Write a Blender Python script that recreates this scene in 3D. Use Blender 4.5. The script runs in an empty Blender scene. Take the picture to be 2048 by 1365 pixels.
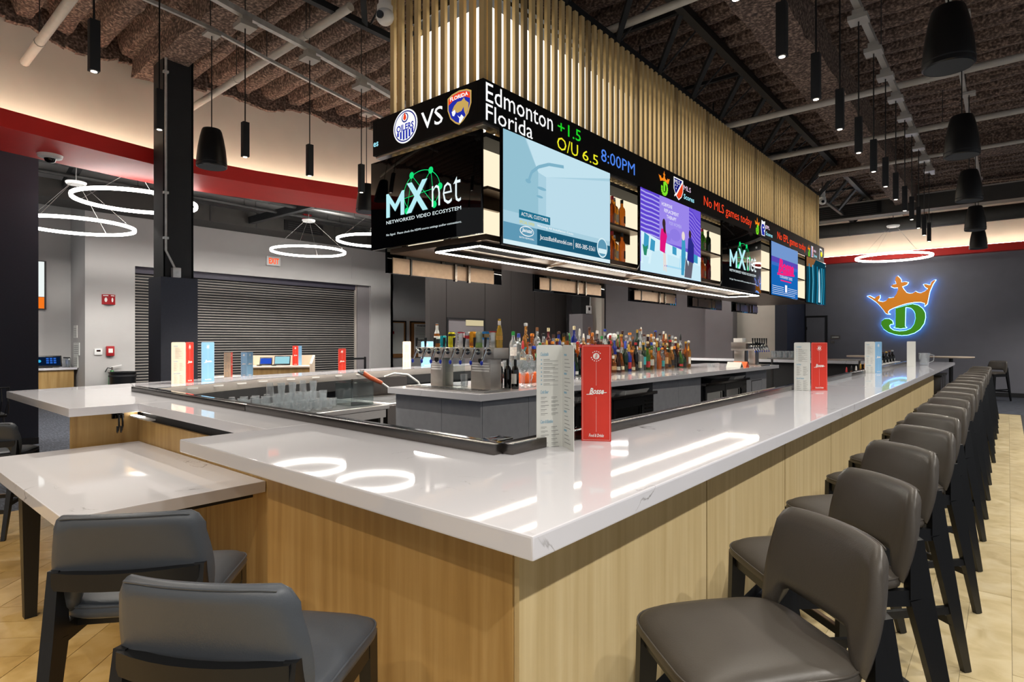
import bpy, bmesh, math, random
from mathutils import Vector, Matrix
random.seed(7)
SC = bpy.context.scene
C = SC.collection
PI = math.pi

# ---------------------------------------------------------------- camera, world, exposure
cam_d = bpy.data.cameras.new('camera')
cam = bpy.data.objects.new('camera', cam_d)
C.objects.link(cam)
cam_d.sensor_width = 36.0
cam_d.lens = 36.0 * 1171.0 / 2048.0
cam_d.shift_y = -1.5 / 2048.0
cam_d.clip_start = 0.02
cam_d.clip_end = 200
cam.location = (0, 0, 1.56)
cam.rotation_euler = (PI / 2, 0, math.radians(40.27))
SC.camera = cam
SC.cycles.transparent_max_bounces = 32

world = bpy.data.worlds.new('world')
SC.world = world
world.use_nodes = True
WB = world.node_tree.nodes['Background']
WB.inputs[0].default_value = (0.93, 0.96, 1.0, 1)
WB.inputs[1].default_value = 0.42

SC.view_settings.view_transform = 'Standard'
SC.view_settings.look = 'None'
SC.view_settings.gamma = 1.0
SC.view_settings.use_curve_mapping = False
SC.view_settings.exposure = 0.0

SPOT_W = 58.0      # one pendant lamp
RING_E = 20.0       # ring lamp glow
WARM = (1.0, 0.92, 0.80)
COOL = (1.0, 0.96, 0.90)

# ---------------------------------------------------------------- helpers
def lin(c):
    return c / 12.92 if c <= 0.04045 else ((c + 0.055) / 1.055) ** 2.4

def hx(h, k=1.0):
    h = h.lstrip('#')
    return tuple(lin(int(h[i:i + 2], 16) / 255.0) * k for i in (0, 2, 4))

MATS = {}

def mat(name, col='#808080', rough=0.5, metal=0.0, emit=0.0, noise=0.0, nscale=8.0, stretch=(1, 1, 1),
        bump=0.0, bscale=120.0, trans=0.0, coat=0.0, alpha=1.0, spec=None):
    if name in MATS:
        return MATS[name]
    m = bpy.data.materials.new(name)
    m.use_nodes = True
    nt = m.node_tree
    b = nt.nodes['Principled BSDF']
    rgb = hx(col) if isinstance(col, str) else col
    b.inputs['Base Color'].default_value = (*rgb, 1)
    b.inputs['Roughness'].default_value = rough
    b.inputs['Metallic'].default_value = metal
    if trans:
        b.inputs['Transmission Weight'].default_value = trans
    if coat:
        b.inputs['Coat Weight'].default_value = coat
        b.inputs['Coat Roughness'].default_value = 0.08
    if alpha < 1:
        b.inputs['Alpha'].default_value = alpha
    if spec is not None:
        b.inputs['Specular IOR Level'].default_value = spec
    if emit:
        b.inputs['Emission Color'].default_value = (*rgb, 1)
        b.inputs['Emission Strength'].default_value = emit
        b.inputs['Base Color'].default_value = (*[x * 0.25 for x in rgb], 1)
    tc = None
    if noise or bump:
        tc = nt.nodes.new('ShaderNodeTexCoord')
        mp = nt.nodes.new('ShaderNodeMapping')
        mp.inputs['Scale'].default_value = stretch
        nt.links.new(tc.outputs['Object'], mp.inputs['Vector'])
    if noise:
        n = nt.nodes.new('ShaderNodeTexNoise')
        n.inputs['Scale'].default_value = nscale
        n.inputs['Detail'].default_value = 5
        nt.links.new(mp.outputs[0], n.inputs['Vector'])
        r = nt.nodes.new('ShaderNodeValToRGB')
        r.color_ramp.elements[0].position = 0.3
        r.color_ramp.elements[1].position = 0.72
        r.color_ramp.elements[0].color = (*[x * (1 - noise) for x in rgb], 1)
        r.color_ramp.elements[1].color = (*[min(1, x * (1 + noise)) for x in rgb], 1)
        nt.links.new(n.outputs['Fac'], r.inputs['Fac'])
        nt.links.new(r.outputs['Color'], b.inputs['Base Color'])
    if bump:
        n2 = nt.nodes.new('ShaderNodeTexNoise')
        n2.inputs['Scale'].default_value = bscale
        n2.inputs['Detail'].default_value = 3
        nt.links.new(mp.outputs[0], n2.inputs['Vector'])
        bp = nt.nodes.new('ShaderNodeBump')
        bp.inputs['Strength'].default_value = bump
        bp.inputs['Distance'].default_value = 0.02
        nt.links.new(n2.outputs['Fac'], bp.inputs['Height'])
        nt.links.new(bp.outputs['Normal'], b.inputs['Normal'])
    MATS[name] = m
    return m

def glow(name, col, k=1.0):
    """a thing that gives off light"""
    if name in MATS:
        return MATS[name]
    m = bpy.data.materials.new(name)
    m.use_nodes = True
    nt = m.node_tree
    nt.nodes.remove(nt.nodes['Principled BSDF'])
    e = nt.nodes.new('ShaderNodeEmission')
    rgb = hx(col) if isinstance(col, str) else col
    e.inputs[0].default_value = (*rgb, 1)
    e.inputs[1].default_value = k
    nt.links.new(e.outputs[0], nt.nodes['Material Output'].inputs[0])
    MATS[name] = m
    return m

def thin_glass(name, tint='#f4f8f8', gloss=0.06, rough=0.04, milk=0.0):
    if name in MATS:
        return MATS[name]
    m = bpy.data.materials.new(name)
    m.use_nodes = True
    nt = m.node_tree
    nt.nodes.remove(nt.nodes['Principled BSDF'])
    t = nt.nodes.new('ShaderNodeBsdfTransparent')
    t.inputs[0].default_value = (*hx(tint), 1)
    g = nt.nodes.new('ShaderNodeBsdfGlossy')
    g.inputs['Roughness'].default_value = rough
    lw = nt.nodes.new('ShaderNodeLayerWeight')
    lw.inputs['Blend'].default_value = 0.5
    f = nt.nodes.new('ShaderNodeMath')
    f.operation = 'POWER'
    f.inputs[1].default_value = 3.0
    nt.links.new(lw.outputs['Facing'], f.inputs[0])
    a = nt.nodes.new('ShaderNodeMath')
    a.operation = 'ADD'
    a.inputs[1].default_value = gloss
    mx = nt.nodes.new('ShaderNodeMixShader')
    nt.links.new(f.outputs[0], a.inputs[0])
    nt.links.new(a.outputs[0], mx.inputs[0])
    nt.links.new(t.outputs[0], mx.inputs[1])
    nt.links.new(g.outputs[0], mx.inputs[2])
    if milk:
        df = nt.nodes.new('ShaderNodeBsdfDiffuse')
        df.inputs[0].default_value = (0.9, 0.92, 0.95, 1)
        m2 = nt.nodes.new('ShaderNodeMixShader')
        m2.inputs[0].default_value = milk
        nt.links.new(mx.outputs[0], m2.inputs[1])
        nt.links.new(df.outputs[0], m2.inputs[2])
        mx = m2
    nt.links.new(mx.outputs[0], nt.nodes['Material Output'].inputs[0])
    MATS[name] = m
    return m

def ramp_mat(name, stops, rough, coords='Object', scale=(1, 1, 1), kind='noise', nscale=3.0, detail=6, dist=0.0, coat=0.0, bump=0.0):
    if name in MATS:
        return MATS[name]
    m = bpy.data.materials.new(name)
    m.use_nodes = True
    nt = m.node_tree
    b = nt.nodes['Principled BSDF']
    b.inputs['Roughness'].default_value = rough
    if coat:
        b.inputs['Coat Weight'].default_value = coat
    tc = nt.nodes.new('ShaderNodeTexCoord')
    mp = nt.nodes.new('ShaderNodeMapping')
    mp.inputs['Scale'].default_value = scale
    nt.links.new(tc.outputs[coords], mp.inputs[0])
    n = nt.nodes.new('ShaderNodeTexNoise')
    n.inputs['Scale'].default_value = nscale
    n.inputs['Detail'].default_value = detail
    n.inputs['Distortion'].default_value = dist
    nt.links.new(mp.outputs[0], n.inputs['Vector'])
    r = nt.nodes.new('ShaderNodeValToRGB')
    els = r.color_ramp.elements
    while len(els) < len(stops):
        els.new(0.5)
    for e, (p, c) in zip(els, stops):
        e.position = p
        e.color = (*hx(c), 1)
    nt.links.new(n.outputs['Fac'], r.inputs['Fac'])
    nt.links.new(r.outputs['Color'], b.inputs['Base Color'])
    if bump:
        bp = nt.nodes.new('ShaderNodeBump')
        bp.inputs['Strength'].default_value = bump
        bp.inputs['Distance'].default_value = 0.01
        nt.links.new(n.outputs['Fac'], bp.inputs['Height'])
        nt.links.new(bp.outputs['Normal'], b.inputs['Normal'])
    MATS[name] = m
    return m

def quartz():
    m = bpy.data.materials.new('quartz')
    m.use_nodes = True
    nt = m.node_tree
    b = nt.nodes['Principled BSDF']
    b.inputs['Roughness'].default_value = 0.035
    b.inputs['Specular IOR Level'].default_value = 0.42
    g = nt.nodes.new('ShaderNodeNewGeometry')
    n1 = nt.nodes.new('ShaderNodeTexNoise')
    n1.inputs['Scale'].default_value = 1.9
    n1.inputs['Detail'].default_value = 9
    n1.inputs['Distortion'].default_value = 1.2
    nt.links.new(g.outputs['Position'], n1.inputs['Vector'])
    ab = nt.nodes.new('ShaderNodeMath'); ab.operation = 'SUBTRACT'; ab.inputs[1].default_value = 0.5
    nt.links.new(n1.outputs['Fac'], ab.inputs[0])
    ab2 = nt.nodes.new('ShaderNodeMath'); ab2.operation = 'ABSOLUTE'
    nt.links.new(ab.outputs[0], ab2.inputs[0])
    v = nt.nodes.new('ShaderNodeValToRGB')
    v.color_ramp.elements[0].position = 0.0
    v.color_ramp.elements[0].color = (1, 1, 1, 1)
    v.color_ramp.elements[1].position = 0.006
    v.color_ramp.elements[1].color = (0, 0, 0, 1)
    nt.links.new(ab2.outputs[0], v.inputs['Fac'])
    n2 = nt.nodes.new('ShaderNodeTexNoise')
    n2.inputs['Scale'].default_value = 2.3
    n2.inputs['Detail'].default_value = 3
    nt.links.new(g.outputs['Position'], n2.inputs['Vector'])
    v2 = nt.nodes.new('ShaderNodeValToRGB')
    v2.color_ramp.elements[0].position = 0.60
    v2.color_ramp.elements[0].color = (0, 0, 0, 1)
    v2.color_ramp.elements[1].position = 0.72
    v2.color_ramp.elements[1].color = (1, 1, 1, 1)
    nt.links.new(n2.outputs['Fac'], v2.inputs['Fac'])
    mu = nt.nodes.new('ShaderNodeMath'); mu.operation = 'MULTIPLY'
    nt.links.new(v.outputs['Color'], mu.inputs[0])
    nt.links.new(v2.outputs['Color'], mu.inputs[1])
    mx = nt.nodes.new('ShaderNodeMix'); mx.data_type = 'RGBA'
    mx.inputs['A'].default_value = (*hx('#d6d6dc'), 1)
    mx.inputs['B'].default_value = (*hx('#6b6664'), 1)
    nt.links.new(mu.outputs[0], mx.inputs['Factor'])
    nt.links.new(mx.outputs['Result'], b.inputs['Base Color'])
    MATS['quartz'] = m
    return m

def wloc(o):
    v = Vector((0, 0, 0))
    while o is not None:
        v += o.location
        o = o.parent
    return v

class MB:
    def __init__(self):
        self.v = []
        self.f = []

    def add(self, vs, fs):
        b = len(self.v)
        self.v += [tuple(p) for p in vs]
        self.f += [tuple(i + b for i in q) for q in fs]
        return self

    def box(self, x0, y0, z0, x1, y1, z1):
        x0, x1 = min(x0, x1), max(x0, x1)
        y0, y1 = min(y0, y1), max(y0, y1)
        z0, z1 = min(z0, z1), max(z0, z1)
        return self.add([(x0, y0, z0), (x1, y0, z0), (x1, y1, z0), (x0, y1, z0), (x0, y0, z1), (x1, y0, z1), (x1, y1, z1), (x0, y1, z1)],
                        [(0, 3, 2, 1), (4, 5, 6, 7), (0, 1, 5, 4), (1, 2, 6, 5), (2, 3, 7, 6), (3, 0, 4, 7)])

    def prism(self, poly, o, ex, ey, ez, h0, h1):
        """polygon in the plane (o, ex, ey), from h0 to h1 along ez"""
        o, ex, ey, ez = Vector(o), Vector(ex), Vector(ey), Vector(ez)
        a = sum(poly[i][0] * poly[(i + 1) % len(poly)][1] - poly[(i + 1) % len(poly)][0] * poly[i][1] for i in range(len(poly)))
        if a * ex.cross(ey).dot(ez) < 0:
            poly = poly[::-1]
        n = len(poly)
        vs = [o + ex * x + ey * y + ez * h0 for x, y in poly] + [o + ex * x + ey * y + ez * h1 for x, y in poly]
        fs = [tuple(range(n))[::-1], tuple(range(n, 2 * n))] + [(i, (i + 1) % n, (i + 1) % n + n, i + n) for i in range(n)]
        return self.add(vs, fs)

    def plan(self, poly, z0, z1):
        return self.prism(poly, (0, 0, 0), (1, 0, 0), (0, 1, 0), (0, 0, 1), z0, z1)

    def bar(self, p0, p1, w0, h0, w1=None, h1=None, up=(0, 0, 1)):
        """tapered rectangular bar"""
        p0, p1, up = Vector(p0), Vector(p1), Vector(up)
        w1 = w0 if w1 is None else w1
        h1 = h0 if h1 is None else h1
        d = (p1 - p0).normalized()
        sx = d.cross(up)
        if sx.length < 1e-4:
            sx = d.cross(Vector((0, 1, 0)))
        sx.normalize()
        sy = sx.cross(d).normalized()
        vs = []
        for p, w, h in ((p0, w0, h0), (p1, w1, h1)):
            for a, b in ((-1, -1), (1, -1), (1, 1), (-1, 1)):
                vs.append(p + sx * (a * w / 2) + sy * (b * h / 2))
        return self.add(vs, [(0, 1, 2, 3), (4, 7, 6, 5), (0, 4, 5, 1), (1, 5, 6, 2), (2, 6, 7, 3), (3, 7, 4, 0)])

    def tube(self, pts, r, n=8, closed=False, cap=True):
        pts = [Vector(p) for p in pts]
        m = len(pts)
        rs = r if isinstance(r, (list, tuple)) else [r] * m
        vs = []
        prev = None
        for i, p in enumerate(pts):
            if closed:
                d = pts[(i + 1) % m] - pts[i - 1]
            else:
                d = pts[min(i + 1, m - 1)] - pts[max(i - 1, 0)]
            d.normalize()
            if prev is None:
                a = Vector((0, 0, 1)) if abs(d.z) < 0.9 else Vector((1, 0, 0))
                sx = d.cross(a).normalized()
            else:
                sx = (prev - d * prev.dot(d)).normalized()
            prev = sx
            sy = d.cross(sx)
            for k in range(n):
                t = 2 * PI * k / n
                vs.append(p + (sx * math.cos(t) + sy * math.sin(t)) * rs[i])
        fs = []
        for i in range(m if closed else m - 1):
            j = (i + 1) % m
            for k in range(n):
                l = (k + 1) % n
                fs.append((i * n + k, i * n + l, j * n + l, j * n + k))
        if cap and not closed:
            fs.append(tuple(range(n))[::-1])
            fs.append(tuple((m - 1) * n + k for k in range(n)))
        return self.add(vs, fs)

    def lathe(self, prof, n=16, c=(0, 0, 0), sq=0.0, flute=0.0):
        cx, cy, cz = c
        vs = []
        for r, z in prof:
            for k in range(n):
                t = 2 * PI * k / n
                q = 1.0 + flute * (k % 2)
                if sq:
                    q = 1 + sq * (1 / max(abs(math.cos(t)), abs(math.sin(t))) - 1)
                vs.append((cx + r * q * math.cos(t), cy + r * q * math.sin(t), cz + z))
        fs = []
        for i in range(len(prof) - 1):
            for k in range(n):
                l = (k + 1) % n
                fs.append((i * n + k, i * n + l, (i + 1) * n + l, (i + 1) * n + k))
        if prof[0][0] > 1e-5:
            fs.append(tuple(range(n))[::-1])
        if prof[-1][0] > 1e-5:
            b = (len(prof) - 1) * n
            fs.append(tuple(b + k for k in range(n)))
        return self.add(vs, fs)

    def cyl(self, c, r, h, n=16, r2=None):
        return self.lathe([(r, 0), (r if r2 is None else r2, h)], n, c)

    def grid(self, fn, nu, nv):
        """open surface fn(u,v), u,v in 0..1"""
        vs = [fn(i / nu, j / nv) for j in range(nv + 1) for i in range(nu + 1)]
        fs = [(j * (nu + 1) + i, j * (nu + 1) + i + 1, (j + 1) * (nu + 1) + i + 1, (j + 1) * (nu + 1) + i) for j in range(nv) for i in range(nu)]
        return self.add(vs, fs)

    def mesh(self, name, off=None, bevel=0.0, smooth=None, seg=2, weld=False):
        me = bpy.data.meshes.new(name)
        vs = self.v
        if off is not None and off.length > 0:
            vs = [(x - off.x, y - off.y, z - off.z) for x, y, z in vs]
        me.from_pydata(vs, [], self.f)
        if bevel or weld:
            bm = bmesh.new()
            bm.from_mesh(me)
            if weld:
                bmesh.ops.remove_doubles(bm, verts=bm.verts, dist=1e-5)
            if bevel:
                es = [e for e in bm.edges if len(e.link_faces) == 2 and e.calc_face_angle(0) > 0.6]
                bmesh.ops.bevel(bm, geom=es, offset=bevel, segments=seg, affect='EDGES', profile=0.6)
            bm.to_mesh(me)
            bm.free()
        if smooth or (bevel and smooth is None):
            me.polygons.foreach_set('use_smooth', [True] * len(me.polygons))
            me.set_sharp_from_angle(angle=math.radians(smooth if smooth else 35))
        me.update()
        return me

    def build(self, name, m, parent=None, bevel=0.0, smooth=None, local=False, seg=2, weld=False):
        off = None if local else (wloc(parent) if parent is not None else None)
        me = self.mesh(name, off, bevel, smooth, seg, weld)
        me.materials.append(MATS[m] if isinstance(m, str) else m)
        return link(name, me, parent)

def link(name, me, parent=None):
    o = bpy.data.objects.new(name, me)
    C.objects.link(o)
    if parent is not None:
        o.parent = parent
    return o

def tag(o, label, cat, group=None):
    o['label'] = label
    o['category'] = cat
    if group:
        o['group'] = group
    return o

def thing(name, label, cat, loc=(0, 0, 0), rz=0.0, group=None):
    o = bpy.data.objects.new(name, None)
    C.objects.link(o)
    o.empty_display_size = 0.1
    o.location = loc
    o.rotation_euler = (0, 0, rz)
    return tag(o, label, cat, group)

def struct(o, label=None):
    o['kind'] = 'structure'
    if label:
        o['label'] = label
    return o

def dup(root, loc, rz=0.0, label=None, scale=None):
    def cp(o, par):
        c = o.copy()
        C.objects.link(c)
        c.parent = par
        for ch in o.children:
            cp(ch, c)
        return c
    r = cp(root, None)
    r.location = loc
    r.rotation_euler = (0, 0, rz)
    if scale:
        r.scale = scale
    if label:
        r['label'] = label
    return r

ONES = ['', 'first', 'second', 'third', 'fourth', 'fifth', 'sixth', 'seventh', 'eighth', 'ninth', 'tenth', 'eleventh', 'twelfth', 'thirteenth',
        'fourteenth', 'fifteenth', 'sixteenth', 'seventeenth', 'eighteenth', 'nineteenth']
TENS = {20: ('twentieth', 'twenty'), 30: ('thirtieth', 'thirty'), 40: ('fortieth', 'forty'), 50: ('fiftieth', 'fifty'), 60: ('sixtieth', 'sixty')}

def nth(i):
    if i < 20:
        return ONES[i]
    t, o = i // 10 * 10, i % 10
    return TENS[t][0] if o == 0 else TENS[t][1] + '-' + ONES[o]

TXT = {}

def text_geo(s, shear=0.0, bold=0.0):
    if 'M' in s:
        bold = 0.0
    key = (s, shear, bold)
    if key in TXT:
        return TXT[key]
    cu = bpy.data.curves.new('lettering', 'FONT')
    cu.body = s
    cu.resolution_u = 2
    cu.shear = shear
    cu.offset = bold
    ob = bpy.data.objects.new('lettering', cu)
    me = bpy.data.meshes.new_from_object(ob)
    vs = [(v.co.x, v.co.y) for v in me.vertices]
    fs = [tuple(p.vertices) for p in me.polygons]
    bpy.data.objects.remove(ob)
    bpy.data.curves.remove(cu)
    bpy.data.meshes.remove(me)
    x0 = min(v[0] for v in vs); x1 = max(v[0] for v in vs)
    y0 = min(v[1] for v in vs); y1 = max(v[1] for v in vs)
    vs = [((x - x0) / (x1 - x0), (y - y0) / max(1e-6, y1 - y0)) for x, y in vs]
    TXT[key] = (vs, fs)
    return TXT[key]

class Face:
    """a flat face of a thing that carries print or a picture: origin, right, up, normal"""
    def __init__(self, parent, o, ex, ey, local=False):
        self.p = parent
        self.o, self.ex, self.ey = Vector(o), Vector(ex), Vector(ey)
        self.n = self.ex.cross(self.ey).normalized()
        self.local = local

    def pt(self, x, y, l=1):
        return self.o + self.ex * x + self.ey * y + self.n * (0.0012 * l)

    def polys(self, name, polys, m, l=1):
        b = MB()
        for q in polys:
            a = sum(q[i][0] * q[(i + 1) % len(q)][1] - q[(i + 1) % len(q)][0] * q[i][1] for i in range(len(q)))
            if a < 0:
                q = q[::-1]
            b.add([self.pt(x, y, l) for x, y in q], [tuple(range(len(q)))])
        return b.build(name, m, self.p, local=self.local)

    def rect(self, name, x0, y0, x1, y1, m, l=1):
        return self.polys(name, [[(x0, y0), (x1, y0), (x1, y1), (x0, y1)]], m, l)

    def text(self, name, s, x0, x1, y0, y1, m, l=2, shear=0.0, bold=0.0):
        vs, fs = text_geo(s, shear, bold)
        b = MB()
        b.add([self.pt(x0 + (x1 - x0) * u, y0 + (y1 - y0) * v, l) for u, v in vs], fs)
        return b.build(name, m, self.p, local=self.local)

def ell(cx, cy, rx, ry, n=24, a0=0.0, a1=2 * PI):
    full = abs(a1 - a0 - 2 * PI) < 1e-6
    k = n if full else n + 1
    return [(cx + rx * math.cos(a0 + (a1 - a0) * i / n), cy + ry * math.sin(a0 + (a1 - a0) * i / n)) for i in range(k)]

def stroke(pts, w):
    """thin quads along a 2-D polyline"""
    out = []
    for (x0, y0), (x1, y1) in zip(pts, pts[1:]):
        dx, dy = x1 - x0, y1 - y0
        L = math.hypot(dx, dy) or 1
        nx, ny = -dy / L * w / 2, dx / L * w / 2
        out.append([(x0 + nx, y0 + ny), (x0 - nx, y0 - ny), (x1 - nx, y1 - ny), (x1 + nx, y1 + ny)])
    return out

def clip(poly, x0, y0, x1, y1):
    for ax, lim, sg in ((0, x0, 1), (0, x1, -1), (1, y0, 1), (1, y1, -1)):
        out = []
        for i in range(len(poly)):
            a, b = poly[i], poly[(i + 1) % len(poly)]
            ia, ib = (a[ax] - lim) * sg >= 0, (b[ax] - lim) * sg >= 0
            if ia:
                out.append(a)
            if ia != ib:
                t = (lim - a[ax]) / (b[ax] - a[ax])
                out.append((a[0] + (b[0] - a[0]) * t, a[1] + (b[1] - a[1]) * t))
        poly = out
        if len(poly) < 3:
            return []
    return poly

# ---------------------------------------------------------------- materials
quartz()
ramp_mat('oak', [(0.30, '#a07d49'), (0.5, '#b08e57'), (0.72, '#bd9d67')], 0.42, coords='Object', scale=(9, 9, 0.45), nscale=2.2, detail=8, dist=0.4)  # warm light on the near and left fronts is put into this golden tone
ramp_mat('oak_panel', [(0.30, '#b7a276'), (0.5, '#c2ae83'), (0.72, '#ccba91')], 0.40, scale=(11, 11, 0.4), nscale=2.0, detail=8, dist=0.3)
ramp_mat('floor_oak', [(0.28, '#a3926a'), (0.5, '#b7a67f'), (0.75, '#c4b694')], 0.33, scale=(2.2, 2.2, 2.2), nscale=3.0, detail=7, dist=0.8)
ramp_mat('floor_oak_b', [(0.28, '#ad9c72'), (0.5, '#bfae86'), (0.75, '#ccbe9b')], 0.33, scale=(2.0, 2.0, 2.0), nscale=3.4, detail=7, dist=0.8)
ramp_mat('herring_oak', [(0.28, '#a98a52'), (0.5, '#bd9d62'), (0.75, '#caae78')], 0.33, scale=(2.2, 2.2, 2.2), nscale=3.0, detail=7, dist=0.8)  # more golden than floor_oak: the warm light on this side is in the colour
ramp_mat('herring_oak_lit_b', [(0.28, '#b4945a'), (0.5, '#c8a96e'), (0.75, '#d5ba85')], 0.33, scale=(2.0, 2.0, 2.0), nscale=3.4, detail=7, dist=0.8)
ramp_mat('carpet', [(0.35, '#24262c'), (0.5, '#363a43'), (0.66, '#4b505b')], 0.95, scale=(3, 22, 3), nscale=2.6, detail=6, dist=0.3)
ramp_mat('spray', [(0.3, '#2f2520'), (0.5, '#615046'), (0.7, '#a58d7d')], 0.95, scale=(1, 1, 1), nscale=30, detail=6, bump=1.0)
ramp_mat('spray_dark', [(0.3, '#151110'), (0.5, '#2f2622'), (0.7, '#5d4d46')], 0.95, scale=(1, 1, 1), nscale=26, detail=6, bump=1.0)
mat('leather', '#45403a', 0.40, noise=0.10, nscale=5, bump=0.05, bscale=260, spec=0.45)
mat('leather_grey', '#464b52', 0.40, noise=0.08, nscale=5, bump=0.05, bscale=260, spec=0.45)
mat('black_wood', '#0b0c0e', 0.42, noise=0.25, nscale=30, stretch=(6, 6, 0.6))
mat('black', '#0b0c0e', 0.35, noise=0.1, nscale=12)
mat('black_gloss', '#050506', 0.03, noise=0.1, nscale=6, spec=0.3)
mat('led_black', '#040405', 0.55, noise=0.1, nscale=60, spec=0.25)
mat('black_matte', '#17181a', 0.65, noise=0.15, nscale=9)
mat('steel', '#b5b1ac', 0.28, 1.0, noise=0.08, nscale=20, stretch=(1, 1, 30))
mat('steel_dark', '#6a6561', 0.24, 1.0, noise=0.10, nscale=20, stretch=(1, 1, 30))
mat('brushed', '#cdc6be', 0.36, 0.75, noise=0.08, nscale=20, stretch=(1, 1, 30))
mat('chrome', '#d5d8da', 0.08, 1.0, noise=0.03, nscale=10)
mat('galv', '#c2c2c0', 0.4, 0.5, noise=0.15, nscale=14)
mat('bronze', '#7d6a5a', 0.35, 0.8, noise=0.1, nscale=20)
mat('grey_base', '#95979d', 0.5, noise=0.06, nscale=14)
mat('cream_wall', '#d8d0c2', 0.85, noise=0.03, nscale=3)
mat('grey_wall', '#b9b7b5', 0.85, noise=0.02, nscale=3)
mat('pale_wall', '#c9c8c8', 0.85, noise=0.02, nscale=3)
mat('dark_wall', '#77777f', 0.6, noise=0.04, nscale=3)
mat('dark_panel', '#3b3735', 0.55, noise=0.06, nscale=6, stretch=(1, 1, 0.1))
mat('navy', '#262a37', 0.6, noise=0.08, nscale=40, stretch=(1, 1, 1))
mat('taupe', '#8a8587', 0.8, noise=0.03, nscale=3)
mat('red_paint', '#d4261f', 0.5, noise=0.04, nscale=4)
mat('duct', '#3c3a36', 0.6, noise=0.10, nscale=5)
mat('pipe_white', '#bdb8ae', 0.45, noise=0.06, nscale=10)
mat('pipe_dark', '#2e2d2c', 0.5, noise=0.1, nscale=10)
mat('track', '#a9a59e', 0.4, 0.2, noise=0.05, nscale=8)
mat('truss', '#232527', 0.5, 0.3, noise=0.15, nscale=8)
mat('shutter', '#b5ada4', 0.45, 0.15, noise=0.06, nscale=6)
mat('gold_slat', '#dcbf88', 0.42, 0.0, noise=0.08, nscale=5, stretch=(4, 4, 0.5))
mat('gold_slat_b', '#a58c62', 0.45, 0.0, noise=0.08, nscale=5, stretch=(4, 4, 0.5))
mat('white_plastic', '#e4e4e2', 0.4, noise=0.02, nscale=6)
mat('paper', '#dfe0da', 0.7, noise=0.02, nscale=6)
mat('paper_cream', '#e6d3bd', 0.6, noise=0.02, nscale=6)
mat('paper_red', '#d5321f', 0.45, noise=0.02, nscale=6)
mat('paper_blue', '#7fb2da', 0.45, noise=0.02, nscale=6)
mat('ink_white', '#f6f3ee', 0.6, noise=0.02)
mat('ink_grey', '#8d8d8a', 0.7, noise=0.02)
mat('ink_blue', '#8fb8cc', 0.7, noise=0.02)
mat('ink_dark', '#2b2b2c', 0.7, noise=0.02)
mat('rubber', '#111214', 0.7, noise=0.1)
mat('red_plastic', '#a81f24', 0.35, noise=0.04)
mat('orange_plastic', '#e2611d', 0.4, noise=0.04)
mat('wood_gun', '#9a4526', 0.35, noise=0.15, nscale=30)
thin_glass('clear_glass', '#f4f7f8', 0.14, 0.08, 0.11)
thin_glass('fridge_glass', '#5b666c', 0.10)
thin_glass('acrylic', '#eef3f3', 0.05)
# ================================================================ THE SETTING
floor = struct(MB().box(-20, -7, -0.1, 9, 22, 0.0).build('floor', 'carpet'), 'dark blue grey carpet around the timber floor of the bar')

# timber boards: herringbone in front of the near counter, straight boards under the stools
PW, PL = 0.19, 0.95
k = 0
ca, sa = math.cos(PI / 4), math.sin(PI / 4)
def board(poly, m):
    if len(poly) >= 3:
        MB().plan(poly, 0.0, 0.005).build('plank', m, floor)
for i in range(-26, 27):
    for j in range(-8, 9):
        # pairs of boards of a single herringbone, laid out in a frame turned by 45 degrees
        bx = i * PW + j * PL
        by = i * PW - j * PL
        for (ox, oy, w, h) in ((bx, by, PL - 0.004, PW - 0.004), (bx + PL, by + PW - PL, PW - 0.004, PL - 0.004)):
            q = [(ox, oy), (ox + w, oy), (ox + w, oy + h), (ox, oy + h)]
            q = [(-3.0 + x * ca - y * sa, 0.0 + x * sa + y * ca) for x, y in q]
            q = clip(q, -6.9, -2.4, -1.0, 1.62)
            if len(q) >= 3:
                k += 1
                board(q, random.choice(['herring_oak', 'herring_oak_lit_b']))
col_x = [-1.3 + 0.188 * i for i in range(9)]
for i in range(8):
    y = -2.4 - random.random() * 1.0
    while y < 16.1:
        q = clip([(col_x[i], y), (col_x[i + 1] - 0.0015, y), (col_x[i + 1] - 0.0015, y + 1.217), (col_x[i], y + 1.217)], -1.0 if True else 0, -2.4, 0.2, 16.1)
        board(q, random.choice(['floor_oak', 'floor_oak_b']))
        y += 1.22
struct(MB().box(0.2, -2.4, 0, 0.235, 16.14, 0.008).box(-1.0, 16.1, 0, 0.2, 16.14, 0.008).build('trim_1', 'black_matte'), 'thin black edging strip where timber meets carpet')

# ---- ceiling: deep fluted metal deck under brown sprayed fireproofing
def deck():
    b = MB()
    per, dep = 0.40, 0.21
    prof = []
    y = -7.0
    while y < 21.2:
        for f, d in ((0, 0.12), (0.16, 0.12), (0.26, -0.2), (0.33, -0.85), (0.42, -1.0), (0.74, -1.0), (0.83, -0.85), (0.90, -0.2)):
            prof.append((y + f * per, d * dep))
        y += per
    nx = 60
    vs = []
    for i in range(nx + 1):
        x = -10.2 + 18.4 * i / nx
        for y, d in prof:
            vs.append((x, y + random.uniform(-.02, .02), 5.78 + d + random.uniform(-.018, .018)))
    n = len(prof)
    fs = [(i * n + j, (i + 1) * n + j, (i + 1) * n + j + 1, i * n + j + 1) for i in range(nx) for j in range(n - 1)]
    b.add(vs, fs)
    return b
struct(deck().build('ceiling', 'spray', smooth=60), 'fluted metal deck coated in rough brown fireproofing')
struct(MB().box(-20, -7, 5.9, 9, 22, 6.0).build('roof_slab', 'black_matte'), 'dark roof slab above the deck')
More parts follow.
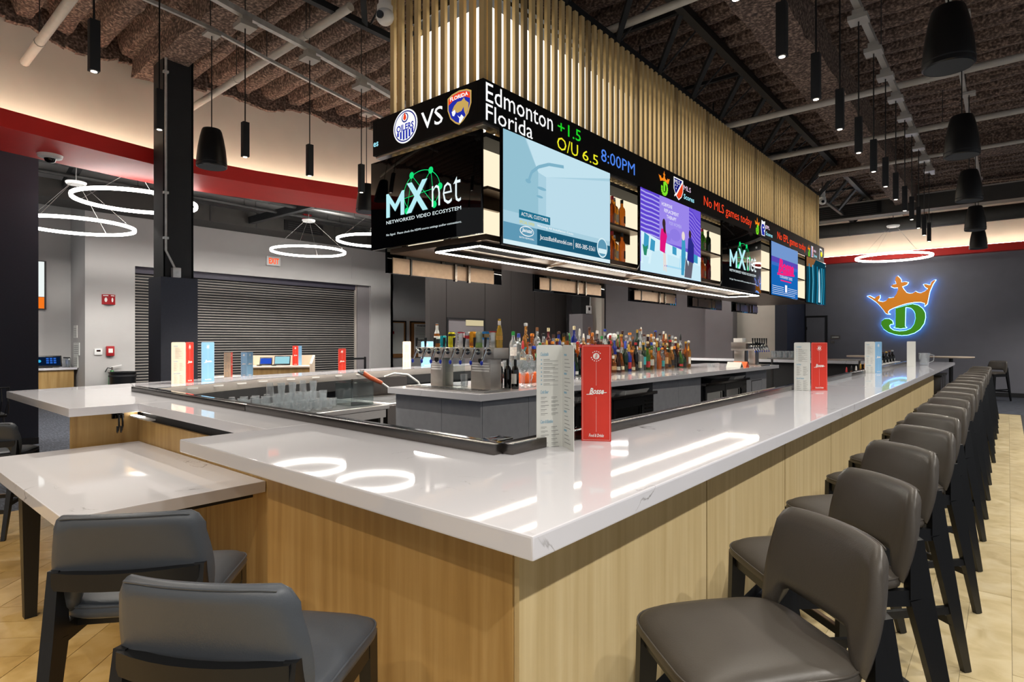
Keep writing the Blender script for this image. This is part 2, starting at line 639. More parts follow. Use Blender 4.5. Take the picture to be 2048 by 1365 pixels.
def rough_beam(x0, y0, z0, x1, y1, z1, name, lab):
    b = MB()
    L = max(x1 - x0, y1 - y0)
    n = int(L / 0.25)
    along_x = (x1 - x0) > (y1 - y0)
    ring = [(-1, 1), (-1, 0), (-0.95, -1), (0, -1), (0.95, -1), (1, 0), (1, 1)]
    vs = []
    for i in range(n + 1):
        t = i / n
        for a, c_ in ring:
            j = lambda: random.uniform(-.02, .02)
            z = (z0 + z1) / 2 + c_ * (z1 - z0) / 2 + j()
            if along_x:
                vs.append((x0 + (x1 - x0) * t, (y0 + y1) / 2 + a * (y1 - y0) / 2 + j(), z))
            else:
                vs.append(((x0 + x1) / 2 + a * (x1 - x0) / 2 + j(), y0 + (y1 - y0) * t, z))
    m = len(ring)
    fs = [(i * m + q, i * m + q + 1, (i + 1) * m + q + 1, (i + 1) * m + q) for i in range(n) for q in range(m - 1)]
    b.add(vs, fs)
    struct(b.build(name, 'spray', smooth=50), lab)
rough_beam(-9.5, 2.85, 5.3, 7.5, 3.25, 5.75, 'ceiling_beam', 'fireproofed ceiling beam resting on the dark steel column')
rough_beam(-2.3, 3.2, 5.15, -1.8, 20.9, 5.75, 'ceiling_beam', 'long fireproofed ceiling beam right of the slatted canopy')
rough_beam(-9.2, 14.6, 5.25, 7.5, 15.0, 5.75, 'ceiling_beam', 'fireproofed cross beam beyond the slatted canopy')
rough_beam(3.2, -2, 5.2, 3.7, 20.9, 5.75, 'ceiling_beam', 'fireproofed ceiling beam at the far right')

# ---- left: curved red soffit, cream wall above it with a hidden cove light
EDGE = [(-7.7, -6.9), (-8.05, -3.5), (-8.42, -0.6), (-8.75, 1.32), (-8.93, 2.3), (-9.03, 2.95), (-9.07, 3.5), (-8.96, 4.4), (-8.78, 5.2), (-8.57, 6.04), (-8.3, 7.6), (-8.1, 9.5), (-8.0, 12), (-8.0, 21)]
def strip(off0, off1):
    return [(x + off0, y) for x, y in EDGE] + [(x + off1, y) for x, y in EDGE[::-1]]
def ribbon(off0, off1, z0, z1):
    b = MB()
    n = len(EDGE)
    vs = []
    for x, y in EDGE:
        vs += [(x + off0, y, z0), (x + off1, y, z0), (x + off1, y, z1), (x + off0, y, z1)]
    fs = []
    for i in range(n - 1):
        for q in range(4):
            r = (q + 1) % 4
            fs.append((i * 4 + q, i * 4 + r, (i + 1) * 4 + r, (i + 1) * 4 + q))
    fs += [(0, 1, 2, 3), tuple((n - 1) * 4 + q for q in (3, 2, 1, 0))]
    return b.add(vs, fs)
struct(ribbon(0, -1.1, 4.0, 4.21).build('soffit', 'red_paint', smooth=50), 'long curved red soffit along the left wall')
struct(ribbon(-0.55, -0.7, 4.21, 5.9).build('wall_left', 'cream_wall', smooth=50), 'cream upper wall above the red soffit')
cove = ribbon(-0.34, -0.38, 4.212, 4.225).build('cove_light', glow('cove', (1.0, 0.88, 0.68), 28.0))
tag(cove, 'hidden warm strip light lying on top of the red soffit', 'light')
b = MB()
for i in range(len(EDGE) - 1):
    (xa, ya), (xb, yb) = EDGE[i], EDGE[i + 1]
    m = max(2, int((yb - ya) / 0.12))
    for q in range(m):
        t0, t1 = q / m, (q + 1) / m
        x0, y0, x1, y1 = xa + (xb - xa) * t0, ya + (yb - ya) * t0, xa + (xb - xa) * t1, ya + (yb - ya) * t1
        za, zb = 5.44 + 0.05 * math.sin(y0 * 5) + random.uniform(-.03, .03), 5.44 + 0.05 * math.sin(y1 * 5) + random.uniform(-.03, .03)
        b.add([(x0 - 0.56, y0, 5.9), (x1 - 0.56, y1, 5.9), (x1 - 0.49, y1, zb), (x0 - 0.49, y0, za), (x0 - 0.56, y0, za - 0.01), (x1 - 0.56, y1, zb - 0.01)],
              [(0, 3, 2, 1), (3, 4, 5, 2)])
struct(b.build('trim_2', 'spray'), 'ragged band of fireproofing at the top of the cream wall')

# ---- left room behind the soffit
struct(MB().box(-17.9, -7, 0, -17.7, 4.0, 5.9).build('wall_niche', 'grey_wall'), 'pale grey wall behind the service cabinets')
struct(MB().box(-17.9, 4.0, 0, -16.7, 4.15, 5.9).build('wall_return', 'grey_wall'), 'short grey return wall beside the service cabinets')
struct(MB().box(-16.7, 4.0, 0, -16.5, 5.03, 5.9).box(-16.7, 12.07, 0, -16.5, 13.0, 5.9).box(-16.7, 5.03, 3.4, -16.5, 12.07, 5.9)
       .build('wall_shutter', 'grey_wall'), 'pale grey wall around the roller shutter')
struct(MB().box(-17.9, 13.0, 0, -17.7, 21, 5.9).box(-17.8, 12.9, 0, -16.5, 13.0, 5.9).build('wall_recess', 'pale_wall'), 'pale grey recessed wall carrying the notice boards')
struct(MB().box(-11.6, -7, 0, -11.15, 2.12, 4.6).build('wall_navy', 'navy'), 'dark navy wall panel at the left edge')
struct(MB().box(-11.15, -7, 0, -11.13, 2.12, 0.1).build('baseboard_left', 'black_matte'))
# dark panelled wall with door
wp = struct(MB().box(-13.2, 11.6, 0, -13.02, 18.6, 5.9).build('wall_dark', 'dark_panel'), 'dark brown panelled wall behind the liquor display')
for y0, y1, z0 in ((11.6, 12.26, 0), (12.28, 13.98, 2.26), (14.0, 15.3, 0), (15.32, 16.6, 0), (16.62, 17.9, 0), (17.92, 18.6, 0)):
    MB().box(-13.02, y0, z0, -13.0, y1 - 0.012, 5.9).build('panel', 'dark_panel', wp)
d = struct(MB().box(-13.02, 12.34, 0, -13.0, 13.92, 2.2).build('door_1', 'taupe'), 'brown door in the dark panelled wall')
MB().box(-13.0, 12.28, 0, -12.98, 12.34, 2.26).box(-13.0, 13.92, 0, -12.98, 13.98, 2.26).box(-13.0, 12.34, 2.2, -12.98, 13.92, 2.26).build('door_frame', 'black_matte', d)
MB().box(-12.998, 13.1, 2.02, -12.99, 13.9, 2.2).build('transom', glow('transom', '#d9c9a0', 0.9), d)
struct(MB().box(-12.6, 18.2, 0, -12.0, 18.9, 2.54).build('column_clad', 'taupe'), 'taupe clad column foot behind the bottles')
struct(MB().box(-12.5, 18.25, 2.54, -12.1, 18.85, 5.9).build('column_2', 'black_matte'), 'black steel column behind the bottles')
t = thing('thermostat', 'white thermostat box with conduit on the black column behind the bottles', 'thermostat', (-12.0, 18.7, 2.56))
MB().box(-12.08, 18.55, 2.56, -12.02, 18.85, 2.86).build('case', 'white_plastic', t, bevel=0.01)
MB().box(-12.02, 18.63, 2.68, -12.015, 18.74, 2.8).build('display', 'black_gloss', t)
MB().tube([(-12.06, 18.8, 2.86), (-12.06, 18.82, 3.2), (-12.06, 18.82, 4.4)], 0.02).build('conduit', 'galv', t)
struct(MB().box(-12.35, 19.2, 0, -11.8, 19.4, 5.9).build('wall_strip', 'cream_wall'), 'narrow cream wall strip left of the grey wall')
struct(MB().box(-11.8, 19.5, 0, -7.6, 19.7, 5.9).build('wall_back', 'taupe'), 'grey wall behind the liquor bottles')
struct(MB().box(-7.6, 18.8, 0, -6.7, 19.7, 5.9).build('wall_brown', 'taupe'), 'brown wall pier right of the liquor bottles')
struct(MB().box(-6.7, 19.2, 0, -5.45, 19.4, 5.9).build('wall_beige', 'cream_wall'), 'cream wall behind the far tap tower')
struct(MB().box(-5.45, 18.9, 0, -5.1, 21, 5.9).build('wall_pier', 'navy'), 'narrow navy pier beside the far dark wall')
struct(MB().box(-20, 20.9, 0, -5.1, 21.1, 5.9).build('wall_rear', 'taupe'), 'plain rear wall of the left room')
# far wall
struct(MB().box(-5.1, 21, 0, 9, 21.2, 4.0).build('wall_far', 'dark_wall'), 'charcoal far wall carrying the glowing logo')
struct(MB().box(-9, 20.75, 4.0, 9, 21.2, 4.21).build('trim_3', 'red_paint'), 'red band along the top of the far wall')
struct(MB().box(-9, 21.05, 4.21, 9, 21.2, 5.9).build('wall_far_upper', 'cream_wall'), 'cream wall above the far red band')
c2 = MB().box(-8, 20.84, 4.212, 8.5, 20.88, 4.225).build('cove_light', MATS['cove'])
tag(c2, 'hidden warm strip light lying on the far red band', 'light')
struct(MB().box(-4.4, 20.98, 0, 9, 21.0, 0.12).build('baseboard_far', 'black_matte'))
d = struct(MB().box(-5.08, 20.97, 0, -4.5, 21.0, 2.3).build('door_2', 'dark_wall'), 'charcoal door in the far wall')
MB().box(-5.1, 20.95, 0, -5.06, 20.99, 2.36).box(-4.5, 20.95, 0, -4.44, 20.99, 2.36).box(-5.06, 20.95, 2.3, -4.5, 20.99, 2.36).build('door_frame', 'black_matte', d)
MB().box(-5.06, 20.94, 1.9, -5.04, 20.96, 2.0).build('hinge', 'steel_dark', d)
t = thing('door_sign', 'small grey plaque beside the far door', 'sign', (-4.23, 21, 1.6))
MB().box(-4.35, 20.98, 1.6, -4.08, 21.0, 1.72).build('plate', 'steel_dark', t)
MB().box(-4.35, 20.98, 1.46, -4.24, 21.0, 1.54).build('lower_plate', 'steel_dark', t)
fz = Face(t, (-4.35, 20.978, 1.6), (1, 0, 0), (0, 0, 1))
fz.polys('print', [[(0.04, 0.05), (0.23, 0.05), (0.23, 0.072), (0.04, 0.072)]], 'ink_white')
# ceiling of the left room
struct(MB().box(-17.9, -7, 5.3, -10.2, 21, 5.4).build('ceiling_left', 'grey_wall'), 'pale ceiling of the room behind the soffit')

# ---- main column
t = thing('steel_column', 'dark steel column with navy clad foot behind the left counter', 'column', (-8.72, 3.12, 0))
t['kind'] = 'structure'
MB().box(-8.95, 2.89, 0, -8.50, 3.35, 2.40).build('cladding', 'navy', t)
b = MB().box(-8.88, 2.93, 2.4, -8.54, 2.955, 5.4).box(-8.88, 3.285, 2.4, -8.54, 3.31, 5.4).box(-8.72, 2.955, 2.4, -8.70, 3.285, 5.4).box(-8.56, 2.94, 2.4, -8.54, 3.30, 5.4)
b.build('shaft', 'black_matte', t)
cdt = MB().tube([(-8.50, 2.95, 5.3), (-8.50, 2.95, 2.75), (-8.47, 3.06, 2.5)], 0.016, 8).build('conduit', 'galv', t, smooth=60)
for z in (5.1, 3.5, 2.9):
    MB().box(-8.53, 2.92, z, -8.48, 2.98, z + 0.03).build('clamp', 'galv', cdt)
MB().box(-8.53, 3.02, 2.40, -8.45, 3.12, 2.53).build('junction_box', 'galv', t, bevel=0.006)

# ---- overhead services
def pipe(lab, p0, p1, r, m, hang=()):
    t = thing('pipe', lab, 'pipe', p0)
    MB().tube([p0, p1], r, 10).build('run', m, t, smooth=60)
    for h in hang:
        p = Vector(p0).lerp(Vector(p1), h)
        MB().tube([p, (p.x, p.y, 5.7)], 0.006, 6).build('hanger', 'pipe_dark', t)
        MB().tube([p + (Vector(p1) - Vector(p0)).normalized() * 0.015, p - (Vector(p1) - Vector(p0)).normalized() * 0.015], r + 0.008, 10).build('collar', m, t)
    return t
pipe('white sprinkler pipe crossing the left corner of the ceiling', (-9.28, 1.63, 5.0), (-3, 1.63, 5.0), 0.05, 'pipe_white', (0.12,))
pipe('white sprinkler pipe running out beside the dark steel column', (-9.5, 3.55, 5.0), (-5.2, 3.55, 5.02), 0.045, 'pipe_white', (0.4, 0.8))
pipe('white sprinkler pipe crossing above the slatted canopy', (-5.0, 5.95, 5.18), (6, 5.95, 5.18), 0.045, 'pipe_white', (0.3, 0.6))
pipe('nearest white pipe crossing the right ceiling', (-5, 9.41, 5.0), (7, 9.41, 5.0), 0.045, 'pipe_white', (0.35, 0.5, 0.7))
pipe('second white pipe crossing the right ceiling', (-5, 11.6, 5.0), (7, 11.6, 5.0), 0.045, 'pipe_white', (0.35, 0.5, 0.7))
pipe('third and thinnest white pipe crossing the right ceiling', (-3, 13.4, 5.0), (7, 13.4, 5.0), 0.035, 'pipe_white', (0.35, 0.6))
t = thing('air_duct', 'dark rectangular duct running along the far wall', 'duct', (-2, 19, 4.95))
MB().box(-5.0, 18.4, 4.95, 8, 18.85, 5.35).build('body', 'duct', t)
MB().box(-5.0, 18.38, 5.33, 8, 18.87, 5.36).build('flange', 'track', t)
MB().box(-4.2, 18.36, 4.98, -2.6, 18.4, 5.3).build('vent_frame', 'black', t)
for q in range(5):
    MB().box(-4.1, 18.35, 5.02 + q * 0.055, -2.7, 18.37, 5.045 + q * 0.055).build('vent_slat', 'pipe_dark', t)
t = thing('insulated_duct', 'lower grey duct with seams along the far wall', 'duct', (-2, 19.9, 4.7))
MB().tube([(-5.0, 19.75, 4.86), (8, 19.75, 4.86)], 0.2, 14).build('body', 'duct', t, smooth=60)
for q in range(12):
    MB().tube([(-4.6 + q, 19.75, 4.86), (-4.57 + q, 19.75, 4.86)], 0.207, 14).build('seam', 'pipe_dark', t, smooth=60)
t = thing('air_duct', 'long dark duct under the ceiling of the left room', 'duct', (-15.9, 8, 4.6))
MB().box(-16.45, -6, 4.6, -15.5, 20, 5.0).build('body', 'duct', t)
MB().box(-15.5, 8.4, 4.66, -15.46, 9.6, 4.95).build('vent_frame', 'black', t)
for q in range(4):
    MB().box(-15.46, 8.5, 4.7 + q * 0.06, -15.45, 9.5, 4.725 + q * 0.06).build('vent_slat', 'pipe_dark', t)
for y in [-2 + 1.2 * q for q in range(17)]:
    MB().box(-15.5, y, 4.6, -15.485, y + 0.03, 5.0).build('seam', 'pipe_dark', t)
for q, (x, z, lab) in enumerate(((-14.9, 5.0, 'upper'), (-14.3, 4.85, 'middle'), (-13.6, 4.9, 'lower'))):
    pipe('%s dark conduit running through the left room ceiling' % lab, (x, -5, z), (x, 19, z), 0.03 + 0.01 * q, 'pipe_dark', [0.1 * w for w in range(3, 9)])
t = thing('ceiling_strut', 'dark diagonal strut crossing the left room ceiling', 'strut', (-14.5, 8, 5))
MB().bar((-15.4, 7.4, 4.75), (-11.2, 8.2, 5.05), 0.14, 0.18).build('beam', 'truss', t)
MB().bar((-15.4, 3.4, 4.9), (-11.2, 3.0, 5.2), 0.14, 0.18).build('second_beam', 'truss', t)
# light cove panels of the left ceiling
t = thing('fire_strobe', 'small red alarm box on the left room duct', 'alarm', (-15.46, 9.1, 5.03))
MB().box(-15.5, 8.95, 5.02, -15.4, 9.2, 5.2).build('case', 'red_plastic', t, bevel=0.01)

# ---- open web trusses over the canopy
for (X, Yb, n, lab) in ((-2.95, 3.6, 9, 'right'), (-4.9, 3.6, 9, 'left')):
    t = thing('roof_truss', 'dark open web steel truss over the %s side of the slatted canopy' % lab, 'truss', (X, 3.6, 5.05))
    MB().bar((X, 2.0, 5.5), (X, 20.5, 5.5), 0.10, 0.10).build('top_chord', 'truss', t)
    MB().bar((X - 0.55, 2.0, 5.06), (X - 0.55, 20.5, 5.06), 0.07, 0.07).build('bottom_chord', 'truss', t)
    for q in range(17):
        y = 2.4 + q * 1.06
        MB().bar((X - 0.02, y, 5.5), (X - 0.55, y + 0.45, 5.05), 0.06, 0.06).build('web_member', 'truss', t)
        MB().tube([(X - 0.04, y + 0.5, 5.48), (X - 0.55, y + 0.5, 5.06)], 0.012, 6).build('tie_rod', 'truss', t)
        if q % 2 == 0:
            MB().bar((X, y, 5.5), (X - 1.9 if lab == 'right' else X + 0.2, y, 5.5), 0.05, 0.05).build('cross_member', 'truss', t)
# ================================================================ THE BAR
TOP, BOT = 1.07, 1.0065
LO = [(-7.33, 1.15), (-8.05, 3.96), (-8.42, 6.2), (-8.64, 7.9), (-8.9, 10.8)]
LI = [(-6.42, 1.98), (-7.1, 3.49), (-7.52, 5.4), (-7.8, 7.1), (-8.15, 10.8)]
t = thing('bar_worktop', 'white veined quartz worktop running around the whole bar', 'worktop', (-0.9, 1.15, TOP))
MB().plan([(-0.903, 1.146), (-0.903, 16.31), (-1.665, 16.31), (-1.665, 1.902), (-3.125, 1.926), (-3.125, 1.146)], BOT, TOP).build('slab', 'quartz', t, bevel=0.006, smooth=15)
MB().plan([(-3.126, 1.59), (-3.126, 1.926), (-5.139, 1.959), (-5.139, 1.59)], BOT, TOP).build('slab', 'quartz', t, bevel=0.004, smooth=15)
MB().plan([(-5.14, 1.15), (-5.14, 1.959), LI[0], (-7.62, 2.28), (-7.33, 1.15)], BOT, TOP).build('slab', 'quartz', t, bevel=0.004, smooth=15)
MB().plan([(-7.62, 2.284)] + LO[1:] + LI[::-1][:-1] + [(-6.42, 1.984)], BOT, TOP).build('slab', 'quartz', t, bevel=0.004, smooth=15)

# stainless service rail along the inner edge of the worktop
t = thing('service_rail', 'stainless steel service rail along the inner edge of the bar', 'rail', (-1.7, 1.95, 1.0))
def rail2(p, q, side, m='steel_dark'):
    """face looks to the inner well; side=+1 puts the foot on the left of p->q"""
    p, q = Vector((*p, 0)), Vector((*q, 0))
    d = (q - p).normalized()
    nrm = Vector((-d.y, d.x, 0)) * side
    L = (q - p).length
    zt = 1.116 if m == 'steel_dark' else 1.076
    MB().prism([(-0.012, 0.975), (0.0, 0.975), (0.0, 1.0705), (0.055, 1.0705), (0.055, zt), (-0.012, zt)], p, nrm, (0, 0, 1), d, 0, L).build('rail_section', m, t, bevel=0.003)
    MB().prism([(-0.012, zt), (0.02, zt), (0.02, zt + 0.003), (-0.012, zt + 0.003)], p, nrm, (0, 0, 1), d, 0, L).build('bright_lip', 'chrome', t)
rail2((-1.665, 1.902), (-1.665, 9.0), -1)
rail2((-1.665, 9.01), (-1.665, 16.2), -1)
rail2((-1.665, 1.902), (-4.0, 1.9407), 1)
rail2((-4.01, 1.941), (-6.42, 1.98), 1)
for a, c_ in zip(LI, LI[1:]):
    rail2(a, c_, 1, 'brushed')  # left arm in paler steel: the light it reflects is put into the finish
for q in range(9):
    f = 0.06 + q * 0.1
    p = Vector((*LI[0], 0)).lerp(Vector((*LI[1], 0)), (f * 2.2)) if f * 2.2 < 1 else (Vector((*LI[1], 0)).lerp(Vector((*LI[2], 0)), (f * 2.2 - 1)) if f * 2.2 < 2 else None)
    if p is None:
        continue
    MB().box(p.x + 0.012, p.y, 1.04, p.x + 0.018, p.y + 0.11, 1.055).build('sticker', 'white_plastic', t)

# timber fronts of the counter
t = thing('counter_front', 'pale oak front panels of the bar under the worktop', 'bar counter', (-1.15, 1.385, 0))
def panel(x0, y0, z0, x1, y1, z1, m='oak_panel'):
    MB().box(x0, y0, z0, x1, y1, z1).build('panel', m, t)
ys = [1.385, 2.865] + [2.865 + 1.345 * i for i in range(1, 11)]
ys = [y for y in ys if y < 14.0] + [14.6]
for a, c_ in zip(ys, ys[1:]):
    panel(-1.17, a + 0.007, 0.1, -1.15, c_ - 0.007, BOT)
MB().box(-1.6, 1.41, 0.0, -1.175, 14.55, 1.0).build('carcass', 'black_matte', t)
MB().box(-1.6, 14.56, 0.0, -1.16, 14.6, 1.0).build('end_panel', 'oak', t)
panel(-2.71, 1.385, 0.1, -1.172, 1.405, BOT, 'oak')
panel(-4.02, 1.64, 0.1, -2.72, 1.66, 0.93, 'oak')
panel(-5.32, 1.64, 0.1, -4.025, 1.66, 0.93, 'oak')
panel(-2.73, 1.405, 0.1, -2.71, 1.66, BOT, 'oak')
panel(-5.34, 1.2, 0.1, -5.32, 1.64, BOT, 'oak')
MB().box(-2.7, 1.41, 0, -1.6, 1.86, 1.0).build('carcass', 'black_matte', t)
MB().box(-5.3, 1.67, 0, -2.71, 1.92, 0.99).build('carcass', 'black_matte', t)
MB().box(-7.05, 1.70, 0, -5.345, 1.9, 1.0).build('carcass', 'black_matte', t)
MB().plan([(LO[0][0] + 0.3, 1.95)] + [(x + 0.28, y) for x, y in LO[1:]] + [(x - 0.03, y) for x, y in LI[::-1]], 0, 1.0).build('carcass', 'black_matte', t)
pl = MB()
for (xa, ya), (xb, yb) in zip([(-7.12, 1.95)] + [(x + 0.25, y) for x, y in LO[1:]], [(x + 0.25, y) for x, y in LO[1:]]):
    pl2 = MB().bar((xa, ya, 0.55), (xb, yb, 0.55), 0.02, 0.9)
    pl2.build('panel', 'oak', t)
h = thing('bag_hook', 'black J shaped bag hook under the left worktop corner', 'hook', (-5.3, 1.5, 0.97))
for dy in (-0.012, 0.012):
    MB().tube([(-5.30, 1.50 + dy, 0.98), (-5.24, 1.50 + dy, 0.98), (-5.235, 1.50 + dy, 0.90), (-5.225, 1.49 + dy, 0.865), (-5.17, 1.47 + dy, 0.858), (-5.135, 1.46 + dy, 0.875), (-5.125, 1.458 + dy, 0.91)], 0.007, 8).build('rod', 'black_gloss', h, smooth=60)
MB().box(-5.32, 1.46, 0.95, -5.30, 1.54, 1.0).build('plate', 'black_gloss', h)
ul = thing('under_counter_light', 'short warm strip light under the left worktop corner', 'light', (-5.3, 1.62, 0.96))
MB().box(-5.31, 1.58, 0.955, -4.9, 1.63, 0.965).build('housing', 'galv', ul)
MB().box(-5.30, 1.585, 0.965, -5.1, 1.625, 0.968).build('strip', glow('strip_small', WARM, 14), ul)

# low table let into the counter
t = thing('low_table', 'low white quartz table let into the near side of the bar', 'table', (-4.25, 1.15, 0))
MB().box(-5.27, 0.70, 0.6965, -3.22, 1.635, 0.76).build('tabletop', 'quartz', t, bevel=0.004, smooth=15)
MB().bar((-4.2, 0.76, 0.6965), (-4.2, 0.76, 0.0), 0.10, 0.085, 0.055, 0.055, up=(0, 1, 0)).build('leg', 'black_wood', t)
MB().box(-5.2, 0.80, 0.66, -3.3, 1.6, 0.6965).build('apron', 'black_matte', t)

# ---- central island
t = thing('bar_island', 'charcoal service island with white quartz top in the middle of the bar', 'bar island', (-4.2, 3.9, 0))
MB().plan([(-3.62, 3.83), (-3.47, 12.3), (-4.95, 12.3), (-4.95, 3.83)], BOT, TOP).build('worktop', 'quartz', t, bevel=0.004, smooth=15)
IX = -3.68
MB().box(-4.20, 3.9, 0.0, IX, 3.92, BOT).build('end_panel', 'grey_base', t)
MB().box(-4.90, 3.9, 0.0, -4.205, 3.92, BOT).build('end_panel', 'grey_base', t)
MB().box(-4.90, 3.92, 0.0, -4.3, 12.2, BOT).build('carcass', 'grey_base', t)
for y0, y1 in ((3.925, 4.60), (4.605, 5.3), (7.3, 8.1), (8.105, 8.93), (11.0, 12.2)):
    MB().box(-4.3, y0, 0.0, IX, y1, BOT).build('side_panel', 'grey_base', t)
MB().box(IX, 11.3, 0.45, IX + 0.004, 11.9, 0.8).build('access_hatch', 'black_matte', t)
MB().box(IX + 0.002, 11.315, 0.465, IX + 0.007, 11.885, 0.785).build('access_cover', 'grey_base', t)
def cooler(y0, y1, lab, cols):
    t = thing('back_bar_cooler', lab, 'fridge', (-3.9, (y0 + y1) / 2, 0))
    y0 += 0.02; y1 -= 0.02
    b = MB().box(-4.28, y0, 0.02, -4.24, y1, 0.86).box(-4.24, y0, 0.02, -3.66, y0 + 0.04, 0.86).box(-4.24, y1 - 0.28, 0.02, -3.66, y1, 0.86).box(-4.24, y0, 0.02, -3.66, y1, 0.12)
    b.build('cabinet', 'black', t)
    MB().box(-4.28, y0 - 0.005, 0.84, -3.6, y1 + 0.005, 0.88).build('top', 'steel_dark', t, bevel=0.005)
    for q in range(12):
        MB().box(-3.66, y1 - 0.25, 0.2 + q * 0.05, -3.65, y1 - 0.04, 0.22 + q * 0.05).build('grille_bar', 'steel_dark', t)
    n = 2
    w = (y1 - 0.3 - y0 - 0.04) / n
    for q in range(n):
        a = y0 + 0.04 + q * w
        dr = MB().box(-3.66, a + 0.01, 0.12, -3.63, a + 0.07, 0.83).box(-3.66, a + w - 0.07, 0.12, -3.63, a + w - 0.01, 0.83).box(-3.66, a + 0.07, 0.72, -3.63, a + w - 0.07, 0.83).box(-3.66, a + 0.07, 0.12, -3.63, a + w - 0.07, 0.2).build('door', 'black', t)
        MB().box(-3.648, a + 0.07, 0.2, -3.642, a + w - 0.07, 0.72).build('glass', 'fridge_glass', dr)
        MB().tube([(-3.615, a + w - 0.09, 0.3), (-3.615, a + w - 0.09, 0.7)], 0.008, 8).build('handle', 'chrome', dr)
    MB().box(-4.2, y0 + 0.05, 0.44, -3.7, y1 - 0.3, 0.45).build('shelf', 'chrome', t)
    return t
cooler(5.3, 7.3, 'black two door back bar cooler nearer the tap tower', None)
cooler(8.93, 11.0, 'black two door back bar cooler further along the island', None)
for q, (y, lab, col, h) in enumerate(((5.95, 'lime green carton inside the nearer cooler', '#b7e04a', 0.3), (6.3, 'white box inside the nearer cooler', '#dfe3e4', 0.24), (6.75, 'grey printed carton inside the nearer cooler', '#9aa0a4', 0.25),
                                   (9.4, 'white printed carton inside the further cooler', '#e6e8ea', 0.26), (10.1, 'blue carton inside the further cooler', '#5aa7d8', 0.26))):
    o = thing('drink_carton', lab, 'carton', (-3.85, y, 0.45))
    MB().box(-3.97, y - 0.13, 0.45, -3.74, y + 0.13, 0.45 + h).build('box', mat('carton%d' % q, col, 0.5, noise=0.15, nscale=20), o, bevel=0.006)
    MB().box(-3.74, y - 0.1, 0.5, -3.738, y + 0.1, 0.56).build('print', 'ink_dark', o)
def tray(y, lab, m, w=0.5):
    o = thing('serving_tray', lab, 'tray', (-3.9, y, 0.88))
    MB().prism([(-0.26, 0.0), (0.26, 0.0), (0.30, 0.05), (0.29, 0.05), (0.255, 0.008), (-0.255, 0.008), (-0.29, 0.05), (-0.30, 0.05)], (-3.9, y - w / 2, 0.881), (1, 0, 0), (0, 0, 1), (0, 1, 0), 0, w).build('pan', m, o)
    MB().prism([(-0.28, 0.0), (0.28, 0.0), (0.29, 0.05), (-0.29, 0.05)], (-3.9, y - w / 2 - 0.008, 0.881), (1, 0, 0), (0, 0, 1), (0, 1, 0), 0, 0.008).build('end_rim', m, o)
tray(5.8, 'grey plastic tray on top of the nearer cooler', 'galv', 0.8)
tray(6.75, 'pale shallow tray beside the grey tray on the nearer cooler', 'white_plastic', 0.6)
tray(9.6, 'black tray on top of the further cooler', 'black_matte', 0.8)
tray(10.5, 'pale tray beside the black tray on the further cooler', 'white_plastic', 0.5)
# ================================================================ THE CANOPY OVER THE ISLAND
XR, XL, YN, YE = -3.32, -4.82, 3.55, 15.33      # right face, left face, near end, far end of the ticker ring
TK0, TK1 = 3.39, 3.738                           # ticker band
SLT = 4.95                                       # top of the slats
t = thing('slat_canopy', 'tall box of vertical gold slats hanging over the island', 'canopy', (-4.05, 9.4, 3.4))
sl = MB().box(-0.028, -0.017, 0, 0.028, 0.017, SLT - 3.40).mesh('slat')
sl.materials.append(MATS['gold_slat'])
slb = MB().box(-0.028, -0.017, 0, 0.028, 0.017, SLT - 3.40).mesh('slat')
slb.materials.append(MATS['gold_slat_b'])
tl = wloc(t)
def slat(x, y, turn, k):
    o = link('slat', slb if k % 9 == 4 else sl, t)
    o.location = Vector((x, y, 3.40)) - tl
    o.rotation_euler = (0, 0, turn)
k = 0
y = YN + 0.16
while y < 15.05:
    slat(XR - 0.085, y, PI / 2, k)
    slat(XL + 0.23, y, PI / 2, k)
    k += 1
    y += 0.12
x = XR - 0.085
while x > XL + 0.2:
    slat(x, YN + 0.085, 0, k)
    slat(x, 15.1, 0, k)
    k += 1
    x -= 0.12
MB().box(XL + 0.34, YN + 0.25, 3.40, XR - 0.2, 14.95, 4.54).build('light_box', glow('lightbox', (1.0, 0.93, 0.80), 1.9), t)
MB().box(XL + 0.30, YN + 0.2, 4.70, XR - 0.15, 15.0, 4.74).build('top_frame', 'truss', t)
for z in (3.75, 4.6):
    MB().box(XR - 0.15, YN + 0.14, z, XR - 0.13, 15.05, z + 0.04).box(XL + 0.28, YN + 0.14, z, XL + 0.3, 15.05, z + 0.04).box(XL + 0.28, YN + 0.13, z, XR - 0.13, YN + 0.15, z + 0.04).build('slat_rail', 'black', t)
for y in (4.6, 7.2, 9.8, 12.4, 14.6):
    for x in (XR - 0.5, XL + 0.6):
        MB().tube([(x, y, 4.7), (x, y, 5.6)], 0.012, 6).build('hanger_rod', 'truss', t)

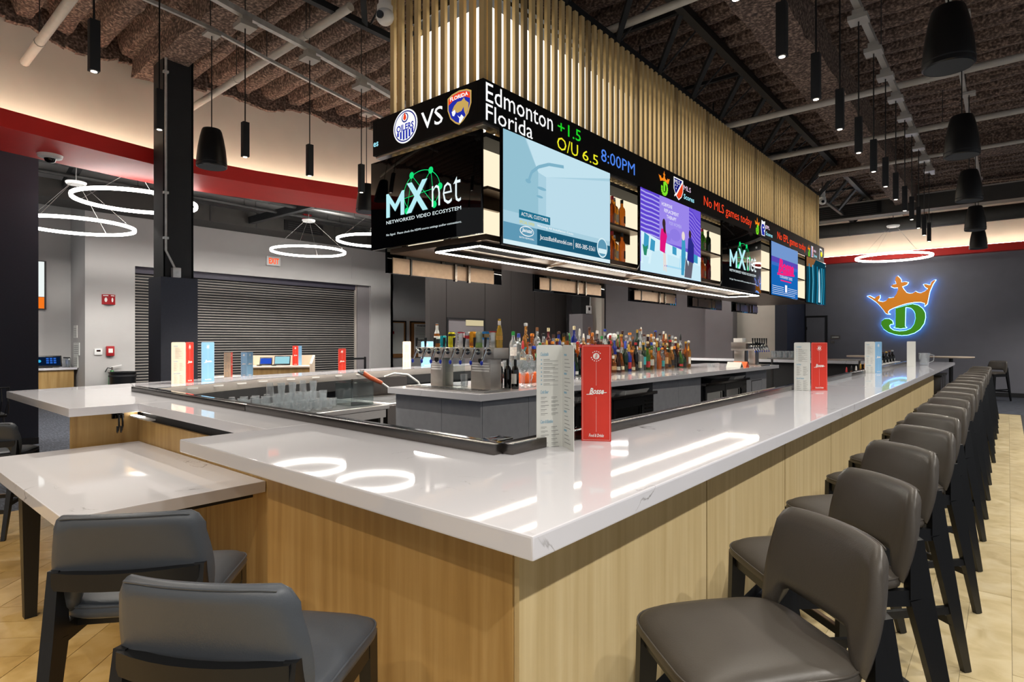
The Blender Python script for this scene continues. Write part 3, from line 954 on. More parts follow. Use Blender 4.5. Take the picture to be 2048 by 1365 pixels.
# ---- lower display frame with lit shelves between the screens
t = thing('display_frame', 'dark hanging frame with backlit shelves under the slat canopy', 'display frame', (-4.07, 9.4, 2.42))
MB().box(XL + 0.12, YN + 0.12, 2.42, XR - 0.08, 15.1, 2.47).build('bottom_deck', 'bronze', t)
MB().box(XL + 0.12, YN + 0.12, 3.30, XR - 0.08, 15.1, 3.34).build('top_deck', 'black_matte', t)
MB().box(-4.12, YN + 0.3, 2.47, -4.02, 14.95, 3.30).build('spine', 'black_matte', t)
b = MB()
TVY = [(3.747, 5.524), (6.187, 7.975), (8.781, 10.597), (11.158, 12.937), (13.595, 15.333)]
gaps = [(YN + 0.14, 3.747)] + [(TVY[i][1], TVY[i + 1][0]) for i in range(4)]
for side in (1, -1):
    xf = XR - 0.08 if side > 0 else XL + 0.13
    xb = xf - 0.25 * side
    MB().box(xb, YN + 0.14, 2.47, xb + 0.01 * side, 15.0, 3.30).build('backlit_panel', glow('shelf_glow', (1.0, 0.86, 0.62), 1.05), t)
    for gi, (a, c_) in enumerate(gaps):
        a2, c2_ = a - 0.10, c_ + 0.34
        if gi == 0:
            a2 = a
        MB().box(xb + 0.01 * side, a2, 2.86, xf, c2_, 2.885).build('shelf', 'bronze', t)
        MB().box(xb + 0.01 * side, a2, 2.75, xb + 0.05 * side, c2_, 2.86).build('shelf_rail', 'bronze', t)
        MB().box(xf - 0.03 * side, c2_ + 0.3, 2.47, xf, c2_ + 0.312, 3.30).build('upright', 'bronze', t)
MB().box(XL + 0.3, YN + 0.40, 2.47, XR - 0.32, YN + 0.41, 3.30).build('backlit_panel', MATS['shelf_glow'], t)
# slat ends showing under the ticker
fr = MB().box(-0.018, -0.05, 0, 0.018, 0.05, 0.05).mesh('batten')
fr.materials.append(MATS['gold_slat'])
tl = wloc(t)
y = YN + 0.2
while y < 15.0:
    o = link('batten', fr, t)
    o.location = Vector((XR - 0.09, y, 3.345)) - tl
    o.rotation_euler = (0, 0, PI / 2)
    y += 0.12
x = XR - 0.15
while x > XL + 0.2:
    o = link('batten', fr, t)
    o.location = Vector((x, YN + 0.09, 3.345)) - tl
    x -= 0.12
# brackets under the deck and the warm strip lights
LED = glow('led', (1.0, 0.90, 0.74), 55.0)
lt = thing('strip_light', 'bright warm strip light ringing the underside of the canopy', 'light', (-3.8, 7, 2.40))
def led(p, q):
    MB().bar(p, q, 0.05, 0.03).build('channel', 'black', lt)
    p, q = Vector(p), Vector(q)
    MB().bar(p - Vector((0, 0, 0.017)), q - Vector((0, 0, 0.017)), 0.018, 0.012).build('diffuser', LED, lt)
led((-3.52, 3.72, 2.40), (-3.52, 11.2, 2.40))
led((-4.08, 3.72, 2.40), (-4.08, 11.2, 2.40))
led((-3.54, 3.72, 2.401), (-4.06, 3.72, 2.401))
led((-3.54, 11.2, 2.401), (-4.06, 11.2, 2.401))
MB().box(-3.75, 3.78, 2.385, -3.62, 4.6, 2.415).build('driver', 'black_matte', lt)
for y in (5.2, 7.0, 9.0):
    MB().bar((-3.54, y, 2.40), (-4.06, y + 0.2, 2.40), 0.03, 0.02).build('cross_bar', 'bronze', lt)

# ---- the LED ticker ring
tk = thing('led_ticker', 'black LED ticker band with scrolling scores around the canopy', 'led ticker', (-4.07, 9.4, TK0))
for (x0, y0, x1, y1) in ((XR - 0.06, YN, XR, YE), (XL, YN, XL + 0.06, YE), (XL + 0.061, YN, XR - 0.061, YN + 0.06), (XL + 0.061, YE - 0.06, XR - 0.061, YE)):
    MB().box(x0, y0, TK0, x1, y1, TK1).build('panel', 'led_black', tk)
MB().box(XL + 0.02, YN + 0.02, TK0 - 0.025, XR - 0.02, YN + 0.10, TK0).box(XR - 0.10, YN + 0.10, TK0 - 0.025, XR - 0.02, YE - 0.02, TK0).build('underside_trim', 'steel', tk)
for nm, c_ in (('t_white', '#ffffff'), ('t_green', '#20d428'), ('t_yellow', '#f2ee2a'), ('t_blue', '#4f86f0'), ('t_red', '#ff4a26'), ('t_cyan', '#9fe6f5'), ('t_pink', '#f3d6ee'),
               ('t_orange', '#ff8c1e'), ('t_lime', '#7fe22a'), ('t_navy', '#1a1f7a'), ('t_gold', '#c9a55a'), ('t_flame', '#f0441c'), ('t_royal', '#2430a8')):
    glow(nm, c_, 1.0)
G = Face(tk, (XR, YN, TK0), (0, 1, 0), (0, 0, 1))
def T(s, x0, x1, y0, y1, m, **kw):
    return G.text('lettering', s, x0, x1, y0, y1, m, **kw)
T('Edmonton', 0.03, 0.97, 0.165, 0.325, 't_white')
T('Florida', 0.03, 0.66, 0.008, 0.148, 't_white')
T('+1.5', 1.05, 1.45, 0.185, 0.30, 't_green', bold=0.004)
T('O/U', 1.04, 1.40, 0.02, 0.145, 't_yellow')
T('6.5', 1.48, 1.78, 0.02, 0.125, 't_yellow')
T('8:00PM', 1.84, 2.58, 0.09, 0.225, 't_blue', bold=0.005)
T('MLS', 3.93, 4.16, 0.19, 0.255, 't_pink', bold=0.02)
T('Scores', 3.93, 4.27, 0.07, 0.14, 't_cyan', bold=0.02)
T('No MLS games today', 4.61, 6.66, 0.06, 0.24, 't_red', bold=0.006)
T('EPL', 7.42, 7.64, 0.18, 0.24, 't_pink', bold=0.02)
T('Scores', 7.42, 7.81, 0.06, 0.13, 't_cyan', bold=0.02)
T('No EPL games today', 8.11, 10.14, 0.045, 0.225, 't_red', bold=0.006)
T('NBA', 10.81, 11.03, 0.15, 0.20, 't_pink', bold=0.02)
T('Scores', 10.81, 11.10, 0.04, 0.11, 't_cyan', bold=0.02)

CROWN = [(0.0, 0.52), (0.10, 0.47), (0.16, 0.50), (0.19, 0.44), (0.27, 0.40), (0.34, 0.46), (0.42, 0.50), (0.45, 0.62), (0.46, 0.72), (0.38, 0.73), (0.33, 0.76), (0.40, 0.80), (0.45, 0.79), (0.44, 0.92), (0.47, 1.0),
         (0.52, 0.94), (0.53, 0.82), (0.60, 0.84), (0.63, 0.80), (0.57, 0.76), (0.53, 0.76), (0.58, 0.64), (0.66, 0.58), (0.73, 0.60), (0.80, 0.57), (0.88, 0.62), (0.90, 0.70), (0.83, 0.76), (0.90, 0.80), (0.96, 0.78), (1.0, 0.88),
         (0.95, 0.60), (0.90, 0.34), (0.88, 0.28), (0.86, 0.36), (0.74, 0.38), (0.55, 0.33), (0.35, 0.22), (0.33, 0.12), (0.28, 0.14), (0.18, 0.32)]
def crown_d(face, x0, y0, w, h, mo, mg):
    """small crown over a letter D, as on the ticker"""
    pts = [(0.0, 0.62), (0.13, 0.55), (0.2, 0.60), (0.22, 0.5), (0.30, 0.44), (0.42, 0.52), (0.46, 0.72), (0.38, 0.75), (0.46, 0.80), (0.5, 1.0), (0.54, 0.80), (0.62, 0.75), (0.54, 0.72), (0.58, 0.52), (0.70, 0.44),
           (0.78, 0.5), (0.80, 0.60), (0.87, 0.55), (1.0, 0.62), (0.90, 0.30), (0.86, 0.22), (0.70, 0.30), (0.5, 0.33), (0.30, 0.30), (0.16, 0.22)]
    pts = [(x0 + w * x, y0 + h * (0.38 + 0.62 * y)) for x, y in pts]
    face.polys('crown_emblem', [pts], mo, 2)
    q = lambda l: [(x0 + w * x, y0 + h * y) for x, y in l]
    ring = stroke(q([(0.30, 0.36), (0.27, 0.24), (0.32, 0.10), (0.48, 0.04), (0.66, 0.08), (0.76, 0.22), (0.76, 0.38), (0.68, 0.50), (0.52, 0.53)]), w * 0.14)
    ring += stroke(q([(0.50, 0.16), (0.50, 0.54)]), w * 0.16)
    face.polys('letter_emblem', ring, mg, 3)
crown_d(G, 3.19, 0.005, 0.31, 0.31, 't_orange', 't_lime')
crown_d(G, 6.82, 0.005, 0.25, 0.305, 't_orange', 't_lime')
crown_d(G, 10.29, 0.0, 0.22, 0.27, 't_orange', 't_lime')
# league shield
G.polys('shield_rim', [[(3.62, 0.305), (3.91, 0.305), (3.91, 0.15), (3.86, 0.07), (3.77, 0.02), (3.68, 0.07), (3.62, 0.15)]], 't_white', 2)
G.polys('shield_blue', [[(3.635, 0.29), (3.88, 0.29), (3.68, 0.085), (3.635, 0.15)]], 't_navy', 3)
G.polys('shield_red', [[(3.895, 0.27), (3.895, 0.15), (3.85, 0.08), (3.77, 0.035), (3.70, 0.07)]], 't_flame', 3)
G.polys('shield_tail', stroke([(3.70, 0.10), (3.64, 0.055)], 0.02), 't_white', 3)
T('MLS', 3.645, 3.80, 0.225, 0.275, 't_white', l=4, bold=0.02)
G.polys('shield_marks', [[(3.66, 0.19), (3.675, 0.19), (3.675, 0.21), (3.66, 0.21)], [(3.71, 0.19), (3.725, 0.19), (3.725, 0.21), (3.71, 0.21)], [(3.68, 0.15), (3.695, 0.15), (3.695, 0.17), (3.68, 0.17)]], 't_white', 4)
# lion emblem reduced to its head-and-crown outline
G.polys('emblem_outline', [[(7.18, 0.03), (7.36, 0.03), (7.37, 0.12), (7.40, 0.18), (7.36, 0.24), (7.38, 0.30), (7.27, 0.28), (7.18, 0.30), (7.17, 0.22), (7.14, 0.16)]], 't_white', 2)
G.polys('emblem_fill', [[(7.20, 0.04), (7.34, 0.04), (7.345, 0.12), (7.37, 0.17), (7.33, 0.22), (7.26, 0.24), (7.19, 0.22), (7.165, 0.16)]], 't_royal', 3)
G.polys('emblem_marks', [ell(7.27, 0.175, 0.035, 0.018, 10), ell(7.32, 0.12, 0.02, 0.02, 8)], 't_white', 4)
G.polys('emblem_card', [[(10.6, 0.02), (10.76, 0.02), (10.76, 0.26), (10.6, 0.26)]], 't_white', 2)
G.polys('emblem_card_blue', [[(10.61, 0.03), (10.68, 0.03), (10.65, 0.25), (10.61, 0.25)]], 't_royal', 3)
G.polys('emblem_card_red', [[(10.70, 0.03), (10.75, 0.03), (10.75, 0.25), (10.72, 0.25)]], 't_flame', 3)
G.polys('emblem_letter', stroke([(11.36, 0.04), (11.36, 0.28), (11.55, 0.28), (11.62, 0.2), (11.5, 0.12)], 0.035), 't_white', 2)
G.polys('emblem_ball', [ell(11.52, 0.17, 0.085, 0.06, 14)], 't_yellow', 3)

N = Face(tk, (XL, YN, TK0), (1, 0, 0), (0, 0, 1))          # near end of the ticker; x from its left end
X_ = lambda s_: 1.5 - s_
def E(l):
    return [(X_(a), b_) for a, b_ in l]
N.text('lettering', 'VS', X_(0.775), X_(0.485), 0.09, 0.25, 't_white', bold=0.006)
N.text('lettering', 'es', X_(1.49), X_(1.41), 0.085, 0.13, 't_cyan', bold=0.02)
cx = X_(1.0)
N.polys('badge_rim', [ell(cx, 0.182, 0.175, 0.158, 32)], 't_white', 2)
N.polys('badge_ring', [ell(cx, 0.182, 0.160, 0.144, 32)], 't_navy', 3)
N.polys('badge_field', [ell(cx, 0.182, 0.148, 0.133, 32)], 't_white', 4)
N.polys('badge_drop_rim', [ell(cx, 0.262, 0.048, 0.045, 20)], 't_navy', 5)
N.polys('badge_drop_halo', [ell(cx, 0.264, 0.036, 0.035, 20) ], 't_white', 6)
N.polys('badge_drop', [[(cx, 0.312), (cx + 0.018, 0.275), (cx + 0.022, 0.256), (cx + 0.012, 0.24), (cx, 0.236), (cx - 0.012, 0.24), (cx - 0.022, 0.256), (cx - 0.018, 0.275)]], 't_flame', 7)
N.text('lettering', 'OILERS', cx - 0.125, cx + 0.125, 0.14, 0.205, 't_royal', l=5, bold=0.03)
N.polys('badge_stripes', [[(cx - 0.115 + q * 0.042, 0.14), (cx - 0.089 + q * 0.042, 0.14), (cx - 0.089 + q * 0.042, 0.182 - 0.125 * math.sqrt(max(0, 1 - ((q - 2.5) / 3.3) ** 2))), (cx - 0.115 + q * 0.042, 0.182 - 0.125 * math.sqrt(max(0, 1 - ((q - 2.5) / 3.3) ** 2)))] for q in range(6)], 't_royal', 5)
cx = X_(0.28)
def sh(k_):
    return [(cx + x * k_, 0.178 + y * k_) for x, y in ((-0.145, 0.105), (-0.09, 0.13), (0, 0.142), (0.09, 0.13), (0.145, 0.105), (0.145, 0.0), (0.11, -0.08), (0.05, -0.13), (0, -0.155), (-0.05, -0.13), (-0.11, -0.08), (-0.145, 0.0))]
N.polys('crest_rim', [sh(1.0)], 't_gold', 2)
N.polys('crest_field', [sh(0.9)], 't_royal', 3)
N.polys('crest_band', [[(cx - 0.13, 0.22), (cx - 0.08, 0.245), (cx, 0.255), (cx + 0.08, 0.245), (cx + 0.13, 0.22), (cx + 0.13, 0.27), (cx + 0.08, 0.293), (cx, 0.303), (cx - 0.08, 0.293), (cx - 0.13, 0.27)]], 't_flame', 4)
N.text('lettering', 'FLORIDA', cx - 0.11, cx + 0.11, 0.249, 0.284, 't_white', l=5, bold=0.03)
N.polys('crest_head', [[(cx - 0.085, 0.165), (cx - 0.06, 0.20), (cx - 0.02, 0.225), (cx + 0.03, 0.222), (cx + 0.06, 0.243), (cx + 0.075, 0.215), (cx + 0.115, 0.185), (cx + 0.11, 0.13), (cx + 0.08, 0.085), (cx + 0.06, 0.13), (cx + 0.055, 0.165), (cx + 0.03, 0.135), (cx - 0.02, 0.13), (cx - 0.05, 0.15)]], 't_gold', 4)
N.polys('crest_muzzle', [[(cx - 0.09, 0.155), (cx - 0.05, 0.165), (cx - 0.04, 0.135), (cx - 0.06, 0.11), (cx - 0.08, 0.12)], [(cx - 0.02, 0.11), (cx + 0.01, 0.085), (cx + 0.03, 0.105), (cx + 0.06, 0.075), (cx + 0.02, 0.035), (cx, 0.04), (cx + 0.005, 0.075)]], 't_white', 5)

# ---- screens
def tv(name_lab, o, ex, ey, w, h, local=None):
    """a wall screen: housing behind the glass, bezel, picture"""
    o, ex, ey = Vector(o), Vector(ex), Vector(ey)
    n = ex.cross(ey).normalized()
    t = thing('television', name_lab, 'television', o + ex * (w / 2))
    MB().prism([(0, 0), (w, 0), (w, h), (0, h)], o, ex, ey, n, -0.03, 0.0).build('bezel', 'black_gloss', t, bevel=0.003)
    MB().prism([(w * 0.12, h * 0.06), (w * 0.88, h * 0.06), (w * 0.88, h * 0.75), (w * 0.12, h * 0.75)], o, ex, ey, n, -0.075, -0.03).build('housing', 'black_matte', t)
    for f in (0.38, 0.58):
        MB().prism([(w * f, h * 0.04), (w * f + 0.05, h * 0.04), (w * f + 0.05, h * 0.9), (w * f, h * 0.9)], o, ex, ey, n, -0.10, -0.075).build('mount_rail', 'steel_dark', t)
    return t, Face(t, o, ex, ey)
def mxnet(t, F, w, h):
    g, wh, cy_ = glow('mx_green', '#17e07a', 1.0), glow('mx_white', '#eefcff', 1.0), glow('mx_cyan', '#b9eef5', 1.0)
    F.polys('lettering', [[(0.165 * w + 0.18 * w * a, 0.335 * h + 0.265 * h * b_) for a, b_ in ((0, 0), (0, 1), (0.13, 1), (0.5, 0.5), (0.87, 1), (1, 1), (1, 0), (0.8, 0), (0.8, 0.6), (0.5, 0.2), (0.2, 0.6), (0.2, 0))]], cy_, 3)
    F.text('lettering', 'X', 0.365 * w, 0.565 * w, 0.335 * h, 0.66 * h, cy_, bold=0.03, l=4)
    F.text('lettering', 'net', 0.60 * w, 0.845 * w, 0.345 * h, 0.60 * h, wh, bold=-0.012, l=4)
    F.text('lettering', 'NETWORKED VIDEO ECOSYSTEM', 0.165 * w, 0.845 * w, 0.262 * h, 0.30 * h, wh, bold=0.01)
    F.text('lettering', 'No Signal.  Please check the HDMI source settings and/or connections.', 0.165 * w, 0.85 * w, 0.125 * h, 0.155 * h, wh)
    D = [(0.415, 0.735), (0.59, 0.735), (0.67, 0.545), (0.62, 0.37), (0.37, 0.365)]
    D = [(a * w, b_ * h) for a, b_ in D]
    ar = [(0.505 * w + 0.165 * w * math.cos(a), 0.54 * h + 0.22 * h * math.sin(a)) for a in [math.radians(-40 + 10 * q) for q in range(27)]]
    ln = stroke(ar, 0.006) + stroke([D[0], D[3]], 0.005) + stroke([D[0], D[4]], 0.005) + stroke([D[1], D[4]], 0.005) + stroke([D[1], D[3]], 0.005) + stroke([D[2], (0.3 * w, 0.5 * h), D[2]][:2], 0.005)
    F.polys('network_lines', ln, g, 2)
    F.polys('network_nodes', [ell(a, b_, 0.033 * h * 1.1, 0.033 * h * 1.1, 16) for a, b_ in D], g, 3)
t, Fc = tv('black television on the near end of the canopy showing a no signal logo', (XL - 0.005, YN - 0.02, 2.45), (1, 0, 0), (0, 0, 1), 1.50, 0.862)
mxnet(t, Fc, 1.50, 0.862)

# television 1: pale blue bathroom advert
def pic(name, cols):
    return [glow(name + str(i), c_, 1.0) for i, c_ in enumerate(cols)]
XT = XR + 0.035
H1 = 1.0
w = TVY[0][1] - TVY[0][0]
t, Fc = tv('television showing a pale blue bathroom advert nearest the canopy corner', (XT, TVY[0][0], 2.378), (0, 1, 0), (0, 0, 1), w, H1)
bl = pic('bath', ['#a9cfdf', '#8fbccd', '#c3e2ee', '#5f98b4', '#1f6f8d', '#1b5874', '#d7eef5', '#7fb2c8', '#2a7795', '#94c1d2', '#bcdcea'])
Fc.rect('picture', 0.012, 0.012, w - 0.012, H1 - 0.012, bl[0], 1)
Fc.polys('picture_wall', [[(0.012, 0.3), (0.5, 0.3), (0.5, 0.72), (0.3, 0.99), (0.012, 0.99)]], bl[9], 2)
Fc.polys('picture_ceiling', [[(0.32, 0.985), (w - 0.012, 0.985), (w - 0.012, 0.93), (0.62, 0.70), (0.5, 0.72)]], bl[2], 3)
Fc.polys('picture_tile', [[(0.62, 0.70), (w - 0.012, 0.9), (w - 0.012, 0.25), (0.62, 0.25)]], bl[10], 2)
Fc.polys('picture_arm', stroke([(0.36, 0.62), (0.40, 0.70), (0.50, 0.77), (0.66, 0.83), (0.9, 0.86)], 0.03), bl[7], 4)
Fc.polys('picture_shower', [ell(0.35, 0.61, 0.04, 0.02, 12), ell(0.55, 0.58, 0.07, 0.015, 12), ell(0.52, 0.5, 0.05, 0.012, 12)], bl[7], 4)
Fc.rect('picture_band', 0.012, 0.05, w - 0.012, 0.20, bl[3], 3)
Fc.rect('picture_foot', 0.012, 0.012, w - 0.012, 0.05, bl[6], 3)
Fc.rect('caption_box', 0.22, 0.262, 0.68, 0.335, bl[4], 4)
Fc.text('caption', 'ACTUAL CUSTOMER', 0.25, 0.65, 0.285, 0.318, 't_white', l=5)
Fc.text('offer', 'SPECIAL OFFER', 0.225, 0.44, 0.215, 0.242, glow('offer', '#d8cf5a', 1), l=5, bold=0.01)
Fc.text('offer', 'Waiving All Installation Costs', 0.48, 1.06, 0.215, 0.242, 't_white', l=5)
Fc.polys('logo_ring', [ell(0.33, 0.155, 0.10, 0.045, 24)], 't_white', 5)
Fc.polys('logo_field', [ell(0.33, 0.155, 0.092, 0.038, 24)], bl[3], 6)
Fc.text('logo', 'Jacuzzi', 0.255, 0.405, 0.135, 0.178, 't_white', l=7, shear=0.2, bold=0.02)
Fc.text('logo', 'BATH REMODEL', 0.225, 0.435, 0.085, 0.10, 't_white', l=5)
Fc.rect('band_dark', 0.48, 0.05, w - 0.012, 0.20, bl[5], 4)
Fc.text('web_address', 'JacuzziBathRemodel.com', 0.52, 1.04, 0.10, 0.155, 't_white', l=5)
Fc.rect('divider', 1.065, 0.085, 1.069, 0.18, 't_white', 5)
Fc.text('phone', '800-385-5561', 1.10, 1.46, 0.105, 0.152, 't_white', l=5)
Fc.polys('seal', [ell(1.60, 0.16, 0.105, 0.105, 24)], bl[6], 6)
Fc.polys('seal_inner', [ell(1.60, 0.16, 0.09, 0.09, 24)], bl[3], 7)
Fc.rect('seal_water', 1.52, 0.10, 1.68, 0.15, bl[6], 8)
# television 2: talk show on a violet set
w = TVY[1][1] - TVY[1][0]
t, Fc = tv('television showing a violet talk show set with people by white sofas', (XT, TVY[1][0], 2.368), (0, 1, 0), (0, 0, 1), w, H1)
pu = pic('talk', ['#6f57d6', '#9a86ea', '#4e33c9', '#d8f2fb', '#a7dcf2', '#3e9bc4', '#e0187f', '#3a2a2c', '#2b2a86', '#c2bff4', '#63616e', '#e9dcd6', '#c9eaf6', '#8f7ce4'])
Fc.rect('picture', 0.012, 0.012, w - 0.012, H1 - 0.012, pu[0], 1)
for q in range(22):
    y0 = 0.40 + q * 0.027
    Fc.polys('wall_wave', stroke([(0.02, y0 + 0.02), (0.15, y0 + 0.01), (0.3, y0 + 0.012), (0.5, y0 + 0.0)], 0.011), pu[2 if q % 2 else 9], 2)
    if q < 18:
        Fc.polys('wall_wave', stroke([(1.38, y0 + 0.16 - 0.004 * q), (1.5, y0 + 0.08), (1.62, y0 + 0.02), (w - 0.02, y0 - 0.02)], 0.011), pu[2 if q % 2 else 1], 2)
Fc.rect('backdrop', 0.5, 0.42, 1.38, 0.985, pu[1], 3)
for q, s_ in enumerate(('HORMONE', 'REPLACEMENT', 'THERAPY', 'FOR WOMEN')):
    Fc.text('backdrop_title', s_, 0.56 + 0.07 * q, 0.56 + 0.07 * q + (0.3, 0.42, 0.28, 0.36)[q], 0.87 - 0.07 * q, 0.915 - 0.07 * q, 't_white' if q < 3 else pu[9], l=4)
Fc.polys('backdrop_stain', [ell(0.95, 0.55, 0.16, 0.08, 14), ell(0.75, 0.50, 0.08, 0.05, 10)], pu[13], 4)
Fc.rect('stage', 0.012, 0.012, w - 0.012, 0.12, pu[12], 3)
Fc.polys('sofa', [[(0.02, 0.10), (0.02, 0.48), (0.25, 0.46), (0.5, 0.43), (0.9, 0.40), (1.2, 0.38), (1.5, 0.36), (w - 0.02, 0.35), (w - 0.02, 0.08), (1.3, 0.14), (0.7, 0.14)]], pu[3], 4)
Fc.polys('sofa_seat', [[(0.25, 0.10), (0.62, 0.12), (0.62, 0.25), (0.5, 0.30), (0.3, 0.27)], [(0.72, 0.14), (1.08, 0.14), (1.08, 0.26), (0.72, 0.28)], [(1.42, 0.08), (1.76, 0.06), (1.76, 0.22), (1.48, 0.24)]], pu[12], 5)
Fc.polys('sofa_shadow', stroke([(0.62, 0.1), (0.66, 0.3)], 0.02) + stroke([(1.08, 0.14), (1.1, 0.3)], 0.02) + stroke([(0.7, 0.13), (1.3, 0.13)], 0.02), pu[4], 6)
Fc.polys('cushion', [[(0.08, 0.30), (0.2, 0.28), (0.22, 0.44), (0.1, 0.47)], [(0.24, 0.28), (0.36, 0.27), (0.38, 0.40), (0.27, 0.42)], [(0.86, 0.30), (0.98, 0.29), (0.98, 0.39), (0.86, 0.40)], [(1.5, 0.26), (1.66, 0.25), (1.66, 0.36), (1.52, 0.37)]], pu[5], 6)
Fc.polys('plant', [[(0.09, 0.20), (0.15, 0.20), (0.19, 0.33), (0.12, 0.30), (0.05, 0.33)]], glow('plant_pic', '#2b8a6b', 1), 7)
Fc.polys('side_table', [[(0.09, 0.03), (0.16, 0.03), (0.22, 0.19), (0.05, 0.19)], [(1.6, 0.02), (1.67, 0.02), (1.74, 0.17), (1.53, 0.17)]], pu[12], 7)
Fc.polys('presenter_dress', [[(0.50, 0.30), (0.64, 0.28), (0.66, 0.40), (0.70, 0.50), (0.66, 0.58), (0.54, 0.58), (0.51, 0.48)]], pu[6], 8)
Fc.polys('presenter_hair', [ell(0.61, 0.65, 0.045, 0.06, 14), [(0.57, 0.65), (0.65, 0.65), (0.66, 0.52), (0.6, 0.55)]], pu[7], 9)
Fc.polys('presenter_legs', [[(0.60, 0.06), (0.63, 0.06), (0.64, 0.28), (0.59, 0.28)], [(0.66, 0.05), (0.69, 0.05), (0.66, 0.28), (0.62, 0.28)]], pu[11], 8)
Fc.polys('guest_dress', [[(1.12, 0.05), (1.2, 0.05), (1.26, 0.32), (1.24, 0.52), (1.14, 0.53), (1.12, 0.3)]], pu[5], 8)
Fc.polys('guest_hair', [ell(1.18, 0.57, 0.05, 0.06, 14)], pu[11], 9)
Fc.polys('guest_suit', [[(1.30, 0.26), (1.52, 0.24), (1.52, 0.5), (1.42, 0.58), (1.34, 0.56)]], pu[8], 9)
Fc.polys('guest_trousers', [[(1.22, 0.03), (1.32, 0.03), (1.36, 0.26), (1.5, 0.25), (1.44, 0.03), (1.38, 0.03), (1.34, 0.2), (1.26, 0.3)]], pu[10], 8)
Fc.polys('guest_head', [ell(1.39, 0.62, 0.04, 0.055, 14)], pu[7], 10)
# television 3: no signal; 4: event poster; 5: dark scene
w = TVY[2][1] - TVY[2][0]
t, Fc = tv('black television midway along the canopy showing a no signal logo', (XT, TVY[2][0], 2.372), (0, 1, 0), (0, 0, 1), w, H1)
mxnet(t, Fc, w, H1)
w = TVY[3][1] - TVY[3][0]
t, Fc = tv('television with a blue and pink tournament poster near the far end', (XT, TVY[3][0], 2.385), (0, 1, 0), (0, 0, 1), w, H1)
po = pic('post', ['#1766b8', '#7397cf', '#5b49b4', '#f0257f', '#f7f7ff', '#2a7fd0', '#3d6ec4'])
Fc.rect('picture', 0.012, 0.012, w - 0.012, H1 - 0.012, po[0], 1)
Fc.rect('picture_top', 0.012, 0.72, w - 0.012, H1 - 0.012, po[1], 2)
Fc.rect('picture_mid', 0.012, 0.62, w - 0.012, 0.72, po[2], 3)
Fc.rect('picture_blend', 0.012, 0.56, w - 0.012, 0.62, po[6], 3)
Fc.text('poster_title', 'Bosse', 0.42, 1.46, 0.45, 0.72, po[3], l=4, shear=0.3, bold=0.06)
Fc.polys('poster_underline', stroke([(0.36, 0.42), (1.5, 0.47)], 0.045), po[3], 5)
Fc.text('poster_line', 'TOURNAMENT SERIES', 0.5, 1.35, 0.355, 0.41, po[4], l=5, bold=0.03)
Fc.rect('poster_bar', 0.57, 0.30, 1.28, 0.325, po[3], 4)
Fc.rect('poster_badge', 0.86, 0.10, 1.0, 0.24, po[4], 4)
for q in range(5):
    Fc.rect('poster_rule', 0.06, 0.04 + q * 0.035, 0.78 if q > 1 else 1.55, 0.048 + q * 0.035, po[4], 4)
    if q > 1:
        Fc.rect('poster_rule', 1.05, 0.04 + q * 0.035, 1.7, 0.048 + q * 0.035, po[4], 4)
w = TVY[4][1] - TVY[4][0]
t, Fc = tv('television with a dark teal underwater scene at the far end', (XT, TVY[4][0], 2.37), (0, 1, 0), (0, 0, 1), w, H1)
te = pic('teal', ['#0d3a4a', '#1b86ac', '#bfe3ef', '#4a3a34', '#0a5b7c', '#58b9d6', '#8c5f3a'])
Fc.rect('picture', 0.012, 0.012, w - 0.012, H1 - 0.012, te[0], 1)
Fc.polys('picture_top', [[(0.012, 0.988), (0.8, 0.988), (0.5, 0.8), (0.012, 0.78)]], te[6], 2)
for q, (x0, c_) in enumerate(((0.2, 1), (0.5, 5), (0.62, 4), (0.9, 1), (1.2, 4), (1.32, 5), (1.5, 1), (1.62, 0))):
    Fc.polys('picture_beam', stroke([(x0, 0.02), (x0 + 0.06, 0.5), (x0 + 0.02, 0.85)], 0.07), te[c_], 3)
Fc.polys('picture_figure', [[(1.02, 0.05), (1.2, 0.05), (1.18, 0.4), (1.16, 0.7), (1.1, 0.82), (1.03, 0.72), (1.05, 0.4)]], te[2], 4)
# the screens of the far side, seen from behind and below
for i, (a, c_) in enumerate(TVY):
    w = c_ - a
    t, Fc = tv('%s television on the far side of the canopy, seen from behind' % nth(i + 1), (XL - 0.06, c_, 2.22 if i else 2.25), (0, -1, 0), (0, 0, 1), w, H1)
    Fc.rect('picture', 0.012, 0.012, w - 0.012, H1 - 0.012, [bl[0], pu[0], po[0], te[4], bl[7]][i], 1)
    MB().box(XL + 0.055, a + 0.25, 2.24, XL + 0.065, c_ - 0.25, 2.40).build('back_cover', 'bronze', t)
    MB().box(XL + 0.055, a + 0.0, 2.24, XL + 0.065, a + 0.22, 2.40).build('back_cover', 'bronze', t)
    MB().box(XL + 0.04, a + 0.225, 2.23, XL + 0.075, a + 0.245, 2.41).build('mount_rail', 'black', t)
    for f in (0.48, 0.6):
        MB().box(XL + 0.06, a + w * f, 2.22, XL + 0.09, a + w * f + 0.03, 2.42).build('mount_rail', 'steel_dark', t)
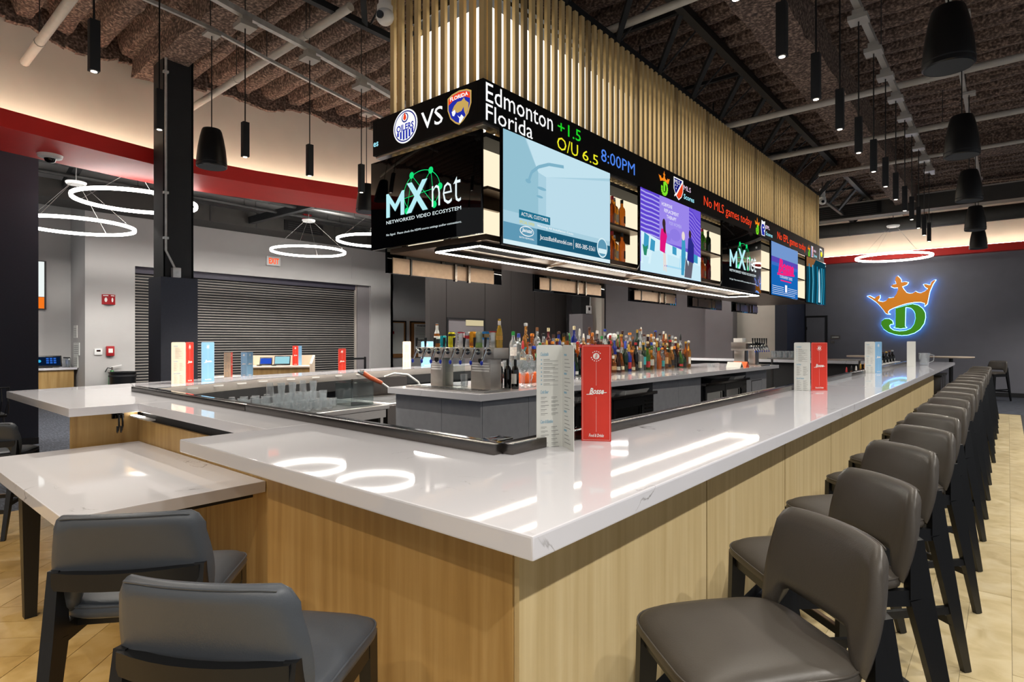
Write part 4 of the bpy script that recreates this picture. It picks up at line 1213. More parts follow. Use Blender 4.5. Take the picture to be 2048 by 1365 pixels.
# ================================================================ STOOLS
def make_stool(lab, leather):
    """local frame: faces +y, origin on the floor under the seat"""
    t = thing('bar_stool', lab, 'stool', (0, 0, 0), 0, 'upholstered bar stools')
    # seat cushion: rounded superellipse, crowned, front edge rolled
    b = MB()
    n, rings = 40, 6
    def outline(a, k_):
        ca_, sa_ = math.cos(a), math.sin(a)
        e = 0.38
        x = math.copysign(abs(ca_) ** e, ca_) * (0.235 - 0.012 * (1 - sa_) / 2) * k_
        y = 0.015 + math.copysign(abs(sa_) ** e, sa_) * 0.245 * k_
        return x, y
    prof = [(0.0, 0.756), (0.45, 0.757), (0.75, 0.754), (0.90, 0.747), (0.97, 0.735), (1.0, 0.715), (0.99, 0.700), (0.93, 0.690), (0.0, 0.690)]
    vs = []
    for k_, z in prof:
        for i in range(n):
            x, y = outline(2 * PI * i / n, max(k_, 0.001))
            dz = -0.018 * max(0, y / 0.26) ** 2 * (1 if z > 0.7 else 0.4)
            vs.append((x, y, z + dz))
    fs = [(r * n + i, r * n + (i + 1) % n, (r + 1) * n + (i + 1) % n, (r + 1) * n + i) for r in range(len(prof) - 1) for i in range(n)]
    fs = [f[::-1] for f in fs]
    b.add(vs, fs)
    seat = b.build('seat', leather, t, local=True, smooth=60, weld=True)
    pip = MB().tube([(outline(2 * PI * i / n, 0.985)[0], outline(2 * PI * i / n, 0.985)[1], 0.731 - 0.016 * max(0, outline(2 * PI * i / n, 1)[1] / 0.26) ** 2) for i in range(n)], 0.0035, 6, closed=True)
    pip.build('piping', leather, seat, local=True, smooth=60)
    # backrest: curved padded shell with an opening above the seat
    nu, nv = 24, 12
    ZT = 1.035
    def back_pt(u, v, side):
        # u in -1..1 across, v 0..1 upwards, side -1 front +1 rear
        hw = 0.215 + 0.018 * math.sin(PI * min(1, v * 1.1))
        corner = max(0.0, abs(u) - 0.80) / 0.20
        ztop = ZT - 0.045 * corner ** 2.2 - 0.006 * u * u
        mid = 1.0 if abs(u) < 0.62 else max(0.0, 1 - (abs(u) - 0.62) / 0.2)
        mid = mid * mid * (3 - 2 * mid)
        zbot = 0.715 + 0.085 * mid
        z = zbot + (ztop - zbot) * v
        lean = (z - 0.72) * 0.18
        yc = -0.195 - lean - 0.045 * (1 - abs(u) ** 2.2) * (0.4 + 0.6 * v)
        edge = min(1.0, (1 - abs(u)) / 0.16, v / 0.10 + 0.02, (1 - v) / 0.14 + 0.02)
        th = 0.026 * math.sqrt(max(0.0, 1 - (1 - max(0, edge)) ** 2)) + 0.001
        return (u * hw, yc - side * th, z)
    b = MB()
    b.grid(lambda a, c_: back_pt(a * 2 - 1, c_, -1), nu, nv)
    base = len(b.v)
    b.add([back_pt(i / nu * 2 - 1, j / nv, 1) for j in range(nv + 1) for i in range(nu + 1)],
          [(j * (nu + 1) + i, (j + 1) * (nu + 1) + i, (j + 1) * (nu + 1) + i + 1, j * (nu + 1) + i + 1) for j in range(nv) for i in range(nu)])
    rim = [i for i in range(nu + 1)] + [j * (nu + 1) + nu for j in range(1, nv + 1)] + [nv * (nu + 1) + i for i in range(nu - 1, -1, -1)] + [j * (nu + 1) for j in range(nv - 1, 0, -1)]
    b.f += [(rim[i], base + rim[i], base + rim[(i + 1) % len(rim)], rim[(i + 1) % len(rim)]) for i in range(len(rim))]
    b.f = [f for f in b.f]
    bk = b.build('backrest', leather, t, local=True, smooth=70)
    seam = MB().tube([back_pt(u, 0.975, 1) for u in [-0.84 + 1.68 * i / 24 for i in range(25)]], 0.003, 6)
    seam.build('piping', leather, bk, local=True, smooth=60)
    # curved rear rail and legs in black wood
    rl = MB()
    pts = [(x, -0.262 - 0.034 * (1 - (x / 0.2) ** 2), 0.835) for x in [-0.205 + 0.41 * i / 8 for i in range(9)]]
    nb = len(pts)
    for i, (x, y, z) in enumerate(pts):
        rl.v += [(x, y - 0.015, z - 0.026), (x, y + 0.015, z - 0.026), (x, y + 0.015, z + 0.026), (x, y - 0.015, z + 0.026)]
    rl.f += [(i * 4 + a, (i + 1) * 4 + a, (i + 1) * 4 + (a + 1) % 4, i * 4 + (a + 1) % 4) for i in range(nb - 1) for a in range(4)] + [(0, 1, 2, 3), ((nb - 1) * 4 + 3, (nb - 1) * 4 + 2, (nb - 1) * 4 + 1, (nb - 1) * 4)]
    rl.build('back_rail', 'black_wood', t, local=True, smooth=40)
    for s_ in (-1, 1):
        MB().bar((s_ * 0.203, -0.243, 0.862), (s_ * 0.200, -0.262, 0.66), 0.030, 0.050, 0.034, 0.085, up=(0, 1, 0)).bar((s_ * 0.200, -0.262, 0.66), (s_ * 0.185, -0.43, 0.0), 0.034, 0.085, 0.026, 0.036, up=(0, 1, 0)).build('leg', 'black_wood', t, local=True)
        MB().bar((s_ * 0.19, 0.205, 0.692), (s_ * 0.195, 0.235, 0.0), 0.036, 0.060, 0.026, 0.032, up=(0, 1, 0)).build('leg', 'black_wood', t, local=True)
        MB().bar((s_ * 0.193, 0.215, 0.66), (s_ * 0.199, -0.26, 0.66), 0.026, 0.055).build('side_rail', 'black_wood', t, local=True)
        MB().bar((s_ * 0.194, 0.225, 0.30), (s_ * 0.191, -0.345, 0.30), 0.022, 0.035).build('stretcher', 'black_wood', t, local=True)
    MB().bar((-0.19, 0.21, 0.66), (0.19, 0.21, 0.66), 0.026, 0.05).bar((-0.19, -0.16, 0.672), (0.19, -0.16, 0.672), 0.026, 0.03).build('seat_frame', 'black_wood', t, local=True)
    fr = MB().bar((-0.194, 0.228, 0.24), (0.194, 0.228, 0.24), 0.026, 0.035).build('footrest', 'black_wood', t, local=True)
    MB().bar((-0.175, 0.228, 0.259), (0.175, 0.228, 0.259), 0.022, 0.004).build('kick_plate', 'bronze', fr, local=True)
    MB().bar((-0.19, -0.355, 0.24), (0.19, -0.355, 0.24), 0.022, 0.035).build('stretcher', 'black_wood', t, local=True)
    return t
stool = make_stool('nearest taupe leather bar stool at the long right side of the bar', 'leather')
def put(o, x, y, ang, lab, scale=None):
    """ang: direction the sitter faces, degrees from +x"""
    if lab is None:
        o.location = (x, y, 0.005); o.rotation_euler = (0, 0, math.radians(ang - 90))
        return o
    return dup(o, (x, y, 0.005), math.radians(ang - 90), lab, scale)
put(stool, -0.557, 1.657, 229.5, None)
sy = [2.435, 3.27, 4.05]
while len(sy) < 17:
    sy.append(sy[-1] + 0.765)
for i, y in enumerate(sy):
    put(stool, -0.563 + random.uniform(-.012, .012), y, (224, 229, 230, 231)[i % 4] if i < 4 else 230 + random.uniform(-3, 3),
        '%s taupe leather bar stool from the camera along the right side of the bar' % nth(i + 2))
gs = make_stool('grey leather bar stool nearest the camera before the near counter', 'leather_grey')
put(gs, -1.489, 0.766, 122.5, None)
put(gs, -2.248, 0.775, 139.8, 'grey leather bar stool drawn up to the right end of the low table')
put(gs, -6.40, 0.95, 152, 'grey stool with olive lit seat beyond the left end of the low table', (1.0, 1.0, 0.87))
fs_ = dup(stool, (-0.32, 19.4, 0.0), math.radians(150), 'dark stool standing alone by the far charcoal wall')
# pub table by the far wall
t = thing('pub_table', 'round topped pale pub table by the far charcoal wall', 'table', (-1.15, 19.3, 0))
MB().lathe([(0.0, 1.09), (0.48, 1.09), (0.50, 1.11), (0.50, 1.13), (0.0, 1.14)], 32, (-1.15, 19.3, 0)).build('tabletop', 'paper_cream', t, smooth=40)
MB().lathe([(0.045, 0.02), (0.045, 1.09)], 14, (-1.15, 19.3, 0)).build('post', 'black', t, smooth=40)
MB().lathe([(0.34, 0.0), (0.34, 0.015), (0.06, 0.05), (0.0, 0.05)], 24, (-1.15, 19.3, 0)).build('base', 'black', t, smooth=40)
t = thing('pub_table', 'narrow pale pub table left of the white menu by the far wall', 'table', (-3.1, 19.4, 0))
MB().lathe([(0.0, 1.08), (0.5, 1.08), (0.5, 1.12), (0.0, 1.12)], 24, (-3.1, 19.4, 0)).build('tabletop', 'paper_cream', t, smooth=40)
MB().lathe([(0.045, 0.02), (0.045, 1.08)], 14, (-3.1, 19.4, 0)).build('post', 'black', t, smooth=40)
MB().lathe([(0.3, 0.0), (0.3, 0.015), (0.06, 0.05), (0.0, 0.05)], 24, (-3.1, 19.4, 0)).build('base', 'black', t, smooth=40)
# wire chair at the left edge
t = thing('wire_chair', 'black wire back chair in front of the navy wall', 'chair', (-9.55, 1.25, 0))
O = Vector((-9.55, 1.25, 0))
b = MB()
for q in range(9):
    x = -0.22 + q * 0.055
    MB().tube([O + Vector((0.24, x * 0.9, 0.66)), O + Vector((0.27, x, 0.82)), O + Vector((0.22, x, 0.98))], 0.005, 6).build('back_wire', 'black', t)
MB().tube([O + Vector((0.22, -0.23, 0.66)), O + Vector((0.22, -0.24, 0.98)), O + Vector((0.22, 0.24, 0.98)), O + Vector((0.22, 0.23, 0.66))], 0.009, 8).build('back_frame', 'black', t)
MB().box(O.x - 0.2, O.y - 0.22, 0.62, O.x + 0.24, O.y + 0.22, 0.66).build('seat', 'black', t, bevel=0.01)
for sx in (-1, 1):
    for s2 in (-1, 1):
        MB().tube([O + Vector((sx * 0.18, s2 * 0.19, 0.62)), O + Vector((sx * 0.24, s2 * 0.24, 0.0))], 0.012, 8).build('leg', 'black', t)
MB().tube([O + Vector((-0.21, -0.21, 0.25)), O + Vector((0.21, -0.21, 0.25)), O + Vector((0.21, 0.21, 0.25)), O + Vector((-0.21, 0.21, 0.25))], 0.009, 8, closed=True).build('foot_ring', 'black', t)

# ================================================================ MENUS
def menu(lab, pts, z, mats, H=0.468, faces=None):
    """folded card standing on edge; pts: plan polyline, one panel between each pair of points. faces: per panel, list of print kinds"""
    t = thing('folded_menu', lab, 'menu', (pts[0][0], pts[0][1], z), 0, 'standing menus')
    for i, (p, q) in enumerate(zip(pts, pts[1:])):
        p, q = Vector((*p, z)), Vector((*q, z))
        d = (q - p)
        W = d.length
        d.normalize()
        n = d.cross(Vector((0, 0, 1)))
        r = 0.012
        out = [(0, 0), (W, 0)] + [(W - r + r * math.cos(a), H - r + r * math.sin(a)) for a in (0, PI / 4, PI / 2)] + [(r - r * math.sin(a), H - r + r * math.cos(a)) for a in (0, PI / 4, PI / 2)]
        pn = MB().prism(out, p, d, (0, 0, 1), n, -0.002, 0.0).build('panel', mats[i], t)
        f = Face(pn, p, d, (0, 0, 1))
        kind = (faces or [None] * 9)[i]
        if kind == 'cover':
            f.polys('border', stroke([(0.006, 0.006), (W - 0.006, 0.006), (W - 0.006, H - 0.006), (0.006, H - 0.006), (0.006, 0.006)], 0.0008), 'ink_white')
            f.polys('badge', [ell(W / 2, H - 0.056, 0.0155, 0.0155, 20)], 'ink_white')
            f.text('badge_letter', 'B', W / 2 - 0.006, W / 2 + 0.006, H - 0.066, H - 0.046, mats[i], shear=0.35)
            f.polys('badge_ring', stroke([(W / 2 + 0.024 * math.cos(a), H - 0.056 + 0.024 * math.sin(a)) for a in [math.radians(30 + 12 * k_) for k_ in range(11)]], 0.004)[::2] + stroke([(W / 2 + 0.024 * math.cos(a), H - 0.056 + 0.024 * math.sin(a)) for a in [math.radians(190 + 13 * k_) for k_ in range(13)]], 0.004)[::2], 'ink_white')
            f.rect('rule', W / 2 - 0.0004, 0.27, W / 2 + 0.0004, H - 0.086, 'ink_white')
            f.rect('rule', W / 2 - 0.0004, 0.045, W / 2 + 0.0004, 0.215, 'ink_white')
            f.text('title', 'Bosse', W * 0.27, W * 0.76, 0.228, 0.258, 'ink_white', shear=0.35, bold=0.03)
            f.polys('title_line', stroke([(W * 0.17, 0.226), (W * 0.40, 0.227)], 0.0035) + stroke([(W * 0.66, 0.234), (W * 0.85, 0.237)], 0.0035), 'ink_white')
            f.text('subtitle', 'Food & Drinks', W * 0.25, W * 0.76, 0.020, 0.036, 'ink_white', shear=0.35, bold=0.02)
        elif kind == 'list':
            hd, ln = [], []
            y = H - 0.05
            for sec, (title, rows) in enumerate((('Cocktails', 7), ('Craft Beer', 5), ('Cans & Bottles', 6))):
                f.text('heading', title, W * 0.14, W * (0.45 if sec < 2 else 0.62), y, y + 0.016, 'ink_blue', shear=0.3, bold=0.02)
                y -= 0.018
                for r_ in range(rows):
                    if sec == 0:
                        ln.append([(W * 0.26, y), (W * (0.5 + 0.1 * (r_ % 3)), y), (W * (0.5 + 0.1 * (r_ % 3)), y + 0.0022), (W * 0.26, y + 0.0022)])
                        ln.append([(W * 0.26, y - 0.006), (W * 0.82, y - 0.006), (W * 0.82, y - 0.0045), (W * 0.26, y - 0.0045)])
                        hd.append([(W * 0.16, y - 0.003), (W * 0.2, y - 0.003), (W * 0.2, y + 0.003), (W * 0.16, y + 0.003)])
                        y -= 0.0185
                    else:
                        for c0 in (0.16, 0.56):
                            ln.append([(W * c0, y), (W * (c0 + 0.22 + 0.04 * (r_ % 3)), y), (W * (c0 + 0.22 + 0.04 * (r_ % 3)), y + 0.0022), (W * c0, y + 0.0022)])
                            ln.append([(W * c0, y - 0.006), (W * (c0 + 0.16), y - 0.006), (W * (c0 + 0.16), y - 0.0045), (W * c0, y - 0.0045)])
                        y -= 0.0185
                y -= 0.025
            f.polys('text_lines', ln, 'ink_grey')
            f.polys('bullets', hd, 'ink_blue')
        elif kind == 'side':
            ln, hd = [], []
            y = H - 0.05
            for r_ in range(24):
                if r_ % 5 == 0:
                    hd.append([(W * 0.16, y), (W * 0.4, y), (W * 0.4, y + 0.009), (W * 0.16, y + 0.009)])
                else:
                    ln.append([(W * 0.2, y), (W * (0.5 + 0.08 * (r_ % 4)), y), (W * (0.5 + 0.08 * (r_ % 4)), y + 0.0024), (W * 0.2, y + 0.0024)])
                y -= 0.0172
            f.polys('text_lines', ln, 'ink_grey')
            f.polys('headings', hd, 'ink_blue')
    return t
Z0 = TOP + 0.0005
menu('open white drinks menu standing nearest the camera on the right counter', [(-1.633, 2.10), (-1.573, 2.219), (-1.456, 2.138)], Z0, ['paper', 'paper'], faces=['list', 'side'])
menu('red folded menu standing beside the nearest white menu', [(-1.587, 2.397), (-1.462, 2.466), (-1.60, 2.53)], Z0, ['paper_red', 'paper_red'], faces=['cover', None])
menu('white list menu standing midway along the right counter', [(-1.6, 6.164), (-1.465, 6.21), (-1.56, 6.34)], Z0, ['paper', 'paper'], faces=['list', None])
menu('red folded menu standing beside the midway white menu', [(-1.46, 6.222), (-1.342, 6.335), (-1.44, 6.46)], Z0, ['paper_red', 'paper_red'], faces=['cover', None])
menu('white and pale blue menu third along the right counter', [(-1.62, 10.0), (-1.50, 10.07), (-1.43, 10.19)], Z0, ['paper', 'paper_blue'], faces=['list', 'cover'])
menu('plain white menu furthest along the right counter', [(-1.44, 13.1), (-1.31, 13.16), (-1.33, 13.30)], Z0, ['paper', 'paper'], faces=[None, None])
menu('cream and red menu on the left counter before the column', [(-7.10, 2.52), (-7.13, 2.68), (-7.22, 2.80)], Z0, ['paper_cream', 'paper_red'], faces=['list', 'cover'])
menu('pale blue menu on the left counter right of the column', [(-7.18, 2.87), (-7.24, 3.04), (-7.36, 2.97)], Z0, ['paper_blue', 'paper_blue'], faces=['cover', None])
menu('cream menu on the left counter beside the tap tower', [(-8.25, 6.72), (-8.22, 6.88), (-8.36, 6.90)], Z0, ['paper_cream', 'paper_cream'], faces=['list', None])
menu('pale blue menu on the left counter behind the tap tower', [(-8.25, 7.15), (-8.22, 7.42), (-8.36, 7.44)], Z0, ['paper_blue', 'paper_blue'], faces=['cover', None])
def pub(x, y, z, r, lab, m='paper_cream'):
    t = thing('pub_table', lab, 'table', (x, y, 0))
    MB().lathe([(0.0, z - 0.04), (r, z - 0.04), (r, z), (0.0, z)], 28, (x, y, 0)).build('tabletop', m, t, smooth=40)
    MB().lathe([(0.04, 0.02), (0.04, z - 0.04)], 12, (x, y, 0)).build('post', 'black', t, smooth=40)
    MB().lathe([(0.3, 0.0), (0.3, 0.015), (0.05, 0.05), (0.0, 0.05)], 20, (x, y, 0)).build('base', 'black', t, smooth=40)
pub(-11.3, 5.15, 0.86, 0.5, 'pub table with two menus in front of the shutter')
pub(-9.2, 6.1, 0.94, 0.35, 'pub table with a single red menu beyond the left counter')
menu('pink and red menu on the pub table before the shutter', [(-11.30, 4.92), (-11.28, 5.04), (-11.38, 5.12)], 0.861, ['paper_cream', 'paper_red'], faces=['list', 'cover'])
menu('two tone blue menu on the pub table before the shutter', [(-11.34, 5.26), (-11.24, 5.33), (-11.32, 5.49)], 0.861, ['paper_blue', 'paper_blue'], faces=['cover', 'cover'])
menu('lone red menu on the pub table beyond the left counter', [(-9.2, 6.02), (-9.14, 6.14), (-9.3, 6.16)], 0.941, ['paper_red', 'paper_red'], faces=['cover', None])
# glass pitcher at the far end
t = thing('glass_pitcher', 'clear glass pitcher behind the furthest white menu', 'pitcher', (-1.25, 13.95, TOP))
MB().lathe([(0.0, 0.0), (0.07, 0.0), (0.075, 0.02), (0.095, 0.22), (0.10, 0.24), (0.094, 0.24), (0.07, 0.025), (0.0, 0.02)], 20, (-1.25, 13.95, TOP)).build('jug', 'clear_glass', t, smooth=50)
MB().tube([(-1.17, 13.99, 1.29), (-1.10, 14.03, 1.27), (-1.11, 14.02, 1.16), (-1.18, 13.98, 1.12)], 0.009, 8).build('handle', 'clear_glass', t, smooth=60)
# ================================================================ TAP TOWERS
def tap(parent, x, y, z, hz=0.0):
    """one beer faucet: shank, body, spout with blue plug, black handle; spout towards -y"""
    f = MB().tube([(x, y, z), (x, y - 0.06, z)], 0.013, 10).build('faucet', 'chrome', parent, smooth=60)
    MB().lathe([(0.028, 0), (0.028, 0.008), (0.02, 0.012)], 14, (0, 0, 0))
    MB().tube([(x, y - 0.002, z), (x, y - 0.012, z)], 0.03, 14).build('flange', 'chrome', f, smooth=60)
    MB().tube([(x, y - 0.06, z + 0.025), (x, y - 0.062, z), (x, y - 0.075, z - 0.03), (x - 0.004, y - 0.10, z - 0.085)], [0.013, 0.018, 0.012, 0.009], 10).build('spout', 'chrome', f, smooth=60)
    MB().tube([(x, y - 0.060, z + 0.025), (x, y - 0.060, z + 0.045)], 0.010, 10).build('stem', 'chrome', f, smooth=60)
    MB().tube([(x, y - 0.060, z + 0.045), (x, y - 0.055, z + 0.135)], [0.009, 0.015], 10).build('handle', 'black', f, smooth=60)
    MB().lathe([(0.0, -0.03), (0.012, -0.02), (0.014, 0.0), (0.009, 0.012), (0.0, 0.012)], 10, (x - 0.005, y - 0.104, z - 0.095)).build('plug', mat('blue_plug', '#2b45c4', 0.4, noise=0.05), f, smooth=60)
t = thing('beer_tap_tower', 'stainless beer tower with eight taps at the near end of the island', 'beer tower', (-4.2, 4.15, TOP))
MB().box(-4.72, 4.05, 1.385, -3.65, 4.26, 1.487).build('manifold', 'brushed', t, bevel=0.003)
for x0, x1 in ((-4.56, -4.38), (-3.98, -3.72)):
    lg = MB().box(x0, 4.08, 1.092, x1, 4.23, 1.385).build('leg', 'brushed', t, bevel=0.002)
    for q in range(4):
        MB().box(x0 + 0.01 + 0.008 * (q % 2), 4.078, 1.26 + q * 0.024, x1 - 0.02 + 0.008 * (q % 2), 4.08, 1.275 + q * 0.024).build('name_strip', 'ink_white', lg)
    MB().tube([((x0 + x1) / 2, 4.08, 1.365), ((x0 + x1) / 2, 4.077, 1.365)], 0.03, 16).build('grommet', 'black_matte', lg)
MB().box(-4.36, 4.10, 1.10, -4.20, 4.22, 1.385).build('glass_screen', 'acrylic', t)
MB().box(-4.78, 3.93, 1.0705, -3.66, 4.30, 1.092).build('drip_tray', 'steel', t, bevel=0.004)
for q in range(12):
    MB().box(-4.72 + q * 0.087, 3.95, 1.092, -4.65 + q * 0.087, 4.03, 1.094).build('drip_slot', 'black_matte', t)
for q in range(8):
    tap(t, -4.68 + q * 0.139, 4.05, 1.45)
# bottles and cans on the tower
def lathe_bottle(prof, n=14):
    return MB().lathe(prof, n).mesh('bottle_glass', smooth=50)
def can(x, y, z, h, r, lab, col, band=None, mark=None):
    t = thing('drink_can', lab, 'can', (x, y, z), 0, 'cans on the tap tower')
    MB().lathe([(r * 0.80, 0), (r, 0.012), (r, h - 0.018), (r * 0.82, h - 0.004)], 18, (x, y, z)).build('can_body', mat('can_' + col[1:], col, 0.25, 0.55, noise=0.12, nscale=30), t, smooth=50)
    MB().lathe([(r * 0.82, h - 0.004), (r * 0.84, h), (r * 0.76, h), (r * 0.74, h - 0.004), (0, h - 0.004)], 18, (x, y, z)).build('can_end', 'steel', t, smooth=50)
    if band:
        for (z0, z1, c_) in band:
            MB().lathe([(r + 0.0006, z0 * h), (r + 0.0006, z1 * h)], 18, (x, y, z)).build('print_band', mat('can_' + c_[1:], c_, 0.3, 0.3, noise=0.05), t, smooth=50)
    if mark:
        b = MB()
        vs, fs = text_geo(mark, 0, 0.02)
        b.add([(x - (r + 0.001) * math.sin((0.5 - v) * 0.8 + 0.35), y - (r + 0.001) * math.cos((0.5 - v) * 0.8 + 0.35), z + h * (0.15 + 0.75 * u)) for u, v in vs], fs)
        b.build('lettering', 'ink_dark', t)
ZT_ = 1.488
can(-4.445, 4.15, ZT_, 0.122, 0.033, 'short teal can beside the brown beer bottle on the tower', '#1fa9b8', [(0.12, 0.2, '#0c5a78')])
can(-4.32, 4.15, ZT_, 0.158, 0.036, 'tall yellow can on the tap tower', '#d7cf2a', [(0.72, 0.86, '#3d3a12')])
can(-4.185, 4.15, ZT_, 0.158, 0.036, 'white can with upright dark lettering on the tap tower', '#d9d9dd', [(0.9, 0.97, '#b0203a')], 'ULTRA')
can(-4.105, 4.17, ZT_, 0.158, 0.036, 'silver can with red emblem on the tap tower', '#bfc3cb', [(0.55, 0.75, '#c42d34')])
can(-4.02, 4.15, ZT_, 0.160, 0.036, 'orange can on the tap tower', '#e39a24', [(0.1, 0.3, '#a85f12')])
can(-3.935, 4.15, ZT_, 0.158, 0.036, 'silver green can on the tap tower', '#aeb9a8', [(0.0, 0.3, '#7d9a58')])
can(-3.845, 4.15, ZT_, 0.158, 0.036, 'blue and white can with yellow sun on the tap tower', '#c8d3e6', [(0.5, 0.98, '#2b7fc0'), (0.62, 0.84, '#e8b83c')])
can(-3.755, 4.15, ZT_, 0.160, 0.036, 'white can with red rim and upright lettering on the tap tower', '#d9dcdc', [(0.92, 0.98, '#b03036')], 'NUTRL')
BOT_B = [(0.030, 0), (0.031, 0.01), (0.031, 0.12), (0.026, 0.145), (0.013, 0.185), (0.013, 0.225), (0.015, 0.228), (0.015, 0.24), (0.0, 0.24)]
t = thing('beer_bottle', 'brown beer bottle with white neck foil at the left of the tower', 'bottle', (-4.54, 4.15, ZT_))
MB().lathe(BOT_B, 16, (-4.54, 4.15, ZT_)).build('bottle_glass', mat('amber_beer', '#b5671c', 0.08, trans=0.5, noise=0.1), t, smooth=50)
MB().lathe([(0.0275, 0.142), (0.0145, 0.186), (0.0145, 0.242), (0.0, 0.243)], 16, (-4.54, 4.15, ZT_)).build('neck_foil', 'white_plastic', t, smooth=50)
MB().lathe([(0.0318, 0.04), (0.0318, 0.10)], 16, (-4.54, 4.15, ZT_)).build('label_band', 'ink_dark', t, smooth=50)
MB().lathe([(0.0320, 0.085), (0.0320, 0.115)], 16, (-4.54, 4.15, ZT_)).build('label_band', 'ink_white', t, smooth=50)
t = thing('beer_bottle', 'tall golden beer bottle at the right end of the tower', 'bottle', (-3.69, 4.17, ZT_))
MB().lathe([(r * 1.0, z * 1.15) for r, z in BOT_B], 16, (-3.69, 4.17, ZT_)).build('bottle_glass', mat('gold_beer', '#d9b23c', 0.06, trans=0.6, noise=0.1), t, smooth=50)
MB().lathe([(0.0318, 0.075), (0.0318, 0.115)], 16, (-3.69, 4.17, ZT_)).build('label_band', mat('beer_label', '#d9a34a', 0.5, noise=0.1), t, smooth=50)
MB().lathe([(0.0145, 0.215), (0.0145, 0.255)], 16, (-3.69, 4.17, ZT_)).build('neck_foil', 'ink_white', t, smooth=50)
# wine bottles between and beside the tower legs
WINE = [(0.036, 0), (0.0375, 0.008), (0.0375, 0.19), (0.030, 0.215), (0.0145, 0.235), (0.0145, 0.295), (0.0, 0.296)]
wm = mat('wine_glass', '#08090b', 0.06, noise=0.1, spec=0.7)
def wine(x, y, lab, lc):
    t = thing('wine_bottle', lab, 'bottle', (x, y, TOP), 0, 'wine bottles at the tap tower')
    MB().lathe(WINE, 16, (x, y, TOP + 0.001)).build('bottle_glass', wm, t, smooth=50)
    MB().lathe([(0.0150, 0.232), (0.0150, 0.298), (0, 0.299)], 12, (x, y, TOP + 0.001)).build('foil', 'black', t, smooth=50)
    if lc:
        b = MB()
        n = 10
        vs = []
        for i in range(n + 1):
            a = math.radians(-150 + 120 * i / n)
            vs += [(x + 0.0382 * math.cos(a), y + 0.0382 * math.sin(a), TOP + 0.055), (x + 0.0382 * math.cos(a), y + 0.0382 * math.sin(a), TOP + 0.155)]
        b.add(vs, [(2 * i, 2 * i + 2, 2 * i + 3, 2 * i + 1) for i in range(n)])
        b.build('label', lc, t, smooth=60)
for i, (x, y, lab, lc) in enumerate(((-4.17, 4.36, 'wine bottle with cream label behind the left tower leg', 'paper_cream'), (-4.08, 4.42, 'wine bottle with dark label between the tower legs', None), (-4.02, 4.36, 'wine bottle just left of the right tower leg', None),
                                     (-3.89, 4.37, 'wine bottle with pale label just right of the tower', 'paper'), (-3.86, 4.49, 'dark wine bottle second right of the tower', None), (-3.77, 4.50, 'wine bottle with grey label third right of the tower', 'paper'),
                                     (-3.98, 4.50, 'unlabelled wine bottle hidden behind the pale labelled one', None))):
    wine(x, y, lab, lc)
t = thing('tumbler', 'ribbed glass tumbler standing before the wine bottles on the tower tray', 'glass', (-4.13, 4.14, 1.093))
MB().lathe([(0.0, 0.0), (0.034, 0.0), (0.042, 0.13), (0.039, 0.13), (0.032, 0.01), (0.0, 0.01)], 12, (-4.13, 4.14, 1.094)).build('bowl', 'clear_glass', t, smooth=20)
# wine glasses behind the tower
WG = MB().lathe([(0.034, 0), (0.033, 0.004), (0.005, 0.01), (0.004, 0.085), (0.012, 0.10), (0.034, 0.13), (0.038, 0.16), (0.030, 0.205), (0.0285, 0.205), (0.0365, 0.16), (0.032, 0.131), (0.0, 0.105)], 14).mesh('bowl', smooth=60)
WG.materials.append(MATS['clear_glass'])
k = 0
for r_ in range(3):
    for c_ in range(3):
        k += 1
        o = link('wine_glass', WG)
        o.location = (-3.80 - 0.12 * r_, 4.68 + 0.12 * c_, TOP + 0.001)
        o.scale = (1.3, 1.3, 1.35)
        tag(o, 'clear stemmed wine glass, %s in the %s row right of the tower' % (nth(c_ + 1), ('front', 'middle', 'back')[r_]), 'glass', 'wine glasses on the island')
def obox(x, y, lab, m, l=0.36):
    o = thing('caddy_box', lab, 'box', (x, y, TOP))
    MB().box(x - 0.1, y, TOP + 0.001, x + 0.1, y + l, TOP + 0.115).build('body', m, o, bevel=0.004)
    f = Face(o, (x + 0.1, y, TOP), (0, 1, 0), (0, 0, 1))
    f.polys('emblem', stroke([(0.12, 0.03), (0.15, 0.06), (0.14, 0.09), (0.17, 0.095)], 0.012), 'ink_white', 2)
obox(-4.26, 5.12, 'low orange caddy box behind the wine glasses', 'orange_plastic', 0.5)
# far tap tower
t = thing('beer_tap_tower', 'stainless beer tower with seven taps at the far end of the island', 'beer tower', (-3.85, 11.55, TOP))
MB().box(-4.15, 11.55, 1.36, -3.68, 11.85, 1.52).build('manifold', 'steel', t, bevel=0.004)
MB().box(-4.10, 11.58, 1.09, -3.90, 11.8, 1.36).build('leg', 'steel', t, bevel=0.004)
MB().box(-3.82, 11.58, 1.09, -3.70, 11.8, 1.36).build('leg', 'steel', t, bevel=0.004)
MB().box(-4.2, 11.45, 1.0705, -3.55, 12.0, 1.09).build('drip_tray', 'steel', t, bevel=0.003)
def tap_x(parent, x, y, z):
    f = MB().tube([(x, y, z), (x + 0.06, y, z)], 0.013, 8).build('faucet', 'chrome', parent, smooth=60)
    MB().tube([(x + 0.06, y, z + 0.025), (x + 0.062, y, z), (x + 0.10, y, z - 0.085)], [0.013, 0.018, 0.009], 8).build('spout', 'chrome', f, smooth=60)
    MB().tube([(x + 0.06, y, z + 0.03), (x + 0.055, y, z + 0.15)], [0.009, 0.016], 8).build('handle', 'black', f, smooth=60)
    MB().lathe([(0.0, -0.03), (0.014, 0.0), (0.0, 0.012)], 8, (x + 0.104, y, z - 0.095)).build('plug', MATS['blue_plug'], f, smooth=60)
for q in range(7):
    tap_x(t, -3.68, 11.20 + q * 0.135, 1.45)
